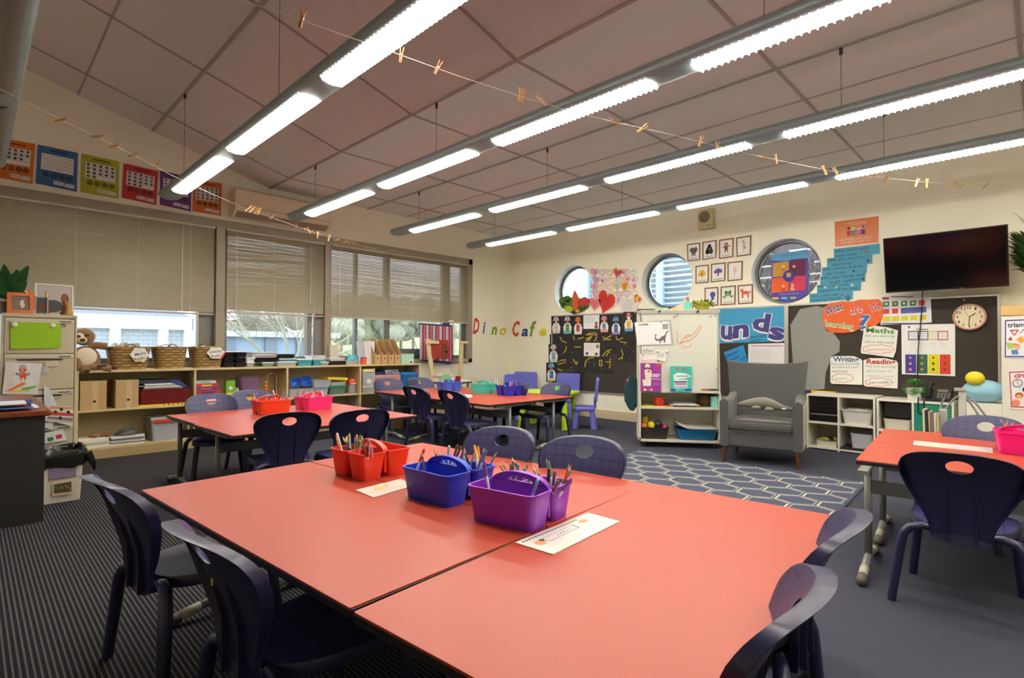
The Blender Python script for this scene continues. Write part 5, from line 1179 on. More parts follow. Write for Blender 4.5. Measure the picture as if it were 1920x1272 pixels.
# ------------------------------------------------------------------ back wall displays
ALU = mat((186, 184, 176), .35, metal=.6); FELT = mat((62, 56, 50), .95, var=.12, scale=200, bump=.3); BPAP = mat((40, 38, 38), .85, var=.05)
def board(name, x0, x1, z0, z1, lb, m_=FELT, bars=(), y=YB):
    t = thing(name, lb, 'board', ((x0+x1)/2, y-.01, z0))
    q = MB(m_); q.box(x0+.01, x1-.01, y-.014, y-.001, z0+.01, z1-.01); q.build('felt_panel', t, True)
    q = MB(ALU); q.box(x0, x1, y-.022, y-.001, z0, z0+.018); q.box(x0, x1, y-.022, y-.001, z1-.018, z1); q.box(x0, x0+.018, y-.022, y-.001, z0+.018, z1-.018); q.box(x1-.018, x1, y-.022, y-.001, z0+.018, z1-.018)
    for b_ in bars: q.box(b_-.022, b_+.022, y-.026, y-.001, z0, z1)
    q.build('frame', t, True); return t
board('pinboard', -5.70, -4.0, .372, 1.575, 'dark pinboard covered in black paper art, left of the whiteboard')
board('pinboard', -3.35, -.285, .44, 1.566, 'long dark pinboard behind the armchair and under the television', bars=(-2.125,))
PY = YB-.018
PB = wallB(PY); PB2 = wallB(PY-.006); PB3 = wallB(PY-.012)
def wpaper(P, poly, c, lb, nm='paper_sheet', cat='paper', gr=None, th=.0015, e=.0008, rough=.7):
    A = Art(P, NB, e=e); A.card(poly, c if not isinstance(c, tuple) else mat(c, rough), th); A.k = 1; A._m = (nm, lb, cat, gr); return A
def fin(A): nm, lb, ct, gr = A._m; return tag(A.build(nm), lb, ct, gr)
# black art sheets with gold chenille drawings
random.seed(12)
GOLD = (196, 164, 44)
def blk(poly, lines, lb, P=PB):
    A = wpaper(P, poly, BPAP, lb, 'black_artwork', 'artwork', 'black paper skeleton artworks')
    for L in lines: A.line(L, 1.7, GOLD)
    for k in range(5):
        x, y = random.uniform(poly[0][0]+3, poly[1][0]-3), random.uniform(poly[0][1]+3, poly[2][1]-4); A.rect(x, y, x+1, y+1, (226, 226, 220))
    fin(A)
blk([(1031, 627), (1065, 627), (1072, 690), (1031, 694)], [[(1050, 632), (1054, 640), (1062, 643)], [(1062, 650), (1061, 657), (1057, 662)], [(1045, 681), (1052, 676), (1061, 675)], [(1047, 684), (1061, 679)], [(1046, 692), (1054, 695)]], 'black art sheet with thin gold strips, far left of the pinboard')
blk([(1066, 626), (1096, 625), (1097, 706), (1072, 708)], [[(1075, 630), (1077, 638)], [(1084, 636), (1094, 633)], [(1078, 651), (1089, 651)], [(1075, 674), (1081, 684), (1083, 679)]], 'black art sheet with gold strips under the third figure drawing')
blk([(1094, 623), (1123, 622), (1123, 645), (1094, 646)], [[(1099, 628), (1117, 628)], [(1098, 636), (1110, 631), (1104, 640)], [(1119, 625), (1118, 636), (1114, 640)], [(1100, 640), (1108, 632)], [(1102, 626), (1116, 624)]], 'black art sheet full of gold strips in the middle of the pinboard')
blk([(1124, 622), (1158, 620), (1158, 663), (1124, 664)], [[(1130, 632), (1137, 635), (1146, 629)], [(1132, 637), (1145, 637)], [(1130, 668), (1138, 658), (1146, 656)], [(1137, 668), (1141, 660), (1144, 661)]], 'black art sheet with a winged gold shape right of the middle notice')
blk([(1156, 620), (1191, 619), (1190, 680), (1158, 676)], [[(1155, 631), (1158, 638), (1168, 634)], [(1163, 641), (1175, 643)], [(1165, 655), (1168, 664), (1166, 674)], [(1160, 674), (1167, 670)]], 'black art sheet with a curved gold strip near the whiteboard')
blk([(1097, 670), (1140, 668), (1152, 702), (1098, 698)], [[(1097, 688), (1098, 679), (1104, 672), (1113, 671)], [(1124, 676), (1129, 676), (1128, 686), (1124, 686), (1124, 676)], [(1136, 679), (1144, 679)], [(1144, 673), (1144, 684), (1142, 690), (1145, 690)]], 'black art sheet with a gold arch and small box, under the middle notice')
# figure drawings
def figure(x, y, w_, h_, cs, lb, rot=0, bg_=True):
    A = Art(PB2, NB)
    if bg_: A.card([(x-w_*.55, y-h_*.52), (x+w_*.55, y-h_*.53), (x+w_*.57, y+h_*.5), (x-w_*.53, y+h_*.52)], BPAP, .001)
    A.k = 1
    A.poly([(x-w_*.38, y+h_*.5), (x-w_*.45, y+h_*.12), (x-w_*.28, y-h_*.1), (x+w_*.26, y-h_*.12), (x+w_*.46, y+h_*.1), (x+w_*.4, y+h_*.48)], (232, 230, 226)); A.lay()
    A.poly([(x-w_*.18, y+h_*.34), (x-w_*.2, y-h_*.06), (x+w_*.2, y-h_*.06), (x+w_*.2, y+h_*.34)], cs[1]); A.poly([(x-w_*.4, y+h_*.5), (x-w_*.36, y+h_*.34), (x+w_*.36, y+h_*.33), (x+w_*.4, y+h_*.48)], cs[2]); A.lay()
    A.disc(x, y-h_*.22, w_*.17, h_*.12, cs[3]); A.lay(); A.poly([(x-w_*.36, y-h_*.24), (x-w_*.2, y-h_*.48), (x+w_*.2, y-h_*.49), (x+w_*.34, y-h_*.26), (x, y-h_*.30)], cs[0]); A.disc(x-w_*.05, y+h_*.12, w_*.1, h_*.06, cs[4]); A.lay(); A.disc(x, y-h_*.4, w_*.1, h_*.05, cs[3], 8)
    tag(A.build('figure_drawing'), lb, 'drawing', 'coloured paper figures on the black board')
SK_ = (206, 140, 110)
figure(1043, 610, 17, 32, ((200, 170, 190), (214, 196, 190), (200, 196, 170), (196, 160, 130), (180, 170, 150)), 'pale figure drawing with a mauve hat, first in the top row')
figure(1064, 610, 17, 33, ((170, 190, 206), (60, 150, 90), (110, 170, 200), (196, 100, 90), (220, 120, 50)), 'figure drawing with a green jacket, second in the top row')
figure(1084, 611, 17, 33, ((214, 100, 50), (170, 90, 60), (226, 226, 220), (196, 120, 80), (190, 60, 50)), 'figure drawing with an orange hat, third in the top row')
figure(1133, 608, 17, 31, ((206, 120, 150), (120, 160, 190), (236, 150, 120), (206, 150, 130), (70, 50, 150)), 'figure drawing with a pink hat, right of the top notice')
figure(1155, 611, 18, 34, ((80, 160, 206), (60, 90, 160), (150, 130, 200), (90, 80, 90), (60, 160, 90)), 'figure drawing with a light blue hat, second from the whiteboard')
figure(1179, 604, 18, 36, ((150, 70, 50), (226, 190, 60), (90, 150, 200), (226, 220, 220), (226, 120, 50)), 'figure drawing in yellow clothes, closest to the whiteboard')
figure(1038, 663, 17, 34, ((190, 200, 206), (150, 150, 200), (190, 206, 170), (206, 150, 140), (110, 190, 120)), 'figure drawing with a grey hat, left edge of the black board')
figure(1034, 698, 18, 34, ((80, 170, 206), (60, 110, 190), (236, 220, 130), (150, 110, 90), (60, 190, 150)), 'figure drawing with a blue and yellow hat, lowest at the left edge')
def notice(poly, lb, pics, P=PB2, lines=5, col=(170, 180, 190)):
    A = wpaper(P, poly, (232, 232, 232), lb, 'notice_sheet', 'paper')
    q_ = quadP(*poly)
    for k in range(lines): A.line([q_(.1, .12+.1*k), q_(.55+.3*random.random(), .12+.1*k)], .7, col)
    for (a, b, r, c) in pics: x, y = q_(a, b); A.disc(x, y, r, r*1.1, c, 10)
    fin(A)
notice([(1094, 592), (1124, 590.5), (1123, 617), (1094, 617)], 'white notice in the top row between the figure drawings', [(.82, .6, 3, (150, 96, 80)), (.82, .85, 3.4, (140, 80, 66))])
notice([(1095, 643), (1125, 643.5), (1124, 669), (1095, 668)], 'white notice in the middle of the black board', [(.85, .25, 3.6, (160, 120, 100)), (.2, .8, 3, (110, 96, 90)), (.8, .82, 3, (120, 90, 80))], col=(206, 170, 150))
# letters Dino Cafe on cream sheets
CREAM = mat((246, 241, 222), .7, var=.01)
for P, nn_, ch, (x0, y0, w_, h_), c, card in (
    (wallA(XA+.005), NA, 'D', (886.5, 625, 12, 27.5), (206, 62, 46), [(885.5, 594), (901, 594), (902, 629), (885, 627)]), (wallA(XA+.005), NA, 'i', (905, 625, 5, 17), (40, 70, 150), [(902.2, 602), (915, 603), (917, 629), (902.8, 629)]),
    (wallA(XA+.005), NA, 'n', (921, 627, 11, 15), (120, 150, 60), [(917.8, 603), (934, 604), (934, 632), (918, 631)]), (wallA(XA+.005), NA, 'o', (937, 628, 12, 14), (214, 196, 20), [(935, 604), (952, 605), (952, 633), (935, 632)]),
    (wallB(YB-.005), NB, 'C', (961, 630, 14, 27), (206, 62, 50), [(959.5, 599), (976, 600), (977, 633), (960, 633)]), (wallB(YB-.005), NB, 'a', (977.5, 630, 13, 15), (44, 66, 150), [(977, 602), (992, 602), (993, 633), (978, 633)]),
    (wallB(YB-.005), NB, 'f', (993, 630, 13, 27), (120, 150, 60), [(993.5, 599), (1008, 600), (1009, 633), (994, 633)]), (wallB(YB-.005), NB, 'e', (1011, 630, 14, 15), (220, 210, 30), [(1009.5, 600), (1026, 601), (1026, 634), (1010, 633)])):
    A = Art(P, nn_); A.card(card, CREAM, .001); A.k = 1
    A.text(ch, x0, y0, x0+w_, y0, h_ if ch in 'DC' else (h_ if ch == 'f' else h_*1.3), c, .035, .25)
    tag(A.build('letter_sheet'), 'cream sheet with the painted letter %s of the wall words Dino Cafe' % {'o': 'o after n', 'a': 'a after C', 'C': 'capital C', 'D': 'capital D'}.get(ch, ch), 'letter', 'painted letters Dino Cafe')
# hearts
HP = wallB(YB-.006); HP2 = wallB(YB-.012)
random.seed(14)
hc_ = [(226, 190, 200), (232, 222, 216), (236, 226, 200), (222, 206, 226), (230, 214, 206), (236, 232, 232), (206, 60, 70), (236, 222, 222), (226, 214, 206)]
k = 0
for r in range(5):
    for q_ in range(6):
        x, y = 1118+q_*14.3+(r % 2)*3-3, 512+r*13.2+random.uniform(-2, 2)
        c = (206, 60, 70) if (r, q_) == (0, 3) else hc_[k % 6 if k % 6 != 6 else 0]; k += 1
        A = Art(wallB(YB-.005-.0012*(k % 5)), NB, e=.0006); A.card(heart(x, y, 17, 17, random.uniform(-.4, .4)), mat(c, .8), .0012); A.k = 1
        hcol = random.choice([(214, 110, 120), (226, 160, 80), (150, 190, 90), (150, 150, 206), (226, 206, 80), (206, 120, 170)])
        L = heart(x, y, 12, 12, random.uniform(-.3, .3)); A.line(L+[L[0]], .9, hcol)
        if random.random() < .5: A.disc(x+random.uniform(-3, 3), y, 3, 2.6, hcol, 8)
        tag(A.build('paper_heart'), 'small pale scribbled paper heart in the cluster between the round windows', 'paper heart', 'small paper hearts')
for (x, y, w_, h_, rt, c, lc, lb, P) in ((1137, 566, 33, 44, .35, (206, 48, 34), (150, 30, 24), 'large scribbled red paper heart below the heart cluster', HP2), (1116, 570, 22, 24, .1, (226, 120, 130), (206, 90, 100), 'pink striped paper heart beside the fruit picture', HP2), (1178, 577, 34, 42, -.05, (226, 218, 216), (170, 186, 206), 'large pale paper heart left of the whiteboard', HP2), (1195, 561, 14, 16, .6, (220, 60, 50), (226, 200, 60), 'small red paper heart overlapping the large pale one', wallB(YB-.016)), (1172, 537, 16, 20, .3, (230, 206, 50), (206, 60, 90), 'yellow and red paper heart inside the cluster', HP2)):
    A = Art(P, NB); A.card(heart(x, y, w_*1.08, h_*1.06, rt), mat((236, 232, 226), .8), .001); A.k = 1; A.poly(heart(x-.4, y-.4, w_, h_, rt), c); A.lay()
    for j in range(9): a = -0.4+j*.1; yy = y-h_*.28+j*h_*.07; hw = w_*.36*(1-abs(j-2.5)/9); A.line([(x-hw, yy+2), (x+hw*.8, yy-2)], .8, lc)
    tag(A.build('paper_heart'), lb, 'paper heart')
# fruit and vegetable cut-out under the first round window
A = Art(HP2, NB); A.card([(1048, 566), (1052, 558), (1062, 556), (1073, 558), (1077, 543), (1081, 552), (1087, 560), (1098, 557), (1107, 566), (1103, 577), (1092, 585), (1078, 590), (1066, 586), (1054, 578)], mat((90, 120, 50), .5), .003); A.k = 1
for x, y, r in ((1056, 565, 8), (1064, 561, 7), (1070, 567, 8), (1058, 573, 7)): A.disc(x, y, r, r*.95, (78, 116, 48), 12)
A.lay(); A.poly([(1074, 560), (1077, 543), (1083, 552), (1087, 566), (1082, 578), (1074, 582)], (214, 90, 40)); A.poly([(1085, 566), (1093, 558), (1107, 561), (1104, 570), (1092, 582), (1082, 584)], (196, 46, 50)); A.disc(1066, 580, 8, 6, (170, 196, 50), 12); A.lay()
A.disc(1076, 586, 4, 3.4, (40, 44, 70), 10); A.poly([(1084, 578), (1090, 571), (1093, 578), (1098, 569), (1099, 577), (1105, 568), (1100, 580), (1088, 586)], (56, 86, 30)); A.disc(1083, 583, 4, 3, (226, 130, 40), 10)
tag(A.build('vegetable_cutout'), 'glossy cut-out of broccoli, carrot and red vegetables below the first round window', 'picture')
# animal colour cards
WDF = mat((128, 84, 50), .5, var=.15); CRD = mat((232, 230, 226), .4)
def pcard(tl, tr, br, bl, word, draw, lb, wc=(90, 90, 90)):
    A = quadArt(wallB(YB-.005), NB, tl, tr, br, bl, WDF, .0015); A.rect(.09, .07, .91, .94, CRD); A.lay(); draw(A)
    A.text(word, .22, .89, .80, .89, .085, wc, .01)
    tag(A.build('animal_card'), lb, 'card', 'brown framed animal cards')
def blob(c, pts, extra=()):
    def f(A):
        for x, y, rx, ry in pts: A.disc(x, y, rx, ry, c, 12)
        A.lay()
        for x, y, rx, ry, c2 in extra: A.disc(x, y, rx, ry, c2, 10)
    return f
pcard((1288, 458), (1313, 455), (1313, 488), (1289, 491), 'grey', blob((120, 108, 120), [(.5, .42, .22, .17), (.34, .38, .12, .14), (.68, .36, .12, .14), (.42, .6, .07, .14), (.58, .6, .07, .14)]), 'brown framed card with a grey elephant, top row')
pcard((1317, 454), (1344, 450), (1343, 484), (1317, 488), 'black', blob((58, 46, 50), [(.5, .30, .12, .12), (.5, .5, .22, .22), (.35, .6, .12, .14), (.65, .6, .12, .14)], [(.5, .45, .08, .1, (110, 96, 96))]), 'brown framed card with a black gorilla, top row')
pcard((1348, 450), (1376, 446), (1375, 482), (1348, 486), 'brown', blob((120, 66, 40), [(.5, .3, .13, .1), (.5, .48, .12, .13), (.36, .42, .12, .03), (.66, .4, .12, .03), (.42, .64, .04, .09), (.6, .64, .04, .09)], [(.5, .32, .07, .05, (226, 190, 150))]), 'brown framed card with a brown monkey, top row', (120, 70, 40))
pcard((1380, 446), (1409, 441), (1408, 478), (1381, 482), 'white', blob((190, 160, 140), [(.45, .25, .1, .05), (.52, .45, .06, .2), (.58, .6, .12, .05), (.5, .7, .03, .1)]), 'brown framed card with a pale bird, top row, next to the third window', (200, 196, 196))
pcard((1304, 499), (1329, 496), (1329, 530), (1304, 532), 'yellow', blob((226, 176, 40), [(.5, .4, .2, .15), (.5, .58, .12, .1), (.3, .52, .08, .1), (.7, .5, .08, .1)], [(.5, .5, .07, .06, (150, 90, 30))]), 'brown framed card with a yellow lion, middle row')
pcard((1333, 495), (1361, 492), (1360, 527), (1333, 530), 'purple', blob((120, 84, 160), [(.5, .42, .2, .14), (.3, .46, .08, .1), (.7, .44, .08, .1), (.5, .62, .06, .08)]), 'brown framed card with a purple creature, middle row', (80, 70, 90))
pcard((1364, 492), (1393, 489), (1392, 525), (1364, 528), 'pink', blob((232, 190, 190), [(.5, .35, .1, .08), (.5, .5, .14, .1), (.5, .66, .03, .1)]), 'brown framed card with a faint pink bird, middle row', (230, 160, 170))
pcard((1321, 540), (1347, 538), (1347, 573), (1321, 574), 'blue', blob((70, 80, 170), [(.6, .4, .2, .16), (.6, .6, .12, .1)]), 'brown framed card with a blue animal, bottom row left', (70, 80, 150))
pcard((1351, 538), (1380, 535), (1379, 571), (1351, 573), 'green', blob((70, 130, 60), [(.5, .42, .22, .13), (.36, .3, .08, .07), (.64, .3, .08, .07), (.25, .56, .12, .04), (.75, .56, .12, .04)], [(.5, .45, .1, .06, (170, 206, 150)), (.3, .62, .08, .015, (190, 70, 60)), (.7, .62, .08, .015, (190, 70, 60))]), 'brown framed card with a green frog, bottom row', (90, 120, 90))
pcard((1383, 535), (1412, 533), (1412, 569), (1384, 571), 'orange', blob((220, 100, 40), [(.5, .42, .26, .09), (.28, .3, .1, .1), (.32, .58, .06, .14), (.68, .58, .06, .14), (.8, .4, .06, .06)]), 'brown framed card with an orange dog, bottom row right', (206, 110, 60))
# wall speaker
p0, p1 = ony(1310, 396, YB-.06), ony(1338, 428, YB-.06)
t = thing('wall_speaker', 'small cream speaker box high on the back wall', 'speaker', ((p0.x+p1.x)/2, YB-.04, p1.z))
q = MB(mat((206, 196, 150), .5)); q.box(p0.x, p1.x, YB-.09, YB-.001, p1.z, p0.z); q.build('speaker_box', t, True, bevel=.006)
q = MB(mat((120, 112, 84), .7)); cx_, cz_ = (p0.x+p1.x)/2-.01, (p0.z+p1.z)/2+.03; q.flat([(cx_+.075*math.cos(2*PI*i/24), YB-.0915, cz_+.075*math.sin(2*PI*i/24)) for i in range(24)]); q.build('grille', t, True)
q = MB(mat((120, 70, 50), .5)); q.flat([(cx_+.06+.01*math.cos(2*PI*i/10), YB-.092, p1.z+.045+.01*math.sin(2*PI*i/10)) for i in range(10)]); q.build('badge', t, True)
# poster inside the third round window
FP = lambda u, v: ony(u, v, YB+.11)
A = Art(FP, NB); A.card([(1446, 478), (1515, 468), (1516, 548), (1498, 562), (1470, 566), (1447, 560)], mat((70, 52, 160), .4), .002); A.k = 1
A.poly([(1446, 478), (1515, 468), (1515, 484), (1490, 486), (1470, 490), (1447, 489)], (90, 160, 206)); A.lay()
A.poly([(1449, 494), (1479, 490), (1479, 518), (1449, 520)], (196, 150, 60)); A.poly([(1481, 489), (1511, 485), (1510, 516), (1481, 518)], (110, 40, 80)); A.poly([(1447, 522), (1479, 520), (1479, 547), (1447, 550)], (232, 100, 50)); A.poly([(1481, 520), (1511, 517), (1510, 544), (1481, 547)], (214, 60, 90)); A.lay()
A.disc(1479, 518, 11, 11, (70, 52, 160), 18)
for x, y, c in ((1469, 500, (206, 120, 60)), (1489, 500, (90, 50, 40)), (1469, 537, (190, 90, 60)), (1486, 535, (226, 180, 90))): A.disc(x, y, 3, 3, (226, 180, 140), 8); A.poly([(x-3, y+3), (x+3, y+3), (x+4, y+10), (x-4, y+10)], c)
A.lay(); A.rect(1475, 512, 1483, 520, (200, 170, 60)); scrawl(A, 1466, 481, 1494, 478, 2.4, (60, 120, 170))
for x, c in ((1449, (236, 196, 60)), (1465, (90, 180, 226)), (1482, (150, 206, 90)), (1498, (226, 60, 90))): A.rect(x, 558-(x-1449)*.03, x+11, 561.5-(x-1449)*.03, c) if x < 1490 else None
scrawl(A, 1462, 553, 1498, 551, 2.2, (190, 180, 226))
tag(A.build('window_poster'), 'purple poster with four coloured figure panels hung in the third round window', 'poster')
# orange poster + blue rules
A = quadArt(wallB(YB-.005), NB, (1565, 416), (1647, 405.5), (1647, 455), (1566, 463), mat((206, 106, 34), .35), .0015)
A.rect(.30, .12, .72, .15, (232, 190, 150)); A.rect(.34, .19, .72, .215, (232, 190, 150)); A.lay()
for x, c, d in ((.33, (30, 30, 32), (190, 60, 50)), (.44, (214, 190, 40), (70, 150, 160)), (.56, (226, 220, 220), (206, 120, 150)), (.66, (150, 60, 90), (120, 60, 130))):
    A.disc(x, .36, .045, .08, (236, 232, 226), 12); A.poly([(x-.04, .42), (x+.04, .42), (x+.045, .62), (x-.045, .62)], d)
A.lay()
for x, c in ((.33, (30, 30, 32)), (.44, (214, 190, 40)), (.56, (196, 150, 130)), (.66, (150, 60, 90))): A.disc(x, .34, .036, .06, c, 10)
A.text('TREAT OTHERS AS YOU WOULD', .08, .80, .88, .80, .075, (240, 214, 190), .015); A.text('LIKE THEM TO TREAT YOU', .14, .91, .82, .91, .075, (240, 214, 190), .015)
tag(A.build('orange_poster'), 'orange poster with cartoon children above the blue rule strips', 'poster')
STRB = mat((70, 150, 182), .6)
rules = [([(1563, 467), (1649.5, 457), (1649.5, 476), (1564, 485)], ('We share with', 1567, 474, 1629, 467), ('each other.', 1568, 482.5, 1608, 478), (1626, 472, (190, 40, 50))),
 ([(1551, 485), (1635, 477), (1635, 494), (1551, 503)], ('We are kind to', 1553, 491.5, 1621, 484), ('everyone.', 1561, 499, 1598, 495), (1627.5, 489, (30, 50, 130))),
 ([(1541, 502), (1625.5, 494), (1625, 512), (1541, 520)], ('We always follow', 1545, 508, 1617, 501), ('the rules.', 1549, 516.5, 1586, 512.5), (1601, 508.5, (30, 60, 90))),
 ([(1538, 519), (1623, 512), (1622, 528.5), (1538, 536)], ('We play kindly and', 1541, 525, 1621, 517), ('laugh together.', 1555, 532.5, 1616, 525), (1618.5, 523, (24, 50, 80))),
 ([(1532, 535), (1615, 528), (1614, 545), (1532, 551)], ('We use nice', 1535, 541, 1590, 535), ('manners all the time.', 1534, 548.5, 1610, 542), (1598, 535, (214, 206, 190))),
 ([(1518, 551), (1599, 545), (1599, 561), (1518, 568)], ('We only use', 1521, 559, 1571, 554), ('helping hands.', 1522, 565.5, 1578, 561), (1579, 552.5, (190, 40, 50)))]
for i, (poly, a, b_, s_) in enumerate(rules):
    A = wpaper(wallB(YB-.005-.0015*(i % 2)), poly, STRB, 'blue handwritten rule strip saying %s' % (a[0]+' '+b_[0]).rstrip('.').lower(), 'rule_strip', 'sign', 'blue rule strips')
    A.text(*a[:1], *a[1:], 5.2, (30, 70, 84), .0, .3); A.text(*b_[:1], *b_[1:], 5.2, (30, 70, 84), .0, .3); A.poly(star(s_[0], s_[1], 3.6), s_[2])
    if i == 5: A.disc(1590, 559, 5, 6, (60, 120, 150), 10)
    if i == 4: A.poly(star(1568, 538, 3), (206, 190, 110)); A.poly(star(1547, 539, 3.4), (226, 226, 220))
    fin(A)
# television
ty = 6.42
W0, W1, W2, W3 = ony(1652, 451, ty-.10), ony(1886, 418, ty-.10), ony(1896, 535, ty+.02), ony(1664, 551, ty+.02)
xl, xr = (W0.x+W3.x)/2, (W1.x+W2.x)/2; zt_, zb_ = (W0.z+W1.z)/2, (W2.z+W3.z)/2; hh = math.hypot(zt_-zb_, .12); tl_ = math.atan2(.12, zt_-zb_)
t = thing('television', 'black flat television on the back wall, tilted forward', 'television', ((xl+xr)/2, ty, zb_))
M = Matrix.Translation(((xl+xr)/2, ty+.02, zb_)) @ Matrix.Rotation(tl_, 4, 'X'); w_ = (xr-xl)/2
q = MB(mat((14, 14, 16), .3)); q.T = M; q.box(-w_, w_, 0, .035, 0, hh); q.box(-w_*.7, w_*.7, .035, .07, .1, hh*.8); q.build('housing', t, True, bevel=.004)
q = MB(mat((8, 8, 9), .12, var=0)); q.T = M; q.flat([(-w_+.012, -.001, .018), (w_-.012, -.001, .018), (w_-.012, -.001, hh-.012), (-w_+.012, -.001, hh-.012)]); q.build('screen', t, True)
q = MB(mat((150, 150, 150), .3)); q.T = M; q.box(w_*.26, w_*.30, -.003, 0, .004, .009); q.box(-w_*.10, w_*.16, -.002, .02, -.006, 0); q.build('logo_strip', t, True)
q = MB(mat((30, 30, 30), .5)); q.T = None; q.box((xl+xr)/2-.15, (xl+xr)/2+.15, ty+.07, YB-.001, zb_+.2, zb_+.35); q.build('wall_bracket', t, True)
q = MB(mat((18, 18, 20), .5)); C_ = [ony(1730, 545, ty+.04), ony(1729, 575, YB-.035), ony(1725, 620, YB-.035), ony(1722, 650, YB-.04), ony(1720, 700, YB-.045), ony(1721, 733, YB-.06)]; q.tube(C_, .005, 6); tag(q.build('power_cable', smooth=True), 'black cable running down from the television over the posters', 'cable')
# sounds display
A = wpaper(PB, [(1330, 582), (1475, 573), (1476, 640), (1330, 645)], mat((50, 150, 196), .45), 'large sky blue paper with big violet letters n d s over the armchair', 'sounds_poster', 'poster')
def fat(A, ch, x0, y0, x1, y1, h_, up=None):
    A.text(ch, x0-1.5, y0+1.2, x1+1.5, y1+1.2, h_*1.03, (228, 228, 236), .085, up=up); A.lay(); A.text(ch, x0, y0, x1, y1, h_, (66, 62, 130), .04, up=up); A.k -= 1
fat(A, 'u', 1351, 634, 1372, 636, 27*1.25, (3, -27*1.8)); fat(A, 'n', 1374, 634, 1404, 630, 24*1.3, (2, -46)); fat(A, 'd', 1409, 617, 1441, 622, 34, (8, -45)); fat(A, 's', 1440, 634, 1470, 638, 24*1.3, (6, -45))
A.lay(); A.text('Sounds are', 1398, 636, 1436, 631, 4.5, (24, 60, 110), .01, .3); A.text('made...', 1408, 641.5, 1431, 639, 4.5, (24, 60, 110), .01, .3); fin(A)
A = wpaper(PB2, [(1403, 645), (1472, 643.5), (1472, 700), (1403, 700)], (226, 226, 228), 'white lined word list beside the blue sounds notes', 'word_list', 'paper')
A.rect(1408, 648, 1468, 650, (200, 140, 180))
for k in range(9): A.line([(1407, 656+k*4.4), (1430+random.random()*20, 656+k*4.4)], .7, (176, 176, 186))
fin(A)
A = wpaper(PB2, [(1357, 661), (1394, 647), (1402, 676), (1400, 695), (1370, 697)], mat((40, 140, 200), .5), 'tilted small blue note reading Sounds we are on', 'blue_note', 'paper')
A.text('Sounds', 1361, 671, 1383, 661, 5, (20, 50, 100), .01, .3); A.text('we are', 1368, 679, 1386, 670, 5, (20, 50, 100), .01, .3); A.text('on', 1390, 675, 1399, 671, 5, (20, 50, 100), .01, .3); fin(A)
# plain grey card left as a backing where the cut-out figure was
A = wpaper(PB, [(1482, 610), (1500, 580), (1530, 574), (1545, 577), (1548, 620), (1562, 624), (1575, 641), (1574, 660), (1560, 668), (1548, 700), (1546, 730), (1520, 732), (1490, 730)], mat((140, 142, 138), .7), 'plain grey backing card left of the orange sign', 'grey_card', 'card'); fin(A)
# orange cloud sign
cl = []
for i, (x, y) in enumerate(((1543, 578), (1556, 569), (1580, 565), (1598, 566), (1612, 562), (1630, 562), (1648, 561), (1655, 570), (1656, 590), (1652, 603), (1641, 612), (1622, 612), (1600, 623), (1580, 625), (1560, 624), (1549, 618), (1543, 602))): cl.append((x, y))
A = wpaper(PB2, cl, mat((226, 96, 34), .4), 'orange cloud sign reading What are we learning?', 'orange_sign', 'sign', th=.003)
for tx, a, b_, c_, d, h_, col, up in (('What', 1549, 592, 1581, 580, 15, (60, 50, 120), (-6, -20)), ('are', 1595, 590, 1617, 585, 13, (190, 40, 70), (1, -25)), ('We', 1632, 586, 1652, 580, 14, (190, 40, 70), (-3, -22)), ('learning', 1549, 611, 1600, 617, 12, (110, 160, 50), (-2, -17))):
    A.text(tx, a-.7, b_+.7, c_+.7, d+.7, h_, (232, 226, 220), .05, up=up); A.lay(); A.text(tx, a, b_, c_, d, h_, col, .012, up=up); A.k -= 1
A.text('?', 1609, 620, 1631, 614, 20, (236, 232, 226), .06, up=(3, -36)); A.lay(); A.text('?', 1610, 619, 1630, 613.5, 20, (50, 110, 180), .02, up=(3, -36)); fin(A)
def sign(poly, word, wp, wc, lines, cloud, lb, lc):
    A = wpaper(PB3, poly, (230, 230, 222), lb, 'learning_sign', 'sign', 'white learning signs', th=.003)
    A.text(word, *wp, wc, .03)
    for (tx, a, b_, c_, d, col) in lines: A.text(tx, a, b_, c_, d, 4.2, col, 0, .3)
    x, y, rx, ry, w2 = cloud; n = 40
    A.line([(x+rx*math.cos(2*PI*i/n)*(1+.06*math.cos(9*2*PI*i/n)), y+ry*math.sin(2*PI*i/n)*(1+.12*math.cos(9*2*PI*i/n))) for i in range(n+1)], .9, (220, 90, 80)); A.text(w2, x-rx*.75, y+3, x+rx*.75, y+2.4, 5, lc, 0, .3) if w2 else scrawl(A, x-rx*.7, y+2.5, x+rx*.6, y+2, 3, lc); fin(A)
sign([(1620, 616), (1640, 611), (1664, 614), (1684, 620), (1680, 658), (1675, 671), (1615, 663), (1614, 658)], 'Maths', (1624, 623, 1677, 626, 9), (80, 150, 60), [('We are learning', 1622, 632, 1678, 632.5, (60, 140, 130)), ('about take away', 1621, 642.5, 1678, 645, (60, 150, 120))], (1647, 655, 29, 8, 'subtraction'), 'white sign headed Maths with subtraction in a red cloud', (214, 110, 90))
sign([(1557, 672), (1563, 668), (1600, 668), (1613, 673), (1617, 676), (1617, 722), (1560, 720), (1557, 717)], 'Writing', (1562, 678, 1611, 678.5, 9), (60, 100, 160), [('We are learning', 1559, 685, 1612, 684, (110, 130, 130)), ('to record our', 1560, 690.5, 1609, 690.5, (110, 130, 130)), ('sentences', 1560, 698, 1590, 698, (80, 110, 120))], (1580, 709, 20, 8, None), 'white sign headed Writing beside the Reading sign', (120, 180, 140))
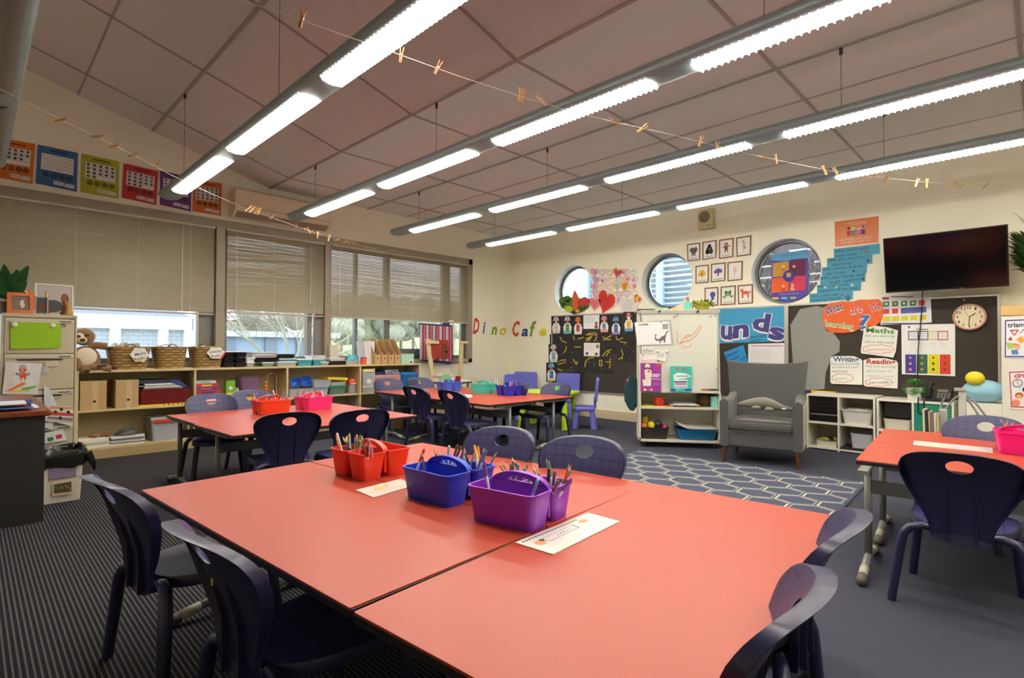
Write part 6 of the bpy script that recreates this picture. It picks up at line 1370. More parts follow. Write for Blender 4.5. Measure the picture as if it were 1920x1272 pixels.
sign([(1619, 676), (1630, 672), (1660, 672), (1681, 677), (1684, 682), (1683, 729), (1623, 725), (1619, 722)], 'Reading', (1625, 682, 1679, 683.5, 9), (190, 44, 40), [('We are learning', 1623, 689, 1680, 690, (110, 160, 160)), ('about how to', 1624, 698, 1672, 698, (120, 170, 170)), ('retell a story', 1624, 706.5, 1677, 708, (120, 170, 180))], (1648, 717, 25, 7.5, 'start middle'), 'white sign headed Reading with start middle in a red cloud', (70, 60, 120))
# rainbow rule chart
A = wpaper(PB, [(1653, 556), (1745, 551), (1747, 605), (1651, 609.5)], (226, 226, 232), 'chart of green, red and yellow buttons below the television', 'button_chart', 'poster')
A.poly([(1654.5, 558), (1667, 557.5), (1667, 563), (1654.5, 563.8)], (150, 50, 50)); A.rect(1671, 556, 1712, 557.6, (90, 90, 96))
for k in range(5): x = 1656+k*16.7; A.poly([(x, 566-k*.6), (x+11.5, 565.3-k*.6), (x+11.5, 575-k*.6), (x, 575.8-k*.6)], (60, 120, 66) if k < 4 else (206, 60, 70))
for k in range(2): x = 1656+k*16.7; A.poly([(x, 580-k*.6), (x+11.5, 579.3-k*.6), (x+11.5, 588.6-k*.6), (x, 589.4-k*.6)], (214, 66, 66))
A.poly([(1689, 578), (1737, 575), (1737, 586), (1689, 588.5)], (86, 96, 160))
for k in range(5): x = 1656+k*17; A.poly([(x, 594-k*.7), (x+13, 593.3-k*.7), (x+13, 602.5-k*.7), (x, 603.5-k*.7)], (214, 206, 30))
A.rect(1654, 606, 1730, 607.6, (80, 70, 130)); A.lay()
for k in range(4): x = 1659+k*16.7; A.rect(x, 568-k*.6, x+5.5, 572.5-k*.6, (206, 226, 200) if k != 1 else (226, 150, 40))
fin(A)
# four column zones chart
A = wpaper(PB2, [(1690, 609), (1791, 607.5), (1791, 706), (1691, 702)], (232, 232, 228), 'tall white chart with blue, green, yellow and red columns next to the clock', 'column_chart', 'poster')
A.rect(1718, 617, 1740, 618.6, (120, 110, 90)); A.rect(1703, 612, 1706, 615.5, (60, 60, 66))
for k, c in enumerate(((50, 54, 120), (50, 54, 120), (206, 190, 80), (190, 50, 60))):
    x = 1703.5+k*18.6; L = [(x, 622), (x+17.6, 621.6), (x+17.6, 637.4), (x, 637.6), (x, 622)]; A.line(L, 1.6, c)
    for j in range(3): A.line([(x+3, 626+j*4.5), (x+15, 625.8+j*4.5)], 1.2, (186, 186, 196)); A.line([(x+3, 644+j*4), (x+14, 644+j*4)], .7, (196, 196, 196))
for k, c in enumerate(((70, 56, 150), (50, 106, 76), (220, 210, 0), (214, 66, 40))):
    x = 1697.5+k*21.5; A.poly([(x, 665), (x+20.3, 665), (x+20.3, 700.5+k*.6), (x, 700+k*.6)], c)
A.lay()
for k in range(4):
    x = 1707+k*21.5; c = [(226, 150, 120), (226, 130, 90), (70, 66, 40), (140, 30, 30)][k]
    for y, r in ((671, 2), (682, 2.6), (693, 2.8)): A.disc(x, y, r, r, c, 8)
fin(A)
A = wpaper(PB3, [(1521, 732), (1571, 735), (1556, 737.6), (1521, 736)], (228, 186, 30), 'yellow paper edge above the cube shelf', 'yellow_paper', 'paper'); fin(A)
# clock
cc = ony(1817.5, 594.5, YB-.05); cw = (ony(1851, 594, YB-.04).x-ony(1784, 594, YB-.04).x)/2; chh = (ony(1817, 570, YB-.04).z-ony(1817, 619, YB-.04).z)/2
cw = chh = (cw+chh)/2
t = thing('wall_clock', 'round wall clock with a dusty pink rim showing half past one', 'clock', (cc.x, YB-.03, cc.z-chh))
rg = lambda r, y, n=40: [V((cc.x+r*math.cos(2*PI*i/n), y, cc.z+r*math.sin(2*PI*i/n))) for i in range(n)]
q = MB(mat((196, 140, 126), .4)); q.rings([rg(cw, YB-.023), rg(cw, YB-.045), rg(cw*.96, YB-.056), rg(cw*.88, YB-.056), rg(cw*.86, YB-.044)], True, False); q.build('rim', t, True, smooth=True, shade=.6)
q = MB(mat((226, 216, 180), .5)); q.flat(rg(cw*.88, YB-.045)); q.build('dial', t, True)
A = Art(lambda a, b: V((cc.x+a, YB-.0465, cc.z+b)), NB, e=.0006)
for h_ in range(1, 13):
    a_ = PI/2-h_*PI/6; x, z = cw*.70*math.cos(a_), cw*.70*math.sin(a_); w2 = .016 if h_ < 10 else .030; A.text(str(h_), x-w2/2, z-.012, x+w2/2, z-.012, .024, (50, 46, 40), .02, up=(0, .024/.7))
A.build('numerals', t, True)
A = Art(lambda a, b: V((cc.x+a, YB-.0475, cc.z+b)), NB, e=.0006)
A.line([(0, 0), (-.004, -cw*.62)], .006, (30, 28, 26)); A.line([(0, 0), (cw*.34, cw*.26)], .008, (30, 28, 26)); A.lay(); A.line([(.01, -.02), (-cw*.28, cw*.42)], .0025, (130, 40, 36)); A.build('hands', t, True)
q = MB(mat((230, 230, 226), .4)); q.ell(ony(1807, 562.5, YB-.02), (.008, .006, .008), 8, 5); tag(q.build('push_pin'), 'white push pin on the board above the clock', 'pin')
# ------------------------------------------------------------------ mobile whiteboard trolley
WHM = mat((226, 222, 206), .4, var=.01); WHE = mat((206, 200, 182), .45); WBD = mat((216, 219, 206), .12, var=.01, coat=.3)
TO = V((-3.075, 5.045, 0)); TA = math.atan2(.487, .682); TX = V((math.cos(TA), math.sin(TA), 0)); TY = V((-math.sin(TA), math.cos(TA), 0)); TN = -TY
def tp(u, v, dy=0.): return onplane(u, v, TO+TY*dy, TY)
def tl(u, v, dy=0.): p = tp(u, v, dy)-TO; return p.dot(TX), p.z
MT = Matrix.Translation(TO) @ Matrix.Rotation(TA, 4, 'Z')
TW = tl(1352, 800)[0]
ztray = tl(1270, 735)[1]; zmid = tl(1270, 766)[1]; zbot = tl(1270, 828)[1]; ztop = tl(1270, 581)[1]
t = thing('whiteboard_trolley', 'white mobile whiteboard with open shelves below, left of the armchair', 'whiteboard', tuple(TO+TX*TW/2+TY*.18), TA)
def tb(q, *a): q.T = MT; q.box(*a); q.T = None; return q
for x in (0, TW-.018): q = MB(WHM); q.T = MT; q.prism([(x, 0, zbot+.03), (x, .05, zbot-.015), (x, .40, zbot-.015), (x, .40, ztop-.02), (x, .22, ztop), (x, .10, ztop), (x, .02, ztray), (x, 0, ztray-.02)], (.018, 0, 0)); q.T = None; q.build('side_panel', t, True, bevel=.002)
for z, d in ((zbot, .38), (zmid, .36), (ztray, .34)): q = tb(MB(WHE), .018, TW-.018, -.005, d, z-.012, z+.010); q.build('shelf_board', t, True, bevel=.002)
q = tb(MB(WHM), .018, TW-.018, .34, .352, zbot, ztray); q.build('back_panel', t, True)
YW = .02
q = tb(MB(WBD), .03, TW-.03, YW, YW+.02, ztray+.01, ztop-.035); q.build('writing_surface', t, True)
q = MB(ALU); 
for a in ((.018, TW-.018, YW-.006, YW+.03, ztop-.045, ztop+.0), (.018, .032, YW-.004, YW+.03, ztray+.01, ztop-.045), (TW-.032, TW-.018, YW-.004, YW+.03, ztray+.01, ztop-.045)): tb(q, *a)
q.build('board_frame', t, True, bevel=.002)
q = tb(MB(WHE), 0, TW, YW+.03, .30, ztop-.03, ztop); q.build('top_ledge', t, True)
for x in (.05, TW-.05):
    for y in (.05, .34):
        q = MB(mat((30, 30, 32), .5)); q.T = MT @ Matrix.Translation((x, y, .03)) @ Matrix.Rotation(PI/2, 4, 'Y'); q.lathe([(.03, -.014), (.032, 0), (.03, .014)], 16); q.T = MT; q.box(x-.02, x+.02, y-.02, y+.02, .05, zbot-.015); q.T = None; q.build('castor', t, True)
for u in (1236, 1308):
    q = MB(mat((60, 60, 58), .4)); a, z = tl(u, 583.5, YW); q.T = MT; q.prism([(a-.02, YW-.014, z-.012), (a+.014, YW-.014, z-.018), (a+.014, YW-.014, z+.018)], (0, .008, 0)); q.T = None; q.build('clip', t, True)
TPb = lambda d: (lambda u, v: tp(u, v, YW-d))
def tart(d=.001): return Art(TPb(d), TN)
A = tart(.002); c = (226, 130, 96)
A.line([(1268, 622), (1272, 630), (1269, 640), (1274, 645), (1283, 641)], 1.2, c); A.line([(1283, 641), (1276, 643), (1280, 636), (1288, 629), (1298, 628), (1306, 620), (1311, 611), (1316, 613), (1309, 624), (1302, 633), (1293, 640), (1283, 641)], 1.1, c); A.line([(1280, 647), (1282, 653), (1294, 650), (1296, 644)], .9, c)
for x in (1284, 1288, 1292): A.line([(x, 633), (x+1.4, 640)], .7, c)
A.line([(1285, 634), (1290, 631), (1297, 631)], .9, c); tag(A.build('marker_drawing', t, True))
def tc(poly, m_, lb, nm, cat, d=.004, th=.0015, gr=None):
    A = tart(d); A.card(poly, m_ if not isinstance(m_, tuple) else mat(m_, .6), th); A.k = 1; A._m = (nm, lb, cat, gr); return A
A = tc([(1193, 604), (1258, 600), (1263, 646), (1198, 649)], (176, 176, 178), 'grey backing sheet behind the dinosaur worksheet', 'paper_sheet', 'paper', .003); fin(A)
A = tc([(1189.5, 605), (1254, 603.5), (1259, 645.5), (1195, 647.5)], (236, 236, 238), 'white worksheet with a grey long-necked dinosaur, on the whiteboard', 'worksheet', 'paper', .007)
A.rect(1197, 608.5, 1216, 610, (90, 90, 90)); A.rect(1242, 607.5, 1253, 617.5, (160, 158, 158))
A.poly([(1228, 628), (1232, 626.5), (1229, 632), (1232, 637), (1237, 635), (1241, 631), (1246, 629.5), (1249, 623), (1254, 619.8), (1254, 621.5), (1250, 625.5), (1248, 634), (1247, 643), (1244.5, 643), (1244, 638), (1240, 639), (1239, 643.5), (1236, 643.5), (1237, 639), (1231, 640), (1227.5, 636)], (104, 104, 104)); fin(A)
A = tc([(1203, 650), (1227, 651), (1228, 664), (1204, 663)], (226, 226, 218), 'card with the printed word the on the whiteboard', 'word_card', 'card', .004, gr=None); A.text('the', 1206, 661, 1225, 661, 7.5, (130, 130, 128), 0, .2); fin(A)
A = tc([(1229, 656), (1252, 660), (1249, 679), (1227, 674)], (232, 232, 228), 'tilted card with the printed word all on the whiteboard', 'word_card', 'card', .006); A.text('all', 1232, 669, 1245, 671, 8, (170, 168, 166), 0, .2); fin(A)
A = tc([(1200, 664.5), (1229, 665), (1228, 681), (1200, 681)], (236, 230, 226), 'strip with the pink handwritten word books above the purple book', 'word_strip', 'card', .004); A.text('books', 1204, 679, 1226, 679, 6, (230, 150, 130), .0); fin(A)
for k, (u, v, c) in enumerate(((1264, 594.5, (60, 90, 76)), (1269.5, 592.5, (60, 90, 76)), (1332.5, 594, (60, 90, 76)), (1341, 592.5, (60, 90, 76)), (1239.5, 604.5, (50, 76, 70)), (1206, 667, (70, 80, 76)), (1234, 677.5, (140, 50, 50)), (1344, 692, (196, 70, 66)))):
    p = tp(u, v, YW-.008); q = MB(mat(c, .4)); q.ell(p, (.007, .007, .007), 10, 6); tag(q.build('board_magnet', smooth=True), 'tiny round %s magnet on the whiteboard' % ('red' if c[0] > c[1]+40 else 'dark green'), 'magnet', '%s whiteboard magnets' % ('red' if c[0] > c[1]+40 else 'green'))
for u, v, lb in ((1210, 606, 'white round magnet holding the dinosaur worksheet'), (1234, 659, 'white round magnet, left one holding the word all'), (1250, 659, 'white round magnet, right one holding the word all')): q = MB(mat((232, 230, 220), .35)); q.ell(tp(u, v, YW-.013), (.017, .017, .017), 12, 8); tag(q.build('round_magnet', smooth=True), lb, 'magnet')
# books on the tray
def tbook(u0, u1, v0, v1, c, lb, arts):
    A = tart(.03); A.card([(u0, v0), (u1, v0+1), (u1, v1+1.5), (u0, v1)], mat(c, .35), .012); A.k = 1; arts(A); return tag(A.build('picture_book'), lb, 'book')
def g1(A):
    A.rect(1230, 682, 1240, 686.5, (206, 70, 50)); A.poly([(1208, 693), (1222, 693), (1220, 713), (1210, 713)], (226, 216, 190)); A.poly([(1204, 712), (1221, 712), (1220, 724), (1206, 724)], (232, 224, 206)); A.disc(1214, 687, 5, 5, (226, 214, 190), 12); A.lay()
    A.line([(1208, 693), (1214, 689.5), (1222, 694)], 1.6, (60, 50, 60)); A.disc(1216, 696.5, 2.3, 2, (214, 60, 80), 10); A.text('GREY', 1220.5, 707, 1238, 707.5, 6, (240, 236, 240), .03); scrawl(A, 1221, 711.5, 1238, 712, 2.2, (226, 210, 226), .6); A.line([(1224, 720), (1235, 721)], 1, (196, 150, 200))
    for x, c in ((1203, (220, 60, 60)), (1209, (240, 240, 240)), (1215, (220, 70, 60)), (1221, (240, 200, 190))): A.disc(x, 731, 2.6, 2, c, 8)
tbook(1201, 1239.5, 681, 733.5, (158, 60, 150), 'purple picture book titled GREY leaning on the whiteboard', g1)
def g2(A):
    A.poly([(1262, 704), (1270, 699), (1284, 700), (1296, 706), (1284, 710), (1264, 712)], (232, 240, 240)); A.disc(1269.5, 692.5, 3, 1.8, (206, 80, 50)); A.disc(1281.5, 692, 3, 1.8, (206, 80, 50)); A.rect(1264, 712, 1288, 728, (226, 232, 236)); A.lay()
    A.rect(1264, 715, 1287, 717.5, (40, 60, 110)); A.rect(1265, 719, 1287, 721.5, (190, 60, 90)); A.rect(1264, 724, 1286, 727, (150, 170, 220)); A.rect(1257, 729, 1266, 733, (60, 70, 180)); A.rect(1284, 729, 1296, 733, (60, 70, 180)); scrawl(A, 1267, 706.5, 1291, 706.5, 2.6, (60, 110, 130), .6)
tbook(1257, 1297, 686.5, 734, (70, 190, 170), 'turquoise picture book standing on the whiteboard tray', g2)
for k, (u, c) in enumerate(((1323, (170, 50, 50)), (1329, (40, 40, 40)), (1335, (50, 50, 60)), (1339, (60, 110, 60)))):
    q = MB(mat(c, .4)); p = tp(u, 731, -.0+.004*k); q.cyl(p-TX*.045+V((0, 0, .002)), p+TX*.045+V((0, 0, .002)), .007, n=8); tag(q.build('board_marker'), '%s marker lying on the whiteboard tray' % ('dark red', 'black', 'charcoal', 'green-capped')[k], 'marker', 'whiteboard markers')
# shelf contents
def tbox(q, u0, u1, d0, d1, z0, z1, vm=750): a, b_ = tl(u0, vm, d0)[0], tl(u1, vm, d0)[0]; q.T = MT; q.box(a, b_, d0, d1, z0, z1); q.T = None; return a, b_
zm_ = zmid+.0105
q = MB(mat((214, 206, 60), .6)); tbox(q, 1202, 1262, .02, .26, zm_, zm_+.006); tag(q.build('yellow_folder'), 'flat yellow-green folder on the upper trolley shelf', 'folder')
q = MB(mat((190, 60, 60), .6)); tbox(q, 1228, 1262, .04, .28, zm_+.007, zm_+.014); tag(q.build('red_folder'), 'red folder under the white papers on the upper trolley shelf', 'folder')
a, b_ = tl(1227, 755, .05)[0], tl(1245, 755, .05)[0]; q = MB(mat((226, 64, 34), .45)); q.T = MT @ Matrix.Translation(((a+b_)/2, .09, zm_+.015)) @ Matrix.Rotation(.4, 4, 'Z'); w_ = (b_-a)*.42; q.rbox(-w_, w_, -w_, w_, 0, 2*w_, .012, 4, .008); q.use(mat((60, 30, 26), .5))
for x, z in ((-.5, .5), (0, 0), (.5, -.5), (.5, .5), (-.5, -.5)): q.add([(x*w_+.008*math.cos(2*PI*i/10), -w_-.0006, w_+z*w_+.008*math.sin(2*PI*i/10)) for i in range(10)], [tuple(range(10))])
q.T = None; tag(q.build('foam_dice'), 'red foam dice with dark dots on the upper trolley shelf', 'dice')
for k in range(3): q = MB(mat([(226, 224, 226), (206, 200, 210), (232, 232, 230)][k], .6)); tbox(q, 1257+4*k, 1312-3*k, .03, .26, zm_+.016+.006*k, zm_+.021+.006*k); tag(q.build('paper_sheet'), 'white papers in a loose pile on the upper trolley shelf', 'paper', 'paper pile on the trolley shelf')
a, b_ = tl(1314, 755, .1)[0], tl(1338, 755, .1)[0]; q = MB(RATD); q.T = MT @ Matrix.Translation(((a+b_)/2, .2, zm_)); q.smooth = True; q.lathe([(.05, 0), (.085, .04), (.09, .10), (.07, .13), (.06, .12)], 16); q.T = None; tag(q.build('brown_basket', smooth=True), 'round brown basket at the back of the upper trolley shelf', 'basket')
a, b_ = tl(1336, 758, .03)[0], tl(1351.5, 758, .03)[0]; q = MB(mat((140, 214, 196), .4)); q.T = MT @ Matrix.Translation(((a+b_)/2-.01, .08, zm_)); q.lathe([(.036, 0), (.04, .0), (.042, .115), (.038, .115), (.035, .01)], 20, cap1=False); q.T = None; tag(q.build('mint_container', smooth=True), 'mint round container on the upper trolley shelf beside the armchair', 'container')
zb_ = zbot+.0105
a, b_ = tl(1201, 810, .02)[0]+.006, tl(1254, 810, .02)[0]; q = MB(mat((44, 42, 40), .45)); q.T = MT; q.rbin(a, b_, .02, .3, zb_, zb_+.125, .02, .004, .02, .008); q.T = None; tag(q.build('black_tub'), 'black tub filled with toy balls on the bottom trolley shelf', 'tub')
for k, (u, v, r, c, lb, sq) in enumerate(((1210, 788, .036, (226, 200, 40), 'yellow oval toy poking up at the back of the black tub', 1.4), (1207, 799, .036, (236, 120, 60), 'orange toy ball at the left of the black tub', 1), (1221, 798, .040, (236, 220, 40), 'bright yellow toy ball in the middle of the black tub', 1.15), (1234, 796, .045, (54, 50, 50), 'dark grey toy ball in the black tub', 1), (1246, 801, .028, (220, 40, 130), 'small magenta toy ball at the right of the black tub', 1))):
    q = MB(mat(c, .4)); p = tp(u, v, .12 if k else .2); q.ell(p, (r, r, r*sq), 16, 10); tag(q.build('toy_ball', smooth=True), lb, 'ball')
a, b_ = tl(1270, 810, .02)[0], TW-.03; q = MB(mat((28, 104, 156), .4)); q.T = MT; q.rbin(a, b_, .01, .32, zb_, zb_+.11, .03, .004, .03, .006)
for k in range(1, 4): x = a+(b_-a)*k/4; q.box(x-.002, x+.002, .012, .02, zb_+.02, zb_+.1)
q.T = None; tag(q.build('blue_tray'), 'blue ribbed tray with magazines on the bottom trolley shelf', 'tray')
for k in range(2):
    q = MB(mat((232, 230, 222), .5)); q.T = MT; R = []
    for i in range(9): f_ = i/8; x = a+.01+(b_-a-.02)*f_; z = zb_+.118+k*.010+.045*max(0, 1-f_*3.2)**1.5; R.append([(x, .03, z), (x, .29, z), (x, .29, z+.006), (x, .03, z+.006)])
    q.rings(R); q.T = None; tag(q.build('magazine'), 'white magazine curling over the blue tray, %s of two' % ('lower', 'upper')[k], 'magazine')
# on top of the whiteboard
q = MB(mat((150, 190, 150), .5)); a, b_ = tl(1228, 578, .1)[0], tl(1252, 578, .1)[0]; q.T = MT; q.box(a, b_, .08, .2, ztop+.001, ztop+.028); q.T = None; tag(q.build('green_case'), 'pale green case lying on top of the whiteboard', 'case')
q = MB(mat((50, 50, 56), .4)); a, b_ = tl(1196, 578, .1)[0], tl(1226, 578, .1)[0]; q.T = MT; q.box(a, b_, .06, .18, ztop+.001, ztop+.016); q.T = None; tag(q.build('dark_case'), 'flat dark case at the left end of the whiteboard top', 'case')
q = MB(mat((40, 40, 44), .4)); p = tp(1256, 577, .1); q.ell(p+V((0, 0, 0)), (.02, .02, .012), 10, 6); q.use(mat((226, 180, 60), .5)); a, b_ = tl(1261, 578, .1)[0], tl(1272, 578, .1)[0]; q.T = MT; q.box(a, b_, .08, .12, ztop+.001, ztop+.02); q.T = None; tag(q.build('stapler'), 'small dark and yellow tool on top of the whiteboard', 'tool')
a = tl(1289, 575, .1)[0]; q = MB(mat((110, 200, 176), .45)); q.T = MT @ Matrix.Translation((a, .1, ztop+.001)); q.lathe([(.036, 0), (.040, .085), (.036, .085), (.033, .006)], 20, cap1=False); q.T = None; tag(q.build('mint_cup', smooth=True), 'mint cup of pencils on top of the whiteboard', 'cup')
for k in range(7):
    c = PCOL[(k*3+1) % 11]; q = MB(mat(c[0], .4)); b2 = TO+TX*(a+random.uniform(-.016, .016))+TY*(.1+random.uniform(-.015, .015))+V((0, 0, ztop+.012)); q.cyl(b2, b2+V((random.uniform(-.02, .02), random.uniform(-.02, .02), .13)), .0035, n=6); tag(q.build('pencil'), '%s pencil in the mint cup' % c[1], 'pencil', 'pencils in the mint cup')
a = tl(1317, 570, .12)[0]; cB = TO+TX*a+TY*.14
t2 = thing('bowl_planter', 'woven yellow-green bowl of greenery on top of the whiteboard', 'planter', tuple(cB+V((0, 0, ztop+.001))))
q = MB(mat((196, 190, 60), .6, var=.3, scale=80)); q.smooth = True; q.lathe([(.05, 0), (.06, .01), (.085, .05), (.10, .085), (.095, .085), (.08, .05), (.05, .012)], 20, tuple(cB+V((0, 0, ztop+.001)))); q.build('bowl', t2, True, smooth=True)
random.seed(6); q = MB(mat((110, 130, 40), .6, var=.4, scale=60))
for k in range(130):
    a_ = random.uniform(0, 2*PI); r_ = .10*math.sqrt(random.random()); b2 = cB+V((r_*math.cos(a_), r_*math.sin(a_), ztop+.05+random.uniform(0, .04))); d = V((math.cos(a_)*.6, math.sin(a_)*.6, random.uniform(-.9, .9))).normalized(); leaf(q, b2, b2+d*.045, .010, .0, 3)
q.build('foliage', t2, True)
# jacket hanging at the back left of the trolley
q = MB(mat((28, 66, 74), .9, var=.25, scale=14, bump=.5)); q.smooth = True
cj = tp(1183, 735, .30); R = []
for j, (v, w2) in enumerate(((704, .02), (712, .055), (725, .075), (740, .08), (752, .075), (762, .05), (770, .02))):
    c = tp(1184+.2*j, v, .33); R.append([c+TX*(w2*math.cos(2*PI*i/18)*(1+.18*math.sin(i*2.3+j)))+TY*(.035*math.sin(2*PI*i/18)*(1+.2*math.cos(i*3.1))) for i in range(18)])
q.rings(R); tag(q.build('jacket', smooth=True), 'dark teal jacket hanging at the left side of the whiteboard trolley', 'jacket')
q = MB(mat((220, 70, 60), .5)); q.ell(tp(1177, 714, .28), (.012, .012, .018), 8, 6); tag(q.build('red_tag'), 'small red tag by the top of the teal jacket', 'tag')
# ------------------------------------------------------------------ armchair
GRY = mat((78, 79, 77), .9, var=.07, scale=160, bump=.25, sheen=.2); GRYD = mat((58, 60, 60), .9); BEI = mat((196, 188, 166), .9, var=.1, scale=60); WAL = mat((80, 44, 28), .45, var=.2, scale=20)
AA = math.radians(13.4); AO = V((-2.126, 4.956, 0)); MA = Matrix.Translation(AO) @ Matrix.Rotation(AA, 4, 'Z')
t = thing('armchair', 'grey upholstered armchair with wooden legs in front of the pinboard', 'armchair', tuple(MA @ V((.305, .3, 0))), AA)
AW = .615
def part(nm, f, parent=None, **k): q = MB(GRY); f(q); q.v = [MA @ V(p) for p in q.v]; return q.build(nm, parent or t, True, **k)
part('seat_base', lambda q: q.rbox(.02, AW-.02, -.0, .56, .15, .30, .02, 4, .01), bevel=.006)
cu = part('seat_cushion', lambda q: q.rbox(.045, AW-.045, -.025, .50, .285, .405, .035, 5, .03), sub=1)
def pipe(q):
    q.use(GRYD)
    for z in (.30, .392): q.tube([(.052, -.018, z), (.30, -.026, z+.002), (AW-.052, -.018, z)], .004, 6)
part('piping', pipe, cu)
for s in (0, 1):
    def f(q, s=s):
        x0 = -.035 if s == 0 else AW-.045; x1 = x0+.08
        n = 10; R = []
        for i in range(n+1):
            y = -.01+.56*i/n; zt2 = .585+.05*max(0, (i-6)/4)**1.5; xo = .0
            top = [(x1, zt2-.03), (x1-.015, zt2-.008), ((x0+x1)/2, zt2), (x0+.015, zt2-.008), (x0, zt2-.03)]
            R.append([(x0+.004, y, .15)]+[(x1-.004, y, .15)]+[(a, y, b2) for a, b2 in top])
        q.smooth = True; q.rings(R)
    o_ = part('armrest', f, smooth=True, shade=.8)
    if s == 1:
        def g(q): q.use(BEI); x = AW+.0355; q.prism([(x, .03, .165), (x, .53, .165), (x, .53, .56), (x, .06, .535)], (.006, 0, 0))
        o2 = part('side_panel', g); o2['label'] = 'pale beige outer side panel'
def bk(q):
    q.smooth = True; n = 14; R = []
    for j in range(11):
        f_ = j/10; z = .16+.76*f_; yc = .50+.10*f_; hw = .315+.045*max(0, (f_-.4)/.6) ; row = []; row2 = []
        for i in range(n+1):
            x = -1+2*i/n; X = AW/2+hw*x; wing = .075*abs(x)**3*(1 if f_ > .35 else f_/.35); zz = z+(.0 if j < 10 else -.022*(1-abs(x)**2)+.012*abs(x)**6)
            row.append((X, yc-wing, zz)); row2.append((X, yc+.085-wing*.8, zz))
        R.append(row+row2[::-1])
    q.rings(R)
part('backrest', bk, smooth=True, shade=1.0)
for x, y, dx_, dy_ in ((.01, .02, -.012, -.02), (AW-.01, .02, .012, -.02), (.04, .52, -.012, .03), (AW-.04, .52, .012, .03)):
    def f(q, x=x, y=y, dx_=dx_, dy_=dy_): q.use(WAL); q.smooth = True; q.tube([(x+dx_, y+dy_, 0), (x, y, .16)], [.013, .024], 10)
    part('leg', f, smooth=True)
# plush on the armchair
PLG = mat((112, 110, 98), .95, var=.2, scale=130, bump=.9, sheen=.5); sy_ = 5.14
def ap(u, v, dy=0): return onplane(u, v, MA @ V((0, .22+dy, 0)), MA.to_3x3() @ V((0, 1, 0)))
t3 = thing('dinosaur_soft_toy', 'grey plush lizard-like toy lying on the armchair seat', 'soft toy', tuple(MA @ V((.33, .2, .41))))
q = MB(PLG); q.smooth = True; q.tube([ap(1384, 758), ap(1390, 758), ap(1402, 757), ap(1418, 756), ap(1432, 756), ap(1447, 759), ap(1460, 763), ap(1472, 766), ap(1485, 768, .03)], [.010, .022, .035, .050, .056, .048, .032, .022, .015], 16); q.build('body', t3, True, smooth=True)
for u, v, d in ((1418, 760, -.05), (1442, 763, -.05), (1425, 760, .05), (1448, 762, .05)):
    q = MB(PLG); q.smooth = True; q.ell(ap(u, v+5, d), (.042, .03, .020), 12, 8); q.build('foot', t3, True, smooth=True)
q = MB(mat((24, 24, 24), .3)); q.ell(ap(1393, 748.5, -.03), (.004, .004, .004), 8, 5); q.build('eye', t3, True)
q = MB(mat((236, 236, 236), .6)); p = ap(1470, 768, -.06); q.box(p.x-.018, p.x+.018, p.y-.003, p.y, p.z-.0, p.z+.012); q.build('care_tag', t3, True)
# ------------------------------------------------------------------ cube shelves
CS = 6.27
def cy_(u, v=780): return ony(u, v, CS).x
def cube(xa, xb, xm, lb, zt2, midz, back=True):
    t = thing('cube_shelf', lb, 'shelf', ((xa+xb)/2, CS+.19, 0))
    q = MB(WHM); q.box(xa, xb, CS-.002, YB-.03, zt2-.02, zt2); q.build('top_board', t, True, bevel=.002)
    for x in (xa, xm-.009, xb-.018): q = MB(WHM); q.box(x, x+.018, CS, YB-.03, 0.0, zt2-.02); q.build('upright', t, True, bevel=.002)
    for z in (.012, midz): q = MB(WHM); q.box(xa+.018, xb-.018, CS+.003, YB-.04, z, z+.018); q.build('shelf_board', t, True)
    q = MB(WHE); q.box(xa, xb, YB-.036, YB-.03, .02, zt2-.02); q.build('back_panel', t, True)
    return t
Z1, MZ = .575, .27
xa, xm_, xb = -1.80, cy_(1572), cy_(1641); cube(xa, xb, xm_, 'low white cube shelf behind the armchair, the left one of two', Z1, MZ)
xc, xn, xd = cy_(1643.5), cy_(1711.5), cy_(1789); cube(xc, xd, xn, 'low white cube shelf with the phone on top, the right one of two', Z1-.01, .25)
for k in range(7):
    z = MZ+.02+k*.038
    q = MB(mat((30, 28, 28), .4)); q.rbin(xa+.03, xm_-.015, CS+.015, CS+.33, z, z+.034, .002, .003, .01, .003)
    if k in (0, 2): q.use(mat((190, 190, 188), .4)); q.box(xa+.03, xm_-.015, CS+.010, CS+.014, z-.001, z+.004)
    tag(q.build('letter_tray'), 'black letter tray stacked in the left cube shelf', 'tray', 'black letter trays')
q = MB(mat((214, 214, 206), .5, var=.1, scale=50)); q.rbin(xm_+.02, xb-.03, CS+.01, CS+.3, MZ+.019, MZ+.165, .022, .003, .03, .008)
tag(q.build('white_basket'), 'white perforated plastic basket on the middle shelf', 'basket')
q = MB(mat((210, 210, 206), .5)); q.smooth = True; c = V(((xm_+xb)/2, CS+.14, MZ+.16))
q.tube([c+V((.11*math.cos(a)*(1-.1*k), .08*math.sin(a), .004*k)) for k in range(3) for a in [2*PI*i/14 for i in range(14)]], .006, 6); tag(q.build('white_cable', smooth=True), 'coiled white cable lying in the white basket', 'cable')
q = MB(WHM); q.rbin(xa+.09, xm_-.02, CS+.01, CS+.3, .031, .095, .005, .003, .01, .003); tag(q.build('white_tray'), 'white tray on the bottom of the left cube shelf', 'tray')
for k, (dx_, c) in enumerate(((.06, (150, 160, 40)), (.10, (196, 190, 60)), (.13, (40, 40, 36)), (.17, (180, 186, 70)))): q = MB(mat(c, .6)); q.box(xa+.04+dx_, xa+.09+dx_, CS+.04+.03*k, CS+.2, .096, .112+.004*k); tag(q.build('game_card_box'), 'small %s item in the white bottom tray' % ('olive', 'yellow', 'black', 'lime')[k], 'box')
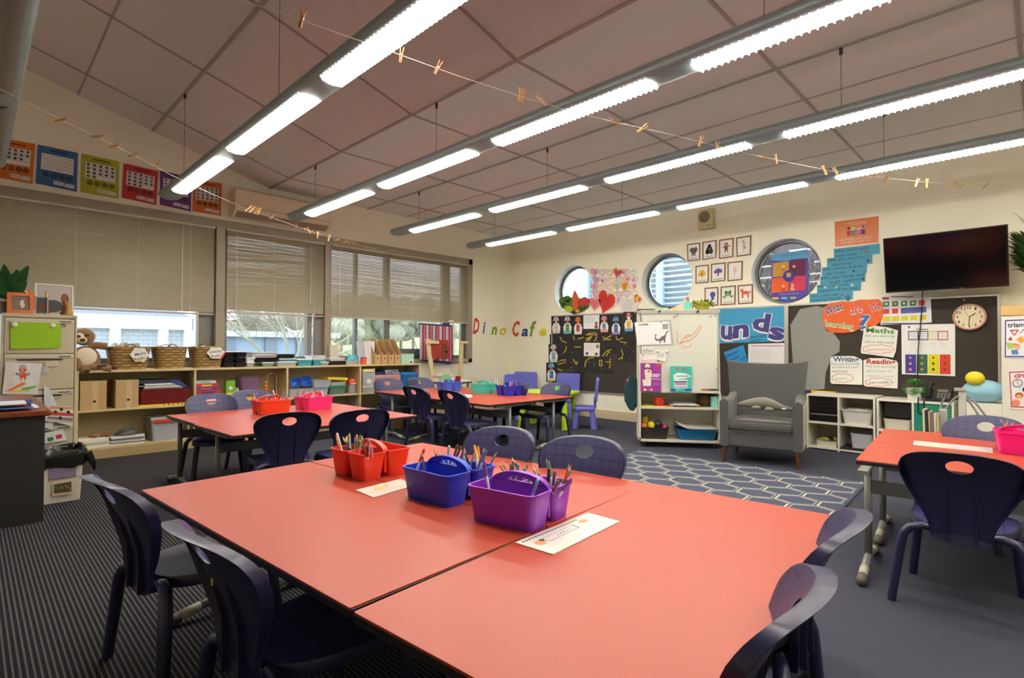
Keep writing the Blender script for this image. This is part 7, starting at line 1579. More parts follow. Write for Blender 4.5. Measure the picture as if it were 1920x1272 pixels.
q = MB(CLR); q.rbin(xm_+.10, xb-.03, CS+.02, CS+.3, .055, .20, .01, .003, .02, .005); tag(q.build('clear_box'), 'clear plastic box in the bottom right cube of the left shelf', 'box')
q = MB(mat((220, 110, 160), .6)); q.box(xm_+.12, xb-.08, CS+.05, CS+.2, .062, .085); tag(q.build('pink_papers'), 'pink papers inside the clear plastic box', 'paper')
q = MB(mat((40, 36, 36), .5)); q.box(xm_+.015, xb-.022, CS+.005, CS+.3, .031, .052); tag(q.build('black_tray'), 'flat black tray beneath the clear plastic box', 'tray')
q = MB(mat((26, 24, 24), .4)); q.box(xc+.06, xn-.012, CS+.04, CS+.34, .395, .54); tag(q.build('black_box'), 'black box filling the upper left cube of the right shelf', 'box')
q = MB(mat((206, 200, 184), .5)); q.rbin(xc+.05, xn-.02, CS+.03, CS+.33, .269, .375, .01, .003, .02, .004); tag(q.build('cream_basket'), 'cream basket under the black box in the right cube shelf', 'basket')
q = MB(mat((20, 130, 104), .75, var=.06, scale=80, bump=.3)); q.box(xn+.012, xd-.022, CS+.004, CS+.34, .269, .54); tag(q.build('fabric_cube'), 'teal green fabric storage cube in the right cube shelf', 'box')
q = MB(mat((20, 110, 90), .75)); q.box(xc+.022, xn-.012, CS+.004, CS+.3, .032, .235); tag(q.build('fabric_cube'), 'green fabric storage cube in the bottom row of the right shelf', 'box')
# potted plant
pc = ony(1715, 740, CS+.1); ZT2 = Z1-.009
t4 = thing('potted_plant', 'small bright green bushy plant in a white pot on the cube shelf', 'plant', (pc.x, CS+.1, ZT2))
q = MB(mat((226, 228, 222), .4)); q.smooth = True; q.lathe([(.048, 0), (.055, .01), (.066, .09), (.068, .115), (.062, .115), (.058, .09), (.05, .02)], 20, (pc.x, CS+.1, ZT2)); q.build('pot', t4, True, smooth=True)
random.seed(17); q = MB(mat((70, 150, 36), .55, var=.35, scale=50))
for k in range(380):
    a_ = random.uniform(0, 2*PI); e_ = random.uniform(-.9, 1.3); d = V((math.cos(a_)*math.cos(e_), math.sin(a_)*math.cos(e_), math.sin(e_))); b2 = V((pc.x, CS+.1, ZT2+.115))+V((d.x*.088, d.y*.088, max(d.z, -.75)*.075))*random.uniform(.7, 1); leaf(q, b2, b2+(d+V((0, 0, -.3))).normalized()*.022, .008, 0, 2)
q.build('foliage', t4, True)
# phone
PHM = mat((32, 32, 34), .35); 
p0 = ony(1735, 744, CS+.06); p1 = ony(1783, 744, CS+.06)
t5 = thing('desk_phone', 'black desk phone with a big display on the right cube shelf', 'phone', ((p0.x+p1.x)/2, CS+.14, ZT2))
q = MB(PHM); q.prism([(p0.x, CS+.04, ZT2+.001), (p0.x, CS+.24, ZT2+.001), (p0.x, CS+.24, ZT2+.10), (p0.x, CS+.20, ZT2+.115), (p0.x, CS+.04, ZT2+.025)], (p1.x-p0.x, 0, 0)); q.build('phone_body', t5, True, bevel=.003)
q = MB(PHM); q.smooth = True; hx = p0.x+.02; q.tube([(hx, CS+.03, ZT2+.05), (hx, CS+.06, ZT2+.085), (hx, CS+.14, ZT2+.125), (hx, CS+.22, ZT2+.155), (hx, CS+.25, ZT2+.15)], [.026, .022, .018, .022, .026], 10); q.build('handset', t5, True, smooth=True)
def slope(y): return ZT2+.025+.09*(y-CS-.04)/.16
q = MB(mat((120, 126, 90), .4)); q.flat([(hx+.06, CS+.15, slope(CS+.15)+.001), (p1.x-.03, CS+.15, slope(CS+.15)+.001), (p1.x-.03, CS+.185, slope(CS+.185)+.001), (hx+.06, CS+.185, slope(CS+.185)+.001)]); q.build('display', t5, True)
for r in range(4):
    for c in range(4):
        y = CS+.06+r*.02; q = MB(mat((150, 150, 150), .4)); x = hx+.065+c*.025; q.flat([(x, y, slope(y)+.002), (x+.015, y, slope(y)+.002), (x+.015, y+.010, slope(y+.01)+.002), (x, y+.010, slope(y+.01)+.002)]); q.build('key', t5, True)
q = MB(PHM); q.tube([ony(1722, 745, CS-.006), ony(1721, 770, CS-.01), ony(1724, 776, CS-.01), ony(1730, 776, CS-.01), ony(1733, 770, CS-.01), ony(1732, 746, CS-.006)], .006, 6); q.build('cord', t5, True, smooth=True)
# ------------------------------------------------------------------ white cupboards at the right
WCP = mat((226, 222, 208), .45, var=.01); PLY = mat((214, 176, 110), .5, var=.1, scale=20)
CY = 6.10
xL, xT = ony(1806, 760, CY).x, ony(1878, 700, CY).x
t = thing('low_cupboard', 'low white cupboard carrying the yellow ball, right of the cube shelves', 'cupboard', ((xL+xT)/2, CY+.3, 0))
zl = ony(1840, 757, CY).z
q = MB(WCP); q.box(xL, xT, CY, YB-.03, .06, zl); q.build('cupboard_body', t, True, bevel=.002)
q = MB(mat((60, 58, 54), .6)); q.box(xL+.01, xT, CY+.03, YB-.05, 0, .06); q.build('kickboard', t, True)
t = thing('tall_cupboard', 'tall white cupboard with shape posters at the right picture edge', 'cupboard', (xT+.4, CY+.3, 0))
q = MB(WCP); q.box(xT+.001, xT+.9, CY, YB-.03, .06, ony(1880, 592, CY).z); q.build('cupboard_body', t, True, bevel=.002)
q = MB(PLY); q.box(xT-.004, xT+.91, CY-.01, YB-.03, ony(1880, 592, CY).z, ony(1880, 575, CY).z); q.build('wooden_top', t, True, bevel=.002)
q = MB(mat((60, 58, 54), .6)); q.box(xT+.002, xT+.9, CY+.03, YB-.05, 0, .06); q.build('kickboard', t, True)
CPn = wallB(CY-.002)
A = Art(CPn, NB); A.card([(1883.5, 599), (1965, 596), (1965, 673), (1883, 671.5)], mat((232, 232, 236), .5), .002); A.k = 1
A.line([(1885.5, 601.5), (1950, 599), (1950, 669), (1885, 669), (1885.5, 601.5)], 2.4, (60, 70, 150)); A.text('triangle', 1889, 614, 1935, 612.5, 8.5, (70, 66, 80), .03)
A.line([(1894.5, 620), (1909, 619.5), (1902, 629), (1894.5, 620), (1909, 619.5)], 2, (206, 60, 70)); A.poly([(1889, 638), (1896, 631), (1898, 639)], (190, 60, 66)); A.poly([(1905, 637), (1916, 630), (1922, 640), (1914, 644)], (226, 160, 50)); A.line([(1913, 625), (1919, 618), (1925, 625)], 1.6, (70, 120, 190)); A.poly([(1886, 642), (1905, 645), (1912, 650), (1890, 656)], (170, 200, 90)); A.lay()
A.disc(1907, 650, 6, 5.5, (236, 170, 130), 14); A.poly([(1896, 656), (1908, 656), (1910, 665), (1897, 665)], (90, 130, 190)); A.line([(1902, 645), (1911, 647)], 1.6, (170, 60, 40))
tag(A.build('triangle_poster'), 'triangle poster with a blue border on the tall white cupboard', 'poster')
A = Art(CPn, NB); A.card([(1891, 696), (1965, 694), (1967, 772), (1895, 767)], mat((232, 230, 232), .5), .002); A.k = 1
A.line([(1893, 698.5), (1950, 696), (1952, 765), (1897, 763), (1893, 698.5)], 2.2, (196, 60, 80)); A.text('circle', 1901.5, 709, 1934, 707.5, 9, (206, 66, 74), .035)
L = [(1908+9*math.cos(2*PI*i/20), 719+7*math.sin(2*PI*i/20)) for i in range(21)]; A.line(L, 1.8, (90, 130, 140)); A.line([(1907, 713), (1908, 719), (1912, 722)], 1.2, (190, 60, 60)); A.disc(1922, 731, 5, 5, (30, 30, 36), 12); A.disc(1911, 742, 8, 6, (190, 96, 50), 14); A.disc(1905, 756, 8, 7, (236, 140, 110), 14); A.lay(); A.disc(1911, 744, 5, 3.6, (236, 170, 120), 12)
tag(A.build('circle_poster'), 'circle poster with a red border on the tall white cupboard', 'poster')
q = MB(mat((226, 206, 40), .6, var=.05)); p = ony(1828, 710, CY+.05); q.ell((p.x, p.y, p.z), (.066, .05, .062), 18, 12); 
tb_ = thing('soft_toy_ball', 'plain yellow soft ball on pale blue plush stand-in upon the low white cupboard', 'ball', (p.x, p.y, zl+.001)); q.build('ball', tb_, True, smooth=True)
q = MB(mat((150, 196, 214), .9, var=.12, scale=60, bump=.4)); q.smooth = True; c = ony(1845, 738, CY+.12); q.ell((c.x, c.y, zl+.10), (.15, .10, .098), 22, 14); tag(q.build('plush_stand_in', smooth=True), 'rounded pale blue stand-in for a plush toy on the low white cupboard beside the pinboard', 'toy stand-in')  # plain rounded shape standing in for a plush toy that is left out
# leafy plant above the tall cupboard
t6 = thing('hanging_plant', 'dark green leafy plant at the right picture edge beside the television', 'plant', (.06, 6.25, ony(1880, 575, CY).z+.001))
zc_ = ony(1880, 575, CY).z
q = MB(mat((40, 110, 76), .5)); q.lathe([(.07, 0), (.09, .16), (.085, .16), (.06, .02)], 16, (.02, 6.28, zc_+.001)); q.build('pot', t6, True, smooth=True)
random.seed(23); LV2 = mat((44, 76, 22), .45, var=.4, scale=12)
b0 = V((.02, 6.28, zc_+.16))
q = MB(LV2)
for k in range(150):
    d = ony(random.uniform(1884, 1950), random.uniform(420, 500), 6.28+random.uniform(-.12, .12)); s_ = b0+(d-b0)*random.uniform(.35, .6); leaf(q, s_, d, .04, .02, 4)
for (u, v) in ((1899, 393), (1908, 405), (1893, 440), (1893, 470)): leaf(q, b0+V((0, 0, .35)), ony(u, v, 6.3), .022, .01, 6)
q.build('foliage', t6, True)
q = MB(mat((60, 70, 30), .6)); q.tube([b0-V((0, 0, .1)), b0+V((0, 0, .2)), b0+V((-.02, 0, .5))], .01, 6); q.build('stem', t6, True)
# ------------------------------------------------------------------ wire book rack
RY = 5.45; RKM = mat((186, 186, 180), .35, metal=.5)
def rp(u, v, d=0): return ony(u, v, RY+d)
pz = rp(1804, 735)
t7 = thing('book_rack', 'wire book rack on a pale post in front of the right cube shelf', 'rack', (pz.x, RY, 0))
q = MB(mat((200, 198, 188), .5)); a, b_ = rp(1797, 760).x, rp(1811, 760).x; q.box(a, b_, RY, RY+.05, .02, rp(1804, 734).z); q.build('post', t7, True, bevel=.003)
q = MB(RKM); q.box(rp(1789, 740).x, rp(1810, 740).x, RY-.01, RY+.03, rp(1800, 734).z, rp(1800, 728).z); q.build('top_bracket', t7, True, bevel=.002)
for pts in ([(1795, 743), (1785, 752), (1770, 772), (1752, 792), (1735, 812)], [(1798, 745), (1806, 742), (1816, 752), (1828, 768), (1842, 790)], [(1823, 750), (1835, 763), (1850, 782)], [(1770, 748), (1764, 760), (1761, 775), (1762, 790)]):
    q = MB(RKM); q.smooth = True; q.tube([rp(u, v, .02*i) for i, (u, v) in enumerate(pts)], .007, 8); q.build('wire_arm', t7, True, smooth=True)
q = MB(RKM); q.box(rp(1735, 800).x, rp(1850, 800).x, RY-.12, RY+.16, .0, .02); q.build('base', t7, True)
q = MB(mat((205, 203, 195), .5)); q.box(rp(1762, 790).x, rp(1775, 790).x, RY, RY+.06, .021, rp(1768, 768).z)
for k in range(4): x = rp(1763+k*3, 790).x; q.use(ALU); q.box(x, x+.004, RY-.004, RY, .03, rp(1768, 770).z)
q.build('divider_column', t7, True)
bc = [((206, 196, 160), 'cream'), ((40, 40, 50), 'dark'), ((176, 140, 110), 'brown'), ((120, 110, 110), 'grey'), ((214, 206, 180), 'ivory'), ((186, 176, 130), 'tan')]
for k, (c, nm) in enumerate(bc):
    u = 1731+k*5.2; q = MB(mat(c, .6)); a = rp(u+4, 810).x; top = rp(u, 767+k*2.2); th = .014
    q.prism([(a, RY-.05, .12), (a+th, RY-.05, .12), (top.x+th, RY-.05, top.z), (top.x, RY-.05, top.z)], (0, .16, 0)); tag(q.build('rack_book'), '%s picture book leaning in the wire book rack' % nm, 'book')
# the holder the leaning books stand in
q = MB(RKM); q.box(rp(1733, 812).x-.02, rp(1770, 812).x+.02, RY-.07, RY+.13, .10, .118); q.build('book_shelf', t7, True)
# ------------------------------------------------------------------ rug
RUGB = mat((64, 70, 92), .95, var=.1, scale=200, bump=.3); RC_ = mat((196, 190, 158), .95, var=.1, scale=200); RG_ = mat((128, 134, 142), .95, var=.1, scale=200)
r0, r1 = V((-2.975, 4.865)), V((-.986, 4.967)); rd = (r1-r0).normalized(); rn = V((rd.y, -rd.x)); RWd = (r1-r0).length; RL = 2.25
def rgp(a, b_, z): p = r0+rd*a+rn*b_; return V((p.x, p.y, z))
t8 = thing('patterned_rug', 'blue-grey rug with cream hexagon lattice in front of the armchair', 'rug', tuple(rgp(RWd/2, RL/2, .001)))
q = MB(RUGB); q.prism([rgp(0, 0, .0005), rgp(RWd, 0, .0005), rgp(RWd, RL, .0005), rgp(0, RL, .0005)], (0, 0, .0075)); q.build('rug_body', t8, True)
q = MB(mat((50, 54, 70), .95)); e_ = .012
for a, b2, c, d in ((0, 0, RWd, e_), (0, RL-e_, RWd, RL), (0, 0, e_, RL), (RWd-e_, 0, RWd, RL)): q.flat([rgp(a, b2, .0086), rgp(c, b2, .0086), rgp(c, d, .0086), rgp(a, d, .0086)])
q.build('binding', t8, True)
q = MB(RC_); Wx, Hy = .262, .245; 
def strip(a, b_, w_, m_, off=0):
    q.use(m_); dx_, dy_ = b_[0]-a[0], b_[1]-a[1]; L_ = math.hypot(dx_, dy_); nx, ny = -dy_/L_, dx_/L_
    P = [(a[0]+nx*(off-w_/2), a[1]+ny*(off-w_/2)), (b_[0]+nx*(off-w_/2), b_[1]+ny*(off-w_/2)), (b_[0]+nx*(off+w_/2), b_[1]+ny*(off+w_/2)), (a[0]+nx*(off+w_/2), a[1]+ny*(off+w_/2))]
    if all(.02 < p[0] < RWd-.02 and .02 < p[1] < RL-.02 for p in P): q.flat([rgp(p[0], p[1], .0085) for p in P])
rows_ = int(RL/(Hy*.75))+2
for r in range(-1, rows_):
    for c in range(-1, int(RWd/Wx)+2):
        x, y = c*Wx+(r % 2)*Wx/2, r*Hy*.75; k = (c*3+r*2) % 3
        V6 = [(x, y-Hy/2), (x+Wx/2, y-Hy/4), (x+Wx/2, y+Hy/4), (x, y+Hy/2)]
        for i in range(3):
            m1, m2 = (RC_, RG_) if (i+k) % 3 != 1 else (RG_, RC_)
            for o_s, m_ in ((-.0125, m1), (.0125, m2)):
                n2 = 3
                a, b2 = V6[i], V6[i+1]
                for j in range(n2):
                    f0, f1 = j/n2+.02*(j == 0), (j+1)/n2-.02*(j == n2-1); strip((a[0]+(b2[0]-a[0])*f0, a[1]+(b2[1]-a[1])*f0), (a[0]+(b2[0]-a[0])*f1, a[1]+(b2[1]-a[1])*f1), .013, m_, o_s)
q.build('lattice_pattern', t8, True)
# ------------------------------------------------------------------ toddler table and chairs
LIME = mat((170, 206, 20), .4, var=.03); LAV = mat((98, 104, 196), .4, var=.03)
def cone(q, x, y, z1, r0=.055, r1=.038, lx=0, ly=0): q.smooth = True; q.tube([(x+lx, y+ly, 0), (x+lx*.9, y+ly*.9, .02), (x, y, z1)], [r0, r0, r1], 18); q.smooth = False
t9 = thing('toddler_table', 'lime green plastic toddler table near the black pinboard', 'table', (-4.70, 5.45, 0), .35)
q = MB(LIME); q.rbox(-.38, .38, -.27, .27, .435, .48, .12, 8, .012); q.build('tabletop', t9, smooth=True, shade=.7)
for sx_ in (-1, 1):
    for sy2 in (-1, 1): q = MB(LIME); cone(q, sx_*.28, sy2*.18, .437, .045, .032, sx_*.03, sy2*.03); q.build('leg', t9, smooth=True)
def tchair(p, rz, lb, first=None):
    t = thing('toddler_chair', lb, 'chair', (p[0], p[1], 0), rz, 'lavender toddler chairs')
    q = MB(LAV); q.rbox(-.165, .165, -.14, .14, .235, .285, .05, 6, .012); q.build('seat', t, smooth=True, shade=.7)
    q = MB(LAV); n = 8; q.T = Matrix.Translation((0, -.145, .36)) @ Matrix.Rotation(.10, 4, 'X') @ Matrix.Rotation(PI/2, 4, 'X'); q.rbox(-.19, .19, 0, .30, -.02, .02, .04, 5, .01); q.T = None; q.build('backrest', t, smooth=True, shade=.7)
    for s in (-1, 1): q = MB(LAV); q.box(s*.10-.015, s*.10+.015, -.155, -.12, .27, .40); q.build('back_support', t)
    for sx_ in (-1, 1):
        for sy2 in (-1, 1): q = MB(LAV); cone(q, sx_*.115, sy2*.095, .24, .045, .028, sx_*.03, sy2*.03); q.build('leg', t, smooth=True)
    return t
pB = ony(1062, 760, 6.42); tchair((pB.x, 6.38), PI+.35, 'lavender toddler chair facing the room under the lowest figure drawing')
pA = ony(987, 760, 6.36); tchair((pA.x, 6.30), PI+.6, 'lavender toddler chair farthest in the corner below the word Cafe')
pA2 = ony(977, 770, 5.75); tchair((pA2.x, 5.75), -PI/2-.15, 'lavender toddler chair turned sideways behind the sticker chair tables')
pC = onz(1090, 803); tchair((pC.x+.02, pC.y+.04), PI/2+.62, 'lavender toddler chair seen from the side, right of the lime table')
# ------------------------------------------------------------------ pocket chart, easel and side table by the corner
WX = XA+.055
A = Art(wallA(WX), NA); A.card([(785, 606), (848, 610.5), (849, 676), (845, 683), (816, 680), (789, 677)], mat((36, 48, 110), .8), .003); A.k = 1
for c in range(10):
    x0 = 786.6+c*6.15; nr = 19
    for r in range(nr):
        y0 = 609+c*.45+r*3.45
        if c % 2 == 0: A.poly([(x0, y0), (x0+4.9, y0+.3), (x0+4.9, y0+3.1), (x0, y0+2.9)], (206, 206, 214))
        else: A.poly([(x0, y0), (x0+5.3, y0+.3), (x0+5.3, y0+3.3), (x0, y0+3.1)], (206, 50, 64))
A.lay()
for c in range(1, 10, 2):
    for r in range(19): A.rect(788.6+c*6.15, 610+c*.45+r*3.45, 790.3+c*6.15, 611.3+c*.45+r*3.45, (236, 210, 200))
tag(A.build('pocket_chart'), 'navy number pocket chart with red and white columns hung on the right window', 'chart')
EX = -6.42; PINE = mat((216, 196, 150), .5, var=.1, scale=18)
def ep(u, v, d=0): return onx(u, v, EX+d)
t10 = thing('wooden_easel', 'pale wooden easel with a red picture standing by the corner window', 'easel', (EX, ep(838, 700).y, 0))
for (a, b_, d2) in (((801, 636), (817, 745), -.0), ((864, 640), (858, 745), -.0)):
    q = MB(PINE); p, r = ep(*a), ep(*b_); r.z = .0; wy = .034; q.prism([(p.x, p.y-wy, p.z), (p.x, p.y+wy, p.z), (r.x+.03, r.y+wy, 0), (r.x+.03, r.y-wy, 0)], (.03, 0, 0)); q.build('post', t10, True, bevel=.002)
q = MB(PINE); p, r = ep(798, 637, .03), ep(822, 640, .03); q.prism([p, r, r-V((0, 0, .04)), p-V((0, 0, .06))], (.02, 0, 0)); p, r = ep(861, 640, .03), ep(876, 640, .03); q.prism([p, r, r-V((0, 0, .035)), p-V((0, 0, .04))], (.02, 0, 0)); q.build('top_rail', t10, True)
q = MB(PINE); p, r = ep(803, 700, .0), ep(866, 700, .0); q.box(EX+.005, EX+.025, p.y, r.y, .30, .35); q.build('cross_rail', t10, True)
A = Art(lambda u, v: ep(u, v, .035), NA); A.card([(807, 641), (822, 637.5), (840, 638), (841.5, 673), (810, 672)], mat((150, 52, 36), .6, var=.25, scale=30), .004); A.lay(); A.disc(833, 658, 6, 14, (110, 52, 30), 12); A.rect(827, 658, 839, 673, (120, 56, 34)); tag(A.build('red_picture'), 'brick red picture with an arched door hung on the wooden easel', 'picture')
sp0 = V((-5.80, 4.29, 0))
t11 = thing('side_table', 'small table with a dark edge behind the far red tables', 'table', tuple(sp0))
q = MB(mat((214, 204, 184), .5)); q.box(sp0.x-.38, sp0.x+.17, sp0.y+.16, sp0.y+.62, .58, .60); q.build('tabletop', t11, True)
q = MB(mat((36, 32, 34), .5)); q.box(sp0.x-.385, sp0.x+.175, sp0.y+.155, sp0.y+.625, .56, .58); q.build('edge_band', t11, True)
for x in (-.34, .13):
    for y in (.2, .58): q = MB(LEGM); q.cyl((sp0.x+x, sp0.y+y, 0), (sp0.x+x, sp0.y+y, .56), .016, n=10); q.build('leg', t11, True, smooth=True)
random.seed(44)
sy3 = sp0.y+.32
def sxp(u, v=715): return ony(u, v, sy3)
for k, c in enumerate(((226, 222, 210), (200, 190, 160), (236, 232, 226), (190, 70, 60), (226, 214, 190), (120, 130, 140), (232, 226, 214))):
    q = MB(mat(c, .6)); a, b_ = sxp(812+2*k).x, sxp(842-k).x; q.box(a, b_, sy3-.08, sy3+.14, .601+k*.0105, .610+k*.0105); tag(q.build('stacked_book'), 'book in the untidy pile on the small side table', 'book', 'untidy book pile on the side table')
q = MB(mat((130, 200, 150), .5)); a, b_ = sxp(834).x, sxp(857).x; q.prism([(a, sy3-.1, .601), (b_, sy3-.1, .601), (b_, sy3-.1, .66), (b_-.05, sy3-.1, .70), (a+.06, sy3-.1, .68)], (0, .01, 0)); tag(q.build('green_box'), 'pale green slanted holder on the small side table', 'box')
q = MB(mat((120, 30, 24), .4)); p = sxp(863); q.cyl((p.x, sy3-.04, .601), (p.x, sy3-.04, .675), .036, n=16); tag(q.build('red_mug', smooth=True), 'dark red cylinder tin on the small side table', 'tin')
# ------------------------------------------------------------------ outside
random.seed(101)
GRD = mat((150, 156, 140), .9, var=.15, scale=2)
q = MB(GRD); q.box(-60, XA-.25, -30, 60, -.35, -.25); q.box(XA-.25, 40, YB+.3, 60, -.35, -.25); struct('ground', q)
def oA(u, v, x): return onx(u, v, x)
FAS = mat((240, 242, 244), .6, var=.02); RFB = mat((96, 112, 130), .6); 
BRK, nt, b = newmat('painted_brick'); tc = nt.nodes.new('ShaderNodeTexCoord'); mp = nt.nodes.new('ShaderNodeMapping'); mp.inputs['Rotation'].default_value = (0, PI/2, PI/2); bt = nt.nodes.new('ShaderNodeTexBrick'); nt.links.new(tc.outputs['Object'], mp.inputs[0]); nt.links.new(mp.outputs[0], bt.inputs[0])
bt.inputs['Color1'].default_value = (.42, .50, .60, 1); bt.inputs['Color2'].default_value = (.47, .55, .64, 1); bt.inputs['Mortar'].default_value = (.32, .38, .46, 1); bt.inputs['Scale'].default_value = 2.4; nt.links.new(bt.outputs[0], b.inputs['Base Color']); b.inputs['Roughness'].default_value = .8
X2 = -16.
t = thing('school_building', 'white-fasciaed school block with blue-grey brick bays seen through the left window', 'building', (X2-2, 1, -.25))
y0, y1 = -6., oA(357, 640, X2).y; zf0, zf1 = oA(250, 617, X2).z, oA(250, 592, X2).z
q = MB(BRK); q.box(X2-5, X2, y0, y1-.1, -.25, zf0); q.build('brick_wall', t, True)
q = MB(FAS); q.box(X2-5, X2+.15, y0, y1, zf0, zf1); q.build('fascia', t, True)
q = MB(RFB); q.prism([(X2+.15, y0, zf1), (X2-5, y0, zf1), (X2-5, y0, zf1+.9), (X2-2, y0, zf1+.35)], (0, y1-y0, 0)); q.build('roof', t, True)
for u in (213, 303, 351): y = oA(u, 640, X2).y; q = MB(FAS); q.box(X2-.05, X2+.12, y-.09, y+.12, -.25, zf0); q.build('pilaster', t, True)
# carport and far building
X3 = -22.
t = thing('carport', 'grey open carport with a curved roof beside the school block', 'carport', (X3, 7, -.25))
q = MB(mat((150, 130, 120), .6)); z = oA(360, 595, X3).z; ya, yb2 = oA(300, 600, X3).y, oA(392, 600, X3).y; q.prism([(X3, ya, z-.2), (X3, ya+3, z+.15), (X3, yb2, z-.05), (X3, yb2, z-.2), (X3, ya+3, z-.02), (X3, ya, z-.3)], (-4, 0, 0)); q.build('roof', t, True)
for u, c in ((322, (170, 176, 184)), (352, (150, 160, 172)), (358, (190, 196, 200))): y = oA(u, 640, X3+1).y; q = MB(mat(c, .6)); q.box(X3+.9, X3+1.1, y-.13, y+.13, -.25, z-.1); q.build('post', t, True)
q = MB(mat((206, 216, 226), .6)); p = oA(373, 640, -8.5); q.cyl((-8.5, p.y, -.25), (-8.5, p.y, 3.2), .075, n=16); tag(q.build('verandah_post', smooth=True), 'pale round verandah post right outside the left window', 'post')
t = thing('sports_hall', 'pale blue hall with dark roof behind the bare tree', 'building', (-30, 16, -.25))
q = MB(mat((150, 172, 198), .7, var=.06, scale=1)); ya, yb2 = oA(350, 650, -30).y, oA(620, 650, -30).y; z = oA(470, 632, -30).z; q.box(-34, -30, ya, yb2, -.25, z); q.build('wall', t, True)
q = MB(mat((196, 206, 216), .6)); q.box(-34.5, -29.6, ya-.4, yb2+.4, z, z+.3); q.build('roof', t, True)
for u in (430, 508, 566): y = oA(u, 650, -29.9).y; q = MB(mat((120, 136, 156), .6)); q.box(-29.95, -29.85, y-.3, y+.3, -.25, z); q.build('column', t, True)
# bare tree outside the middle window
BARK = mat((176, 182, 164), .9, var=.3, scale=10); TWIG = mat((160, 148, 140), .9, var=.2, scale=10)
def limb(q, p, d, r, L, n, depth, spread=.55):
    pts = [p]; rr = [r]; cur = V(p); dd = V(d).normalized()
    for i in range(n):
        dd = (dd+V((random.uniform(-.16, .16), random.uniform(-.16, .16), random.uniform(-.1, .14)))).normalized(); cur = cur+dd*L/n; pts.append(V(cur)); rr.append(r*(1-.55*(i+1)/n))
    q.tube(pts, rr, 7 if depth > 1 else 4, True)
    if depth > 0:
        for k in range(3 if depth > 1 else 4):
            i = random.randint(max(1, n//3), n); a = V((random.uniform(-1, 1), random.uniform(-1, 1), random.uniform(-.25, 1))).normalized(); limb(q, pts[i], dd+a*spread*1.6, rr[i]*.62, L*.68, max(3, n-1), depth-1, spread)
def tree(base, lb, dirs, r=.09, L=1.5, depth=4, m_=BARK, m2=TWIG):
    t = thing('bare_tree', lb, 'tree', tuple(base)); q = MB(m_); q.smooth = True; z0 = V(base)
    fork = z0+V((0, 0, .75)); q.tube([z0, z0+V((.02, .01, .4)), fork], [r*1.4, r*1.15, r*1.05], 10); q.build('trunk', t, True, smooth=True)
    q = MB(m_); q.smooth = True
    for d in dirs: limb(q, fork, d, r*.8, L, 6, depth)
    q.build('branches', t, True, smooth=True)
pt = oA(545, 690, -9.6); tree((pt.x, pt.y, -.25), 'bare lichen-covered tree outside the middle window', [(.0, -.9, .75), (.1, -.25, 1), (0, .35, 1), (.1, 1, .7), (.2, -1.2, .3), (-.3, .9, .25)], .036, 1.5, 5)
pt = oA(700, 700, -12.5); tree((pt.x, pt.y, -.25), 'bare tree outside the right window behind the magazine files', [(0, -.6, 1), (.2, .3, 1), (0, .9, .8), (.1, -.9, .5)], .028, 1.9, 4, TWIG)
pt = oA(790, 690, -15); tree((pt.x, pt.y, -.25), 'bare tree farthest right in the long window', [(0, -.6, 1), (.2, .3, 1), (0, .9, .8)], .028, 2.0, 4, TWIG)
# trees on the hill
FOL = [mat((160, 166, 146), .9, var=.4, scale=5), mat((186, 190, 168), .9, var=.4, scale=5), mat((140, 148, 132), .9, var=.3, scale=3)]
q = MB(mat((160, 176, 130), .9, var=.1, scale=.5)); q.prism([(-45, 8, -.3), (-45, 60, -.3), (-62, 60, 3.2), (-62, 8, 2.2)], (0, 0, -.3)); struct('terrain', q)
for k, (u, v, s_) in enumerate(((640, 618, 1.6), (663, 600, 2.2), (690, 612, 1.5), (725, 598, 2.2), (752, 606, 1.8), (775, 598, 2.2), (800, 610, 1.6), (850, 604, 2.0), (480, 606, 1.8), (530, 610, 1.6))):
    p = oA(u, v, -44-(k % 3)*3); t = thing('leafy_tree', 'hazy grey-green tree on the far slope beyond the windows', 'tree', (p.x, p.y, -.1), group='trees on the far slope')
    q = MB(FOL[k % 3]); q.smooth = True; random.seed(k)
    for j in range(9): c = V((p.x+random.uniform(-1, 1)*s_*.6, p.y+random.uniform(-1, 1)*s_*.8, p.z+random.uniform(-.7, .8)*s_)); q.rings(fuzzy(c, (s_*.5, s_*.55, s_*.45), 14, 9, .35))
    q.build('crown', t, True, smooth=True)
    q = MB(TWIG); q.cyl((p.x, p.y, -.1), (p.x, p.y, p.z), .15, n=7); q.build('trunk', t, True)
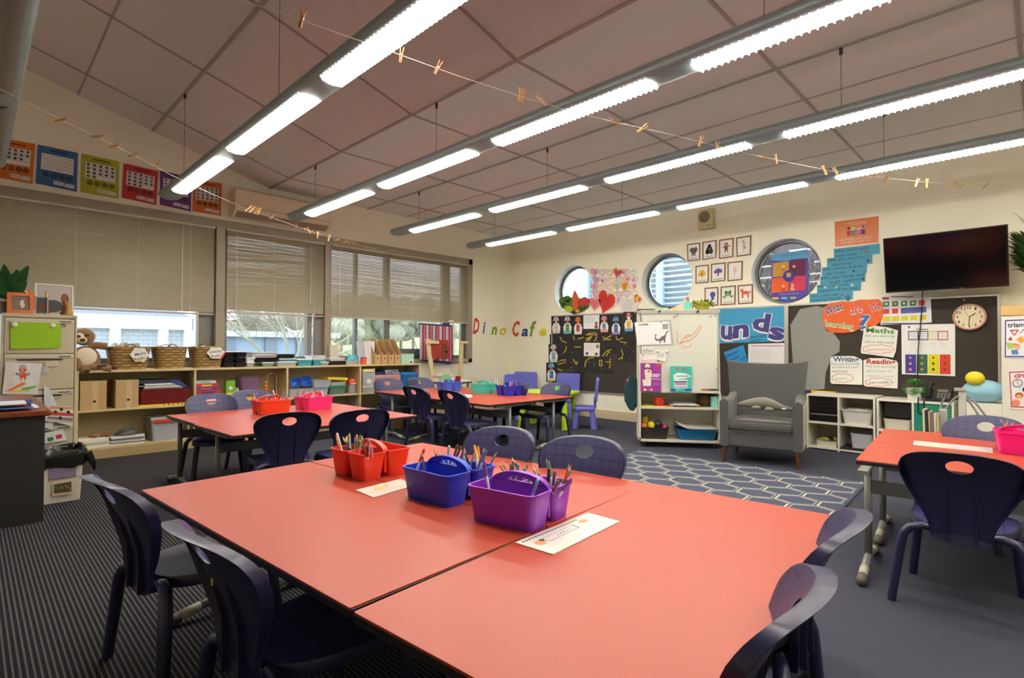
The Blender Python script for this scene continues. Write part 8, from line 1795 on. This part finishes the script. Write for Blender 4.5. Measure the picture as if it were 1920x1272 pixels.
# louvred neighbouring wall beyond the round windows
BL = mat((196, 214, 230), .5, metal=.1); BLW = mat((236, 240, 244), .5)
NY = 9.6
def oB(u, v): return ony(u, v, NY)
t = thing('louvred_building', 'building with pale blue slanted louvres seen through the middle round window', 'building', (-5, NY+.3, -.25))
xl_, xr_ = oB(1097, 530).x, oB(1330, 520).x
q = MB(BLW); q.box(xl_, xr_, NY+.12, NY+.3, -.25, 4.6); q.build('wall', t, True)
q = MB(BL); z = .4
while z < 4.5: q.prism([(xl_+.15, NY+.11, z), (xl_+.15, NY+.11, z+.012), (xl_+.15, NY, z-.05), (xl_+.15, NY, z-.062)], (xr_-xl_-.15, 0, 0)); z += .105
q.build('louvres', t, True)
for u in (1100, 1238): x = oB(u, 520).x; q = MB(mat((190, 214, 230), .5)); q.box(x-.07, x+.07, NY-.05, NY+.12, -.25, 4.6); q.build('post', t, True)
# scrub beyond the third round window
HED = mat((92, 88, 92), .95, var=.5, scale=9, bump=1)
q = MB(HED); q.smooth = True; random.seed(2)
for j in range(60): c = V((random.uniform(-5.2, -1.0), random.uniform(11.5, 13), random.uniform(.2, 4.6))); q.rings(fuzzy(c, (.7, .5, .55), 12, 8, .6))
tag(q.build('scrub', smooth=True), 'dense grey-brown scrub bank outside the third round window', 'scrub', kind='stuff')
for k, x in enumerate((-4.0, -3.2, -2.5)):
    t = thing('bare_tree', 'thin bare tree in front of the scrub, %s through the third round window' % ('leftmost', 'middle', 'rightmost')[k], 'tree', (x, 10.4+.2*k, -.25)); q = MB(mat((128, 120, 120), .9)); q.smooth = True
    for d in ((-.3, 0, 1), (.2, .1, 1), (.5, 0, .9), (-.6, 0, .8)): limb(q, V((x, 10.4+.2*k, .6)), d, .04, 1.5, 6, 3)
    q.build('branches', t, True, smooth=True); q = MB(mat((128, 120, 120), .9)); q.cyl((x, 10.4+.2*k, -.25), (x, 10.4+.2*k, .7), .05, n=8); q.build('trunk', t, True)

random.seed(55); q = MB(mat((150, 136, 134), .9, var=.3)); c0, c1 = oA(418, 605, -11.5), oA(612, 605, -11.5); za, zb3 = oA(500, 616, -11.5).z, oA(500, 560, -11.5).z
for k in range(420):
    p = V((random.uniform(-12.2, -10.9), random.uniform(c0.y, c1.y), random.uniform(za, zb3))); d = V((random.uniform(-.3, .3), random.uniform(-1, 1), random.uniform(-.7, .6))).normalized()*random.uniform(.2, .6)
    q.tube([p, p+d*.5+V((0, 0, random.uniform(-.05, .05))), p+d], [.008, .006, .003], 4, False)
tag(q.build('vine_thicket'), 'tangle of bare brown vines above the hall, behind the middle window', 'vines', kind='stuff')
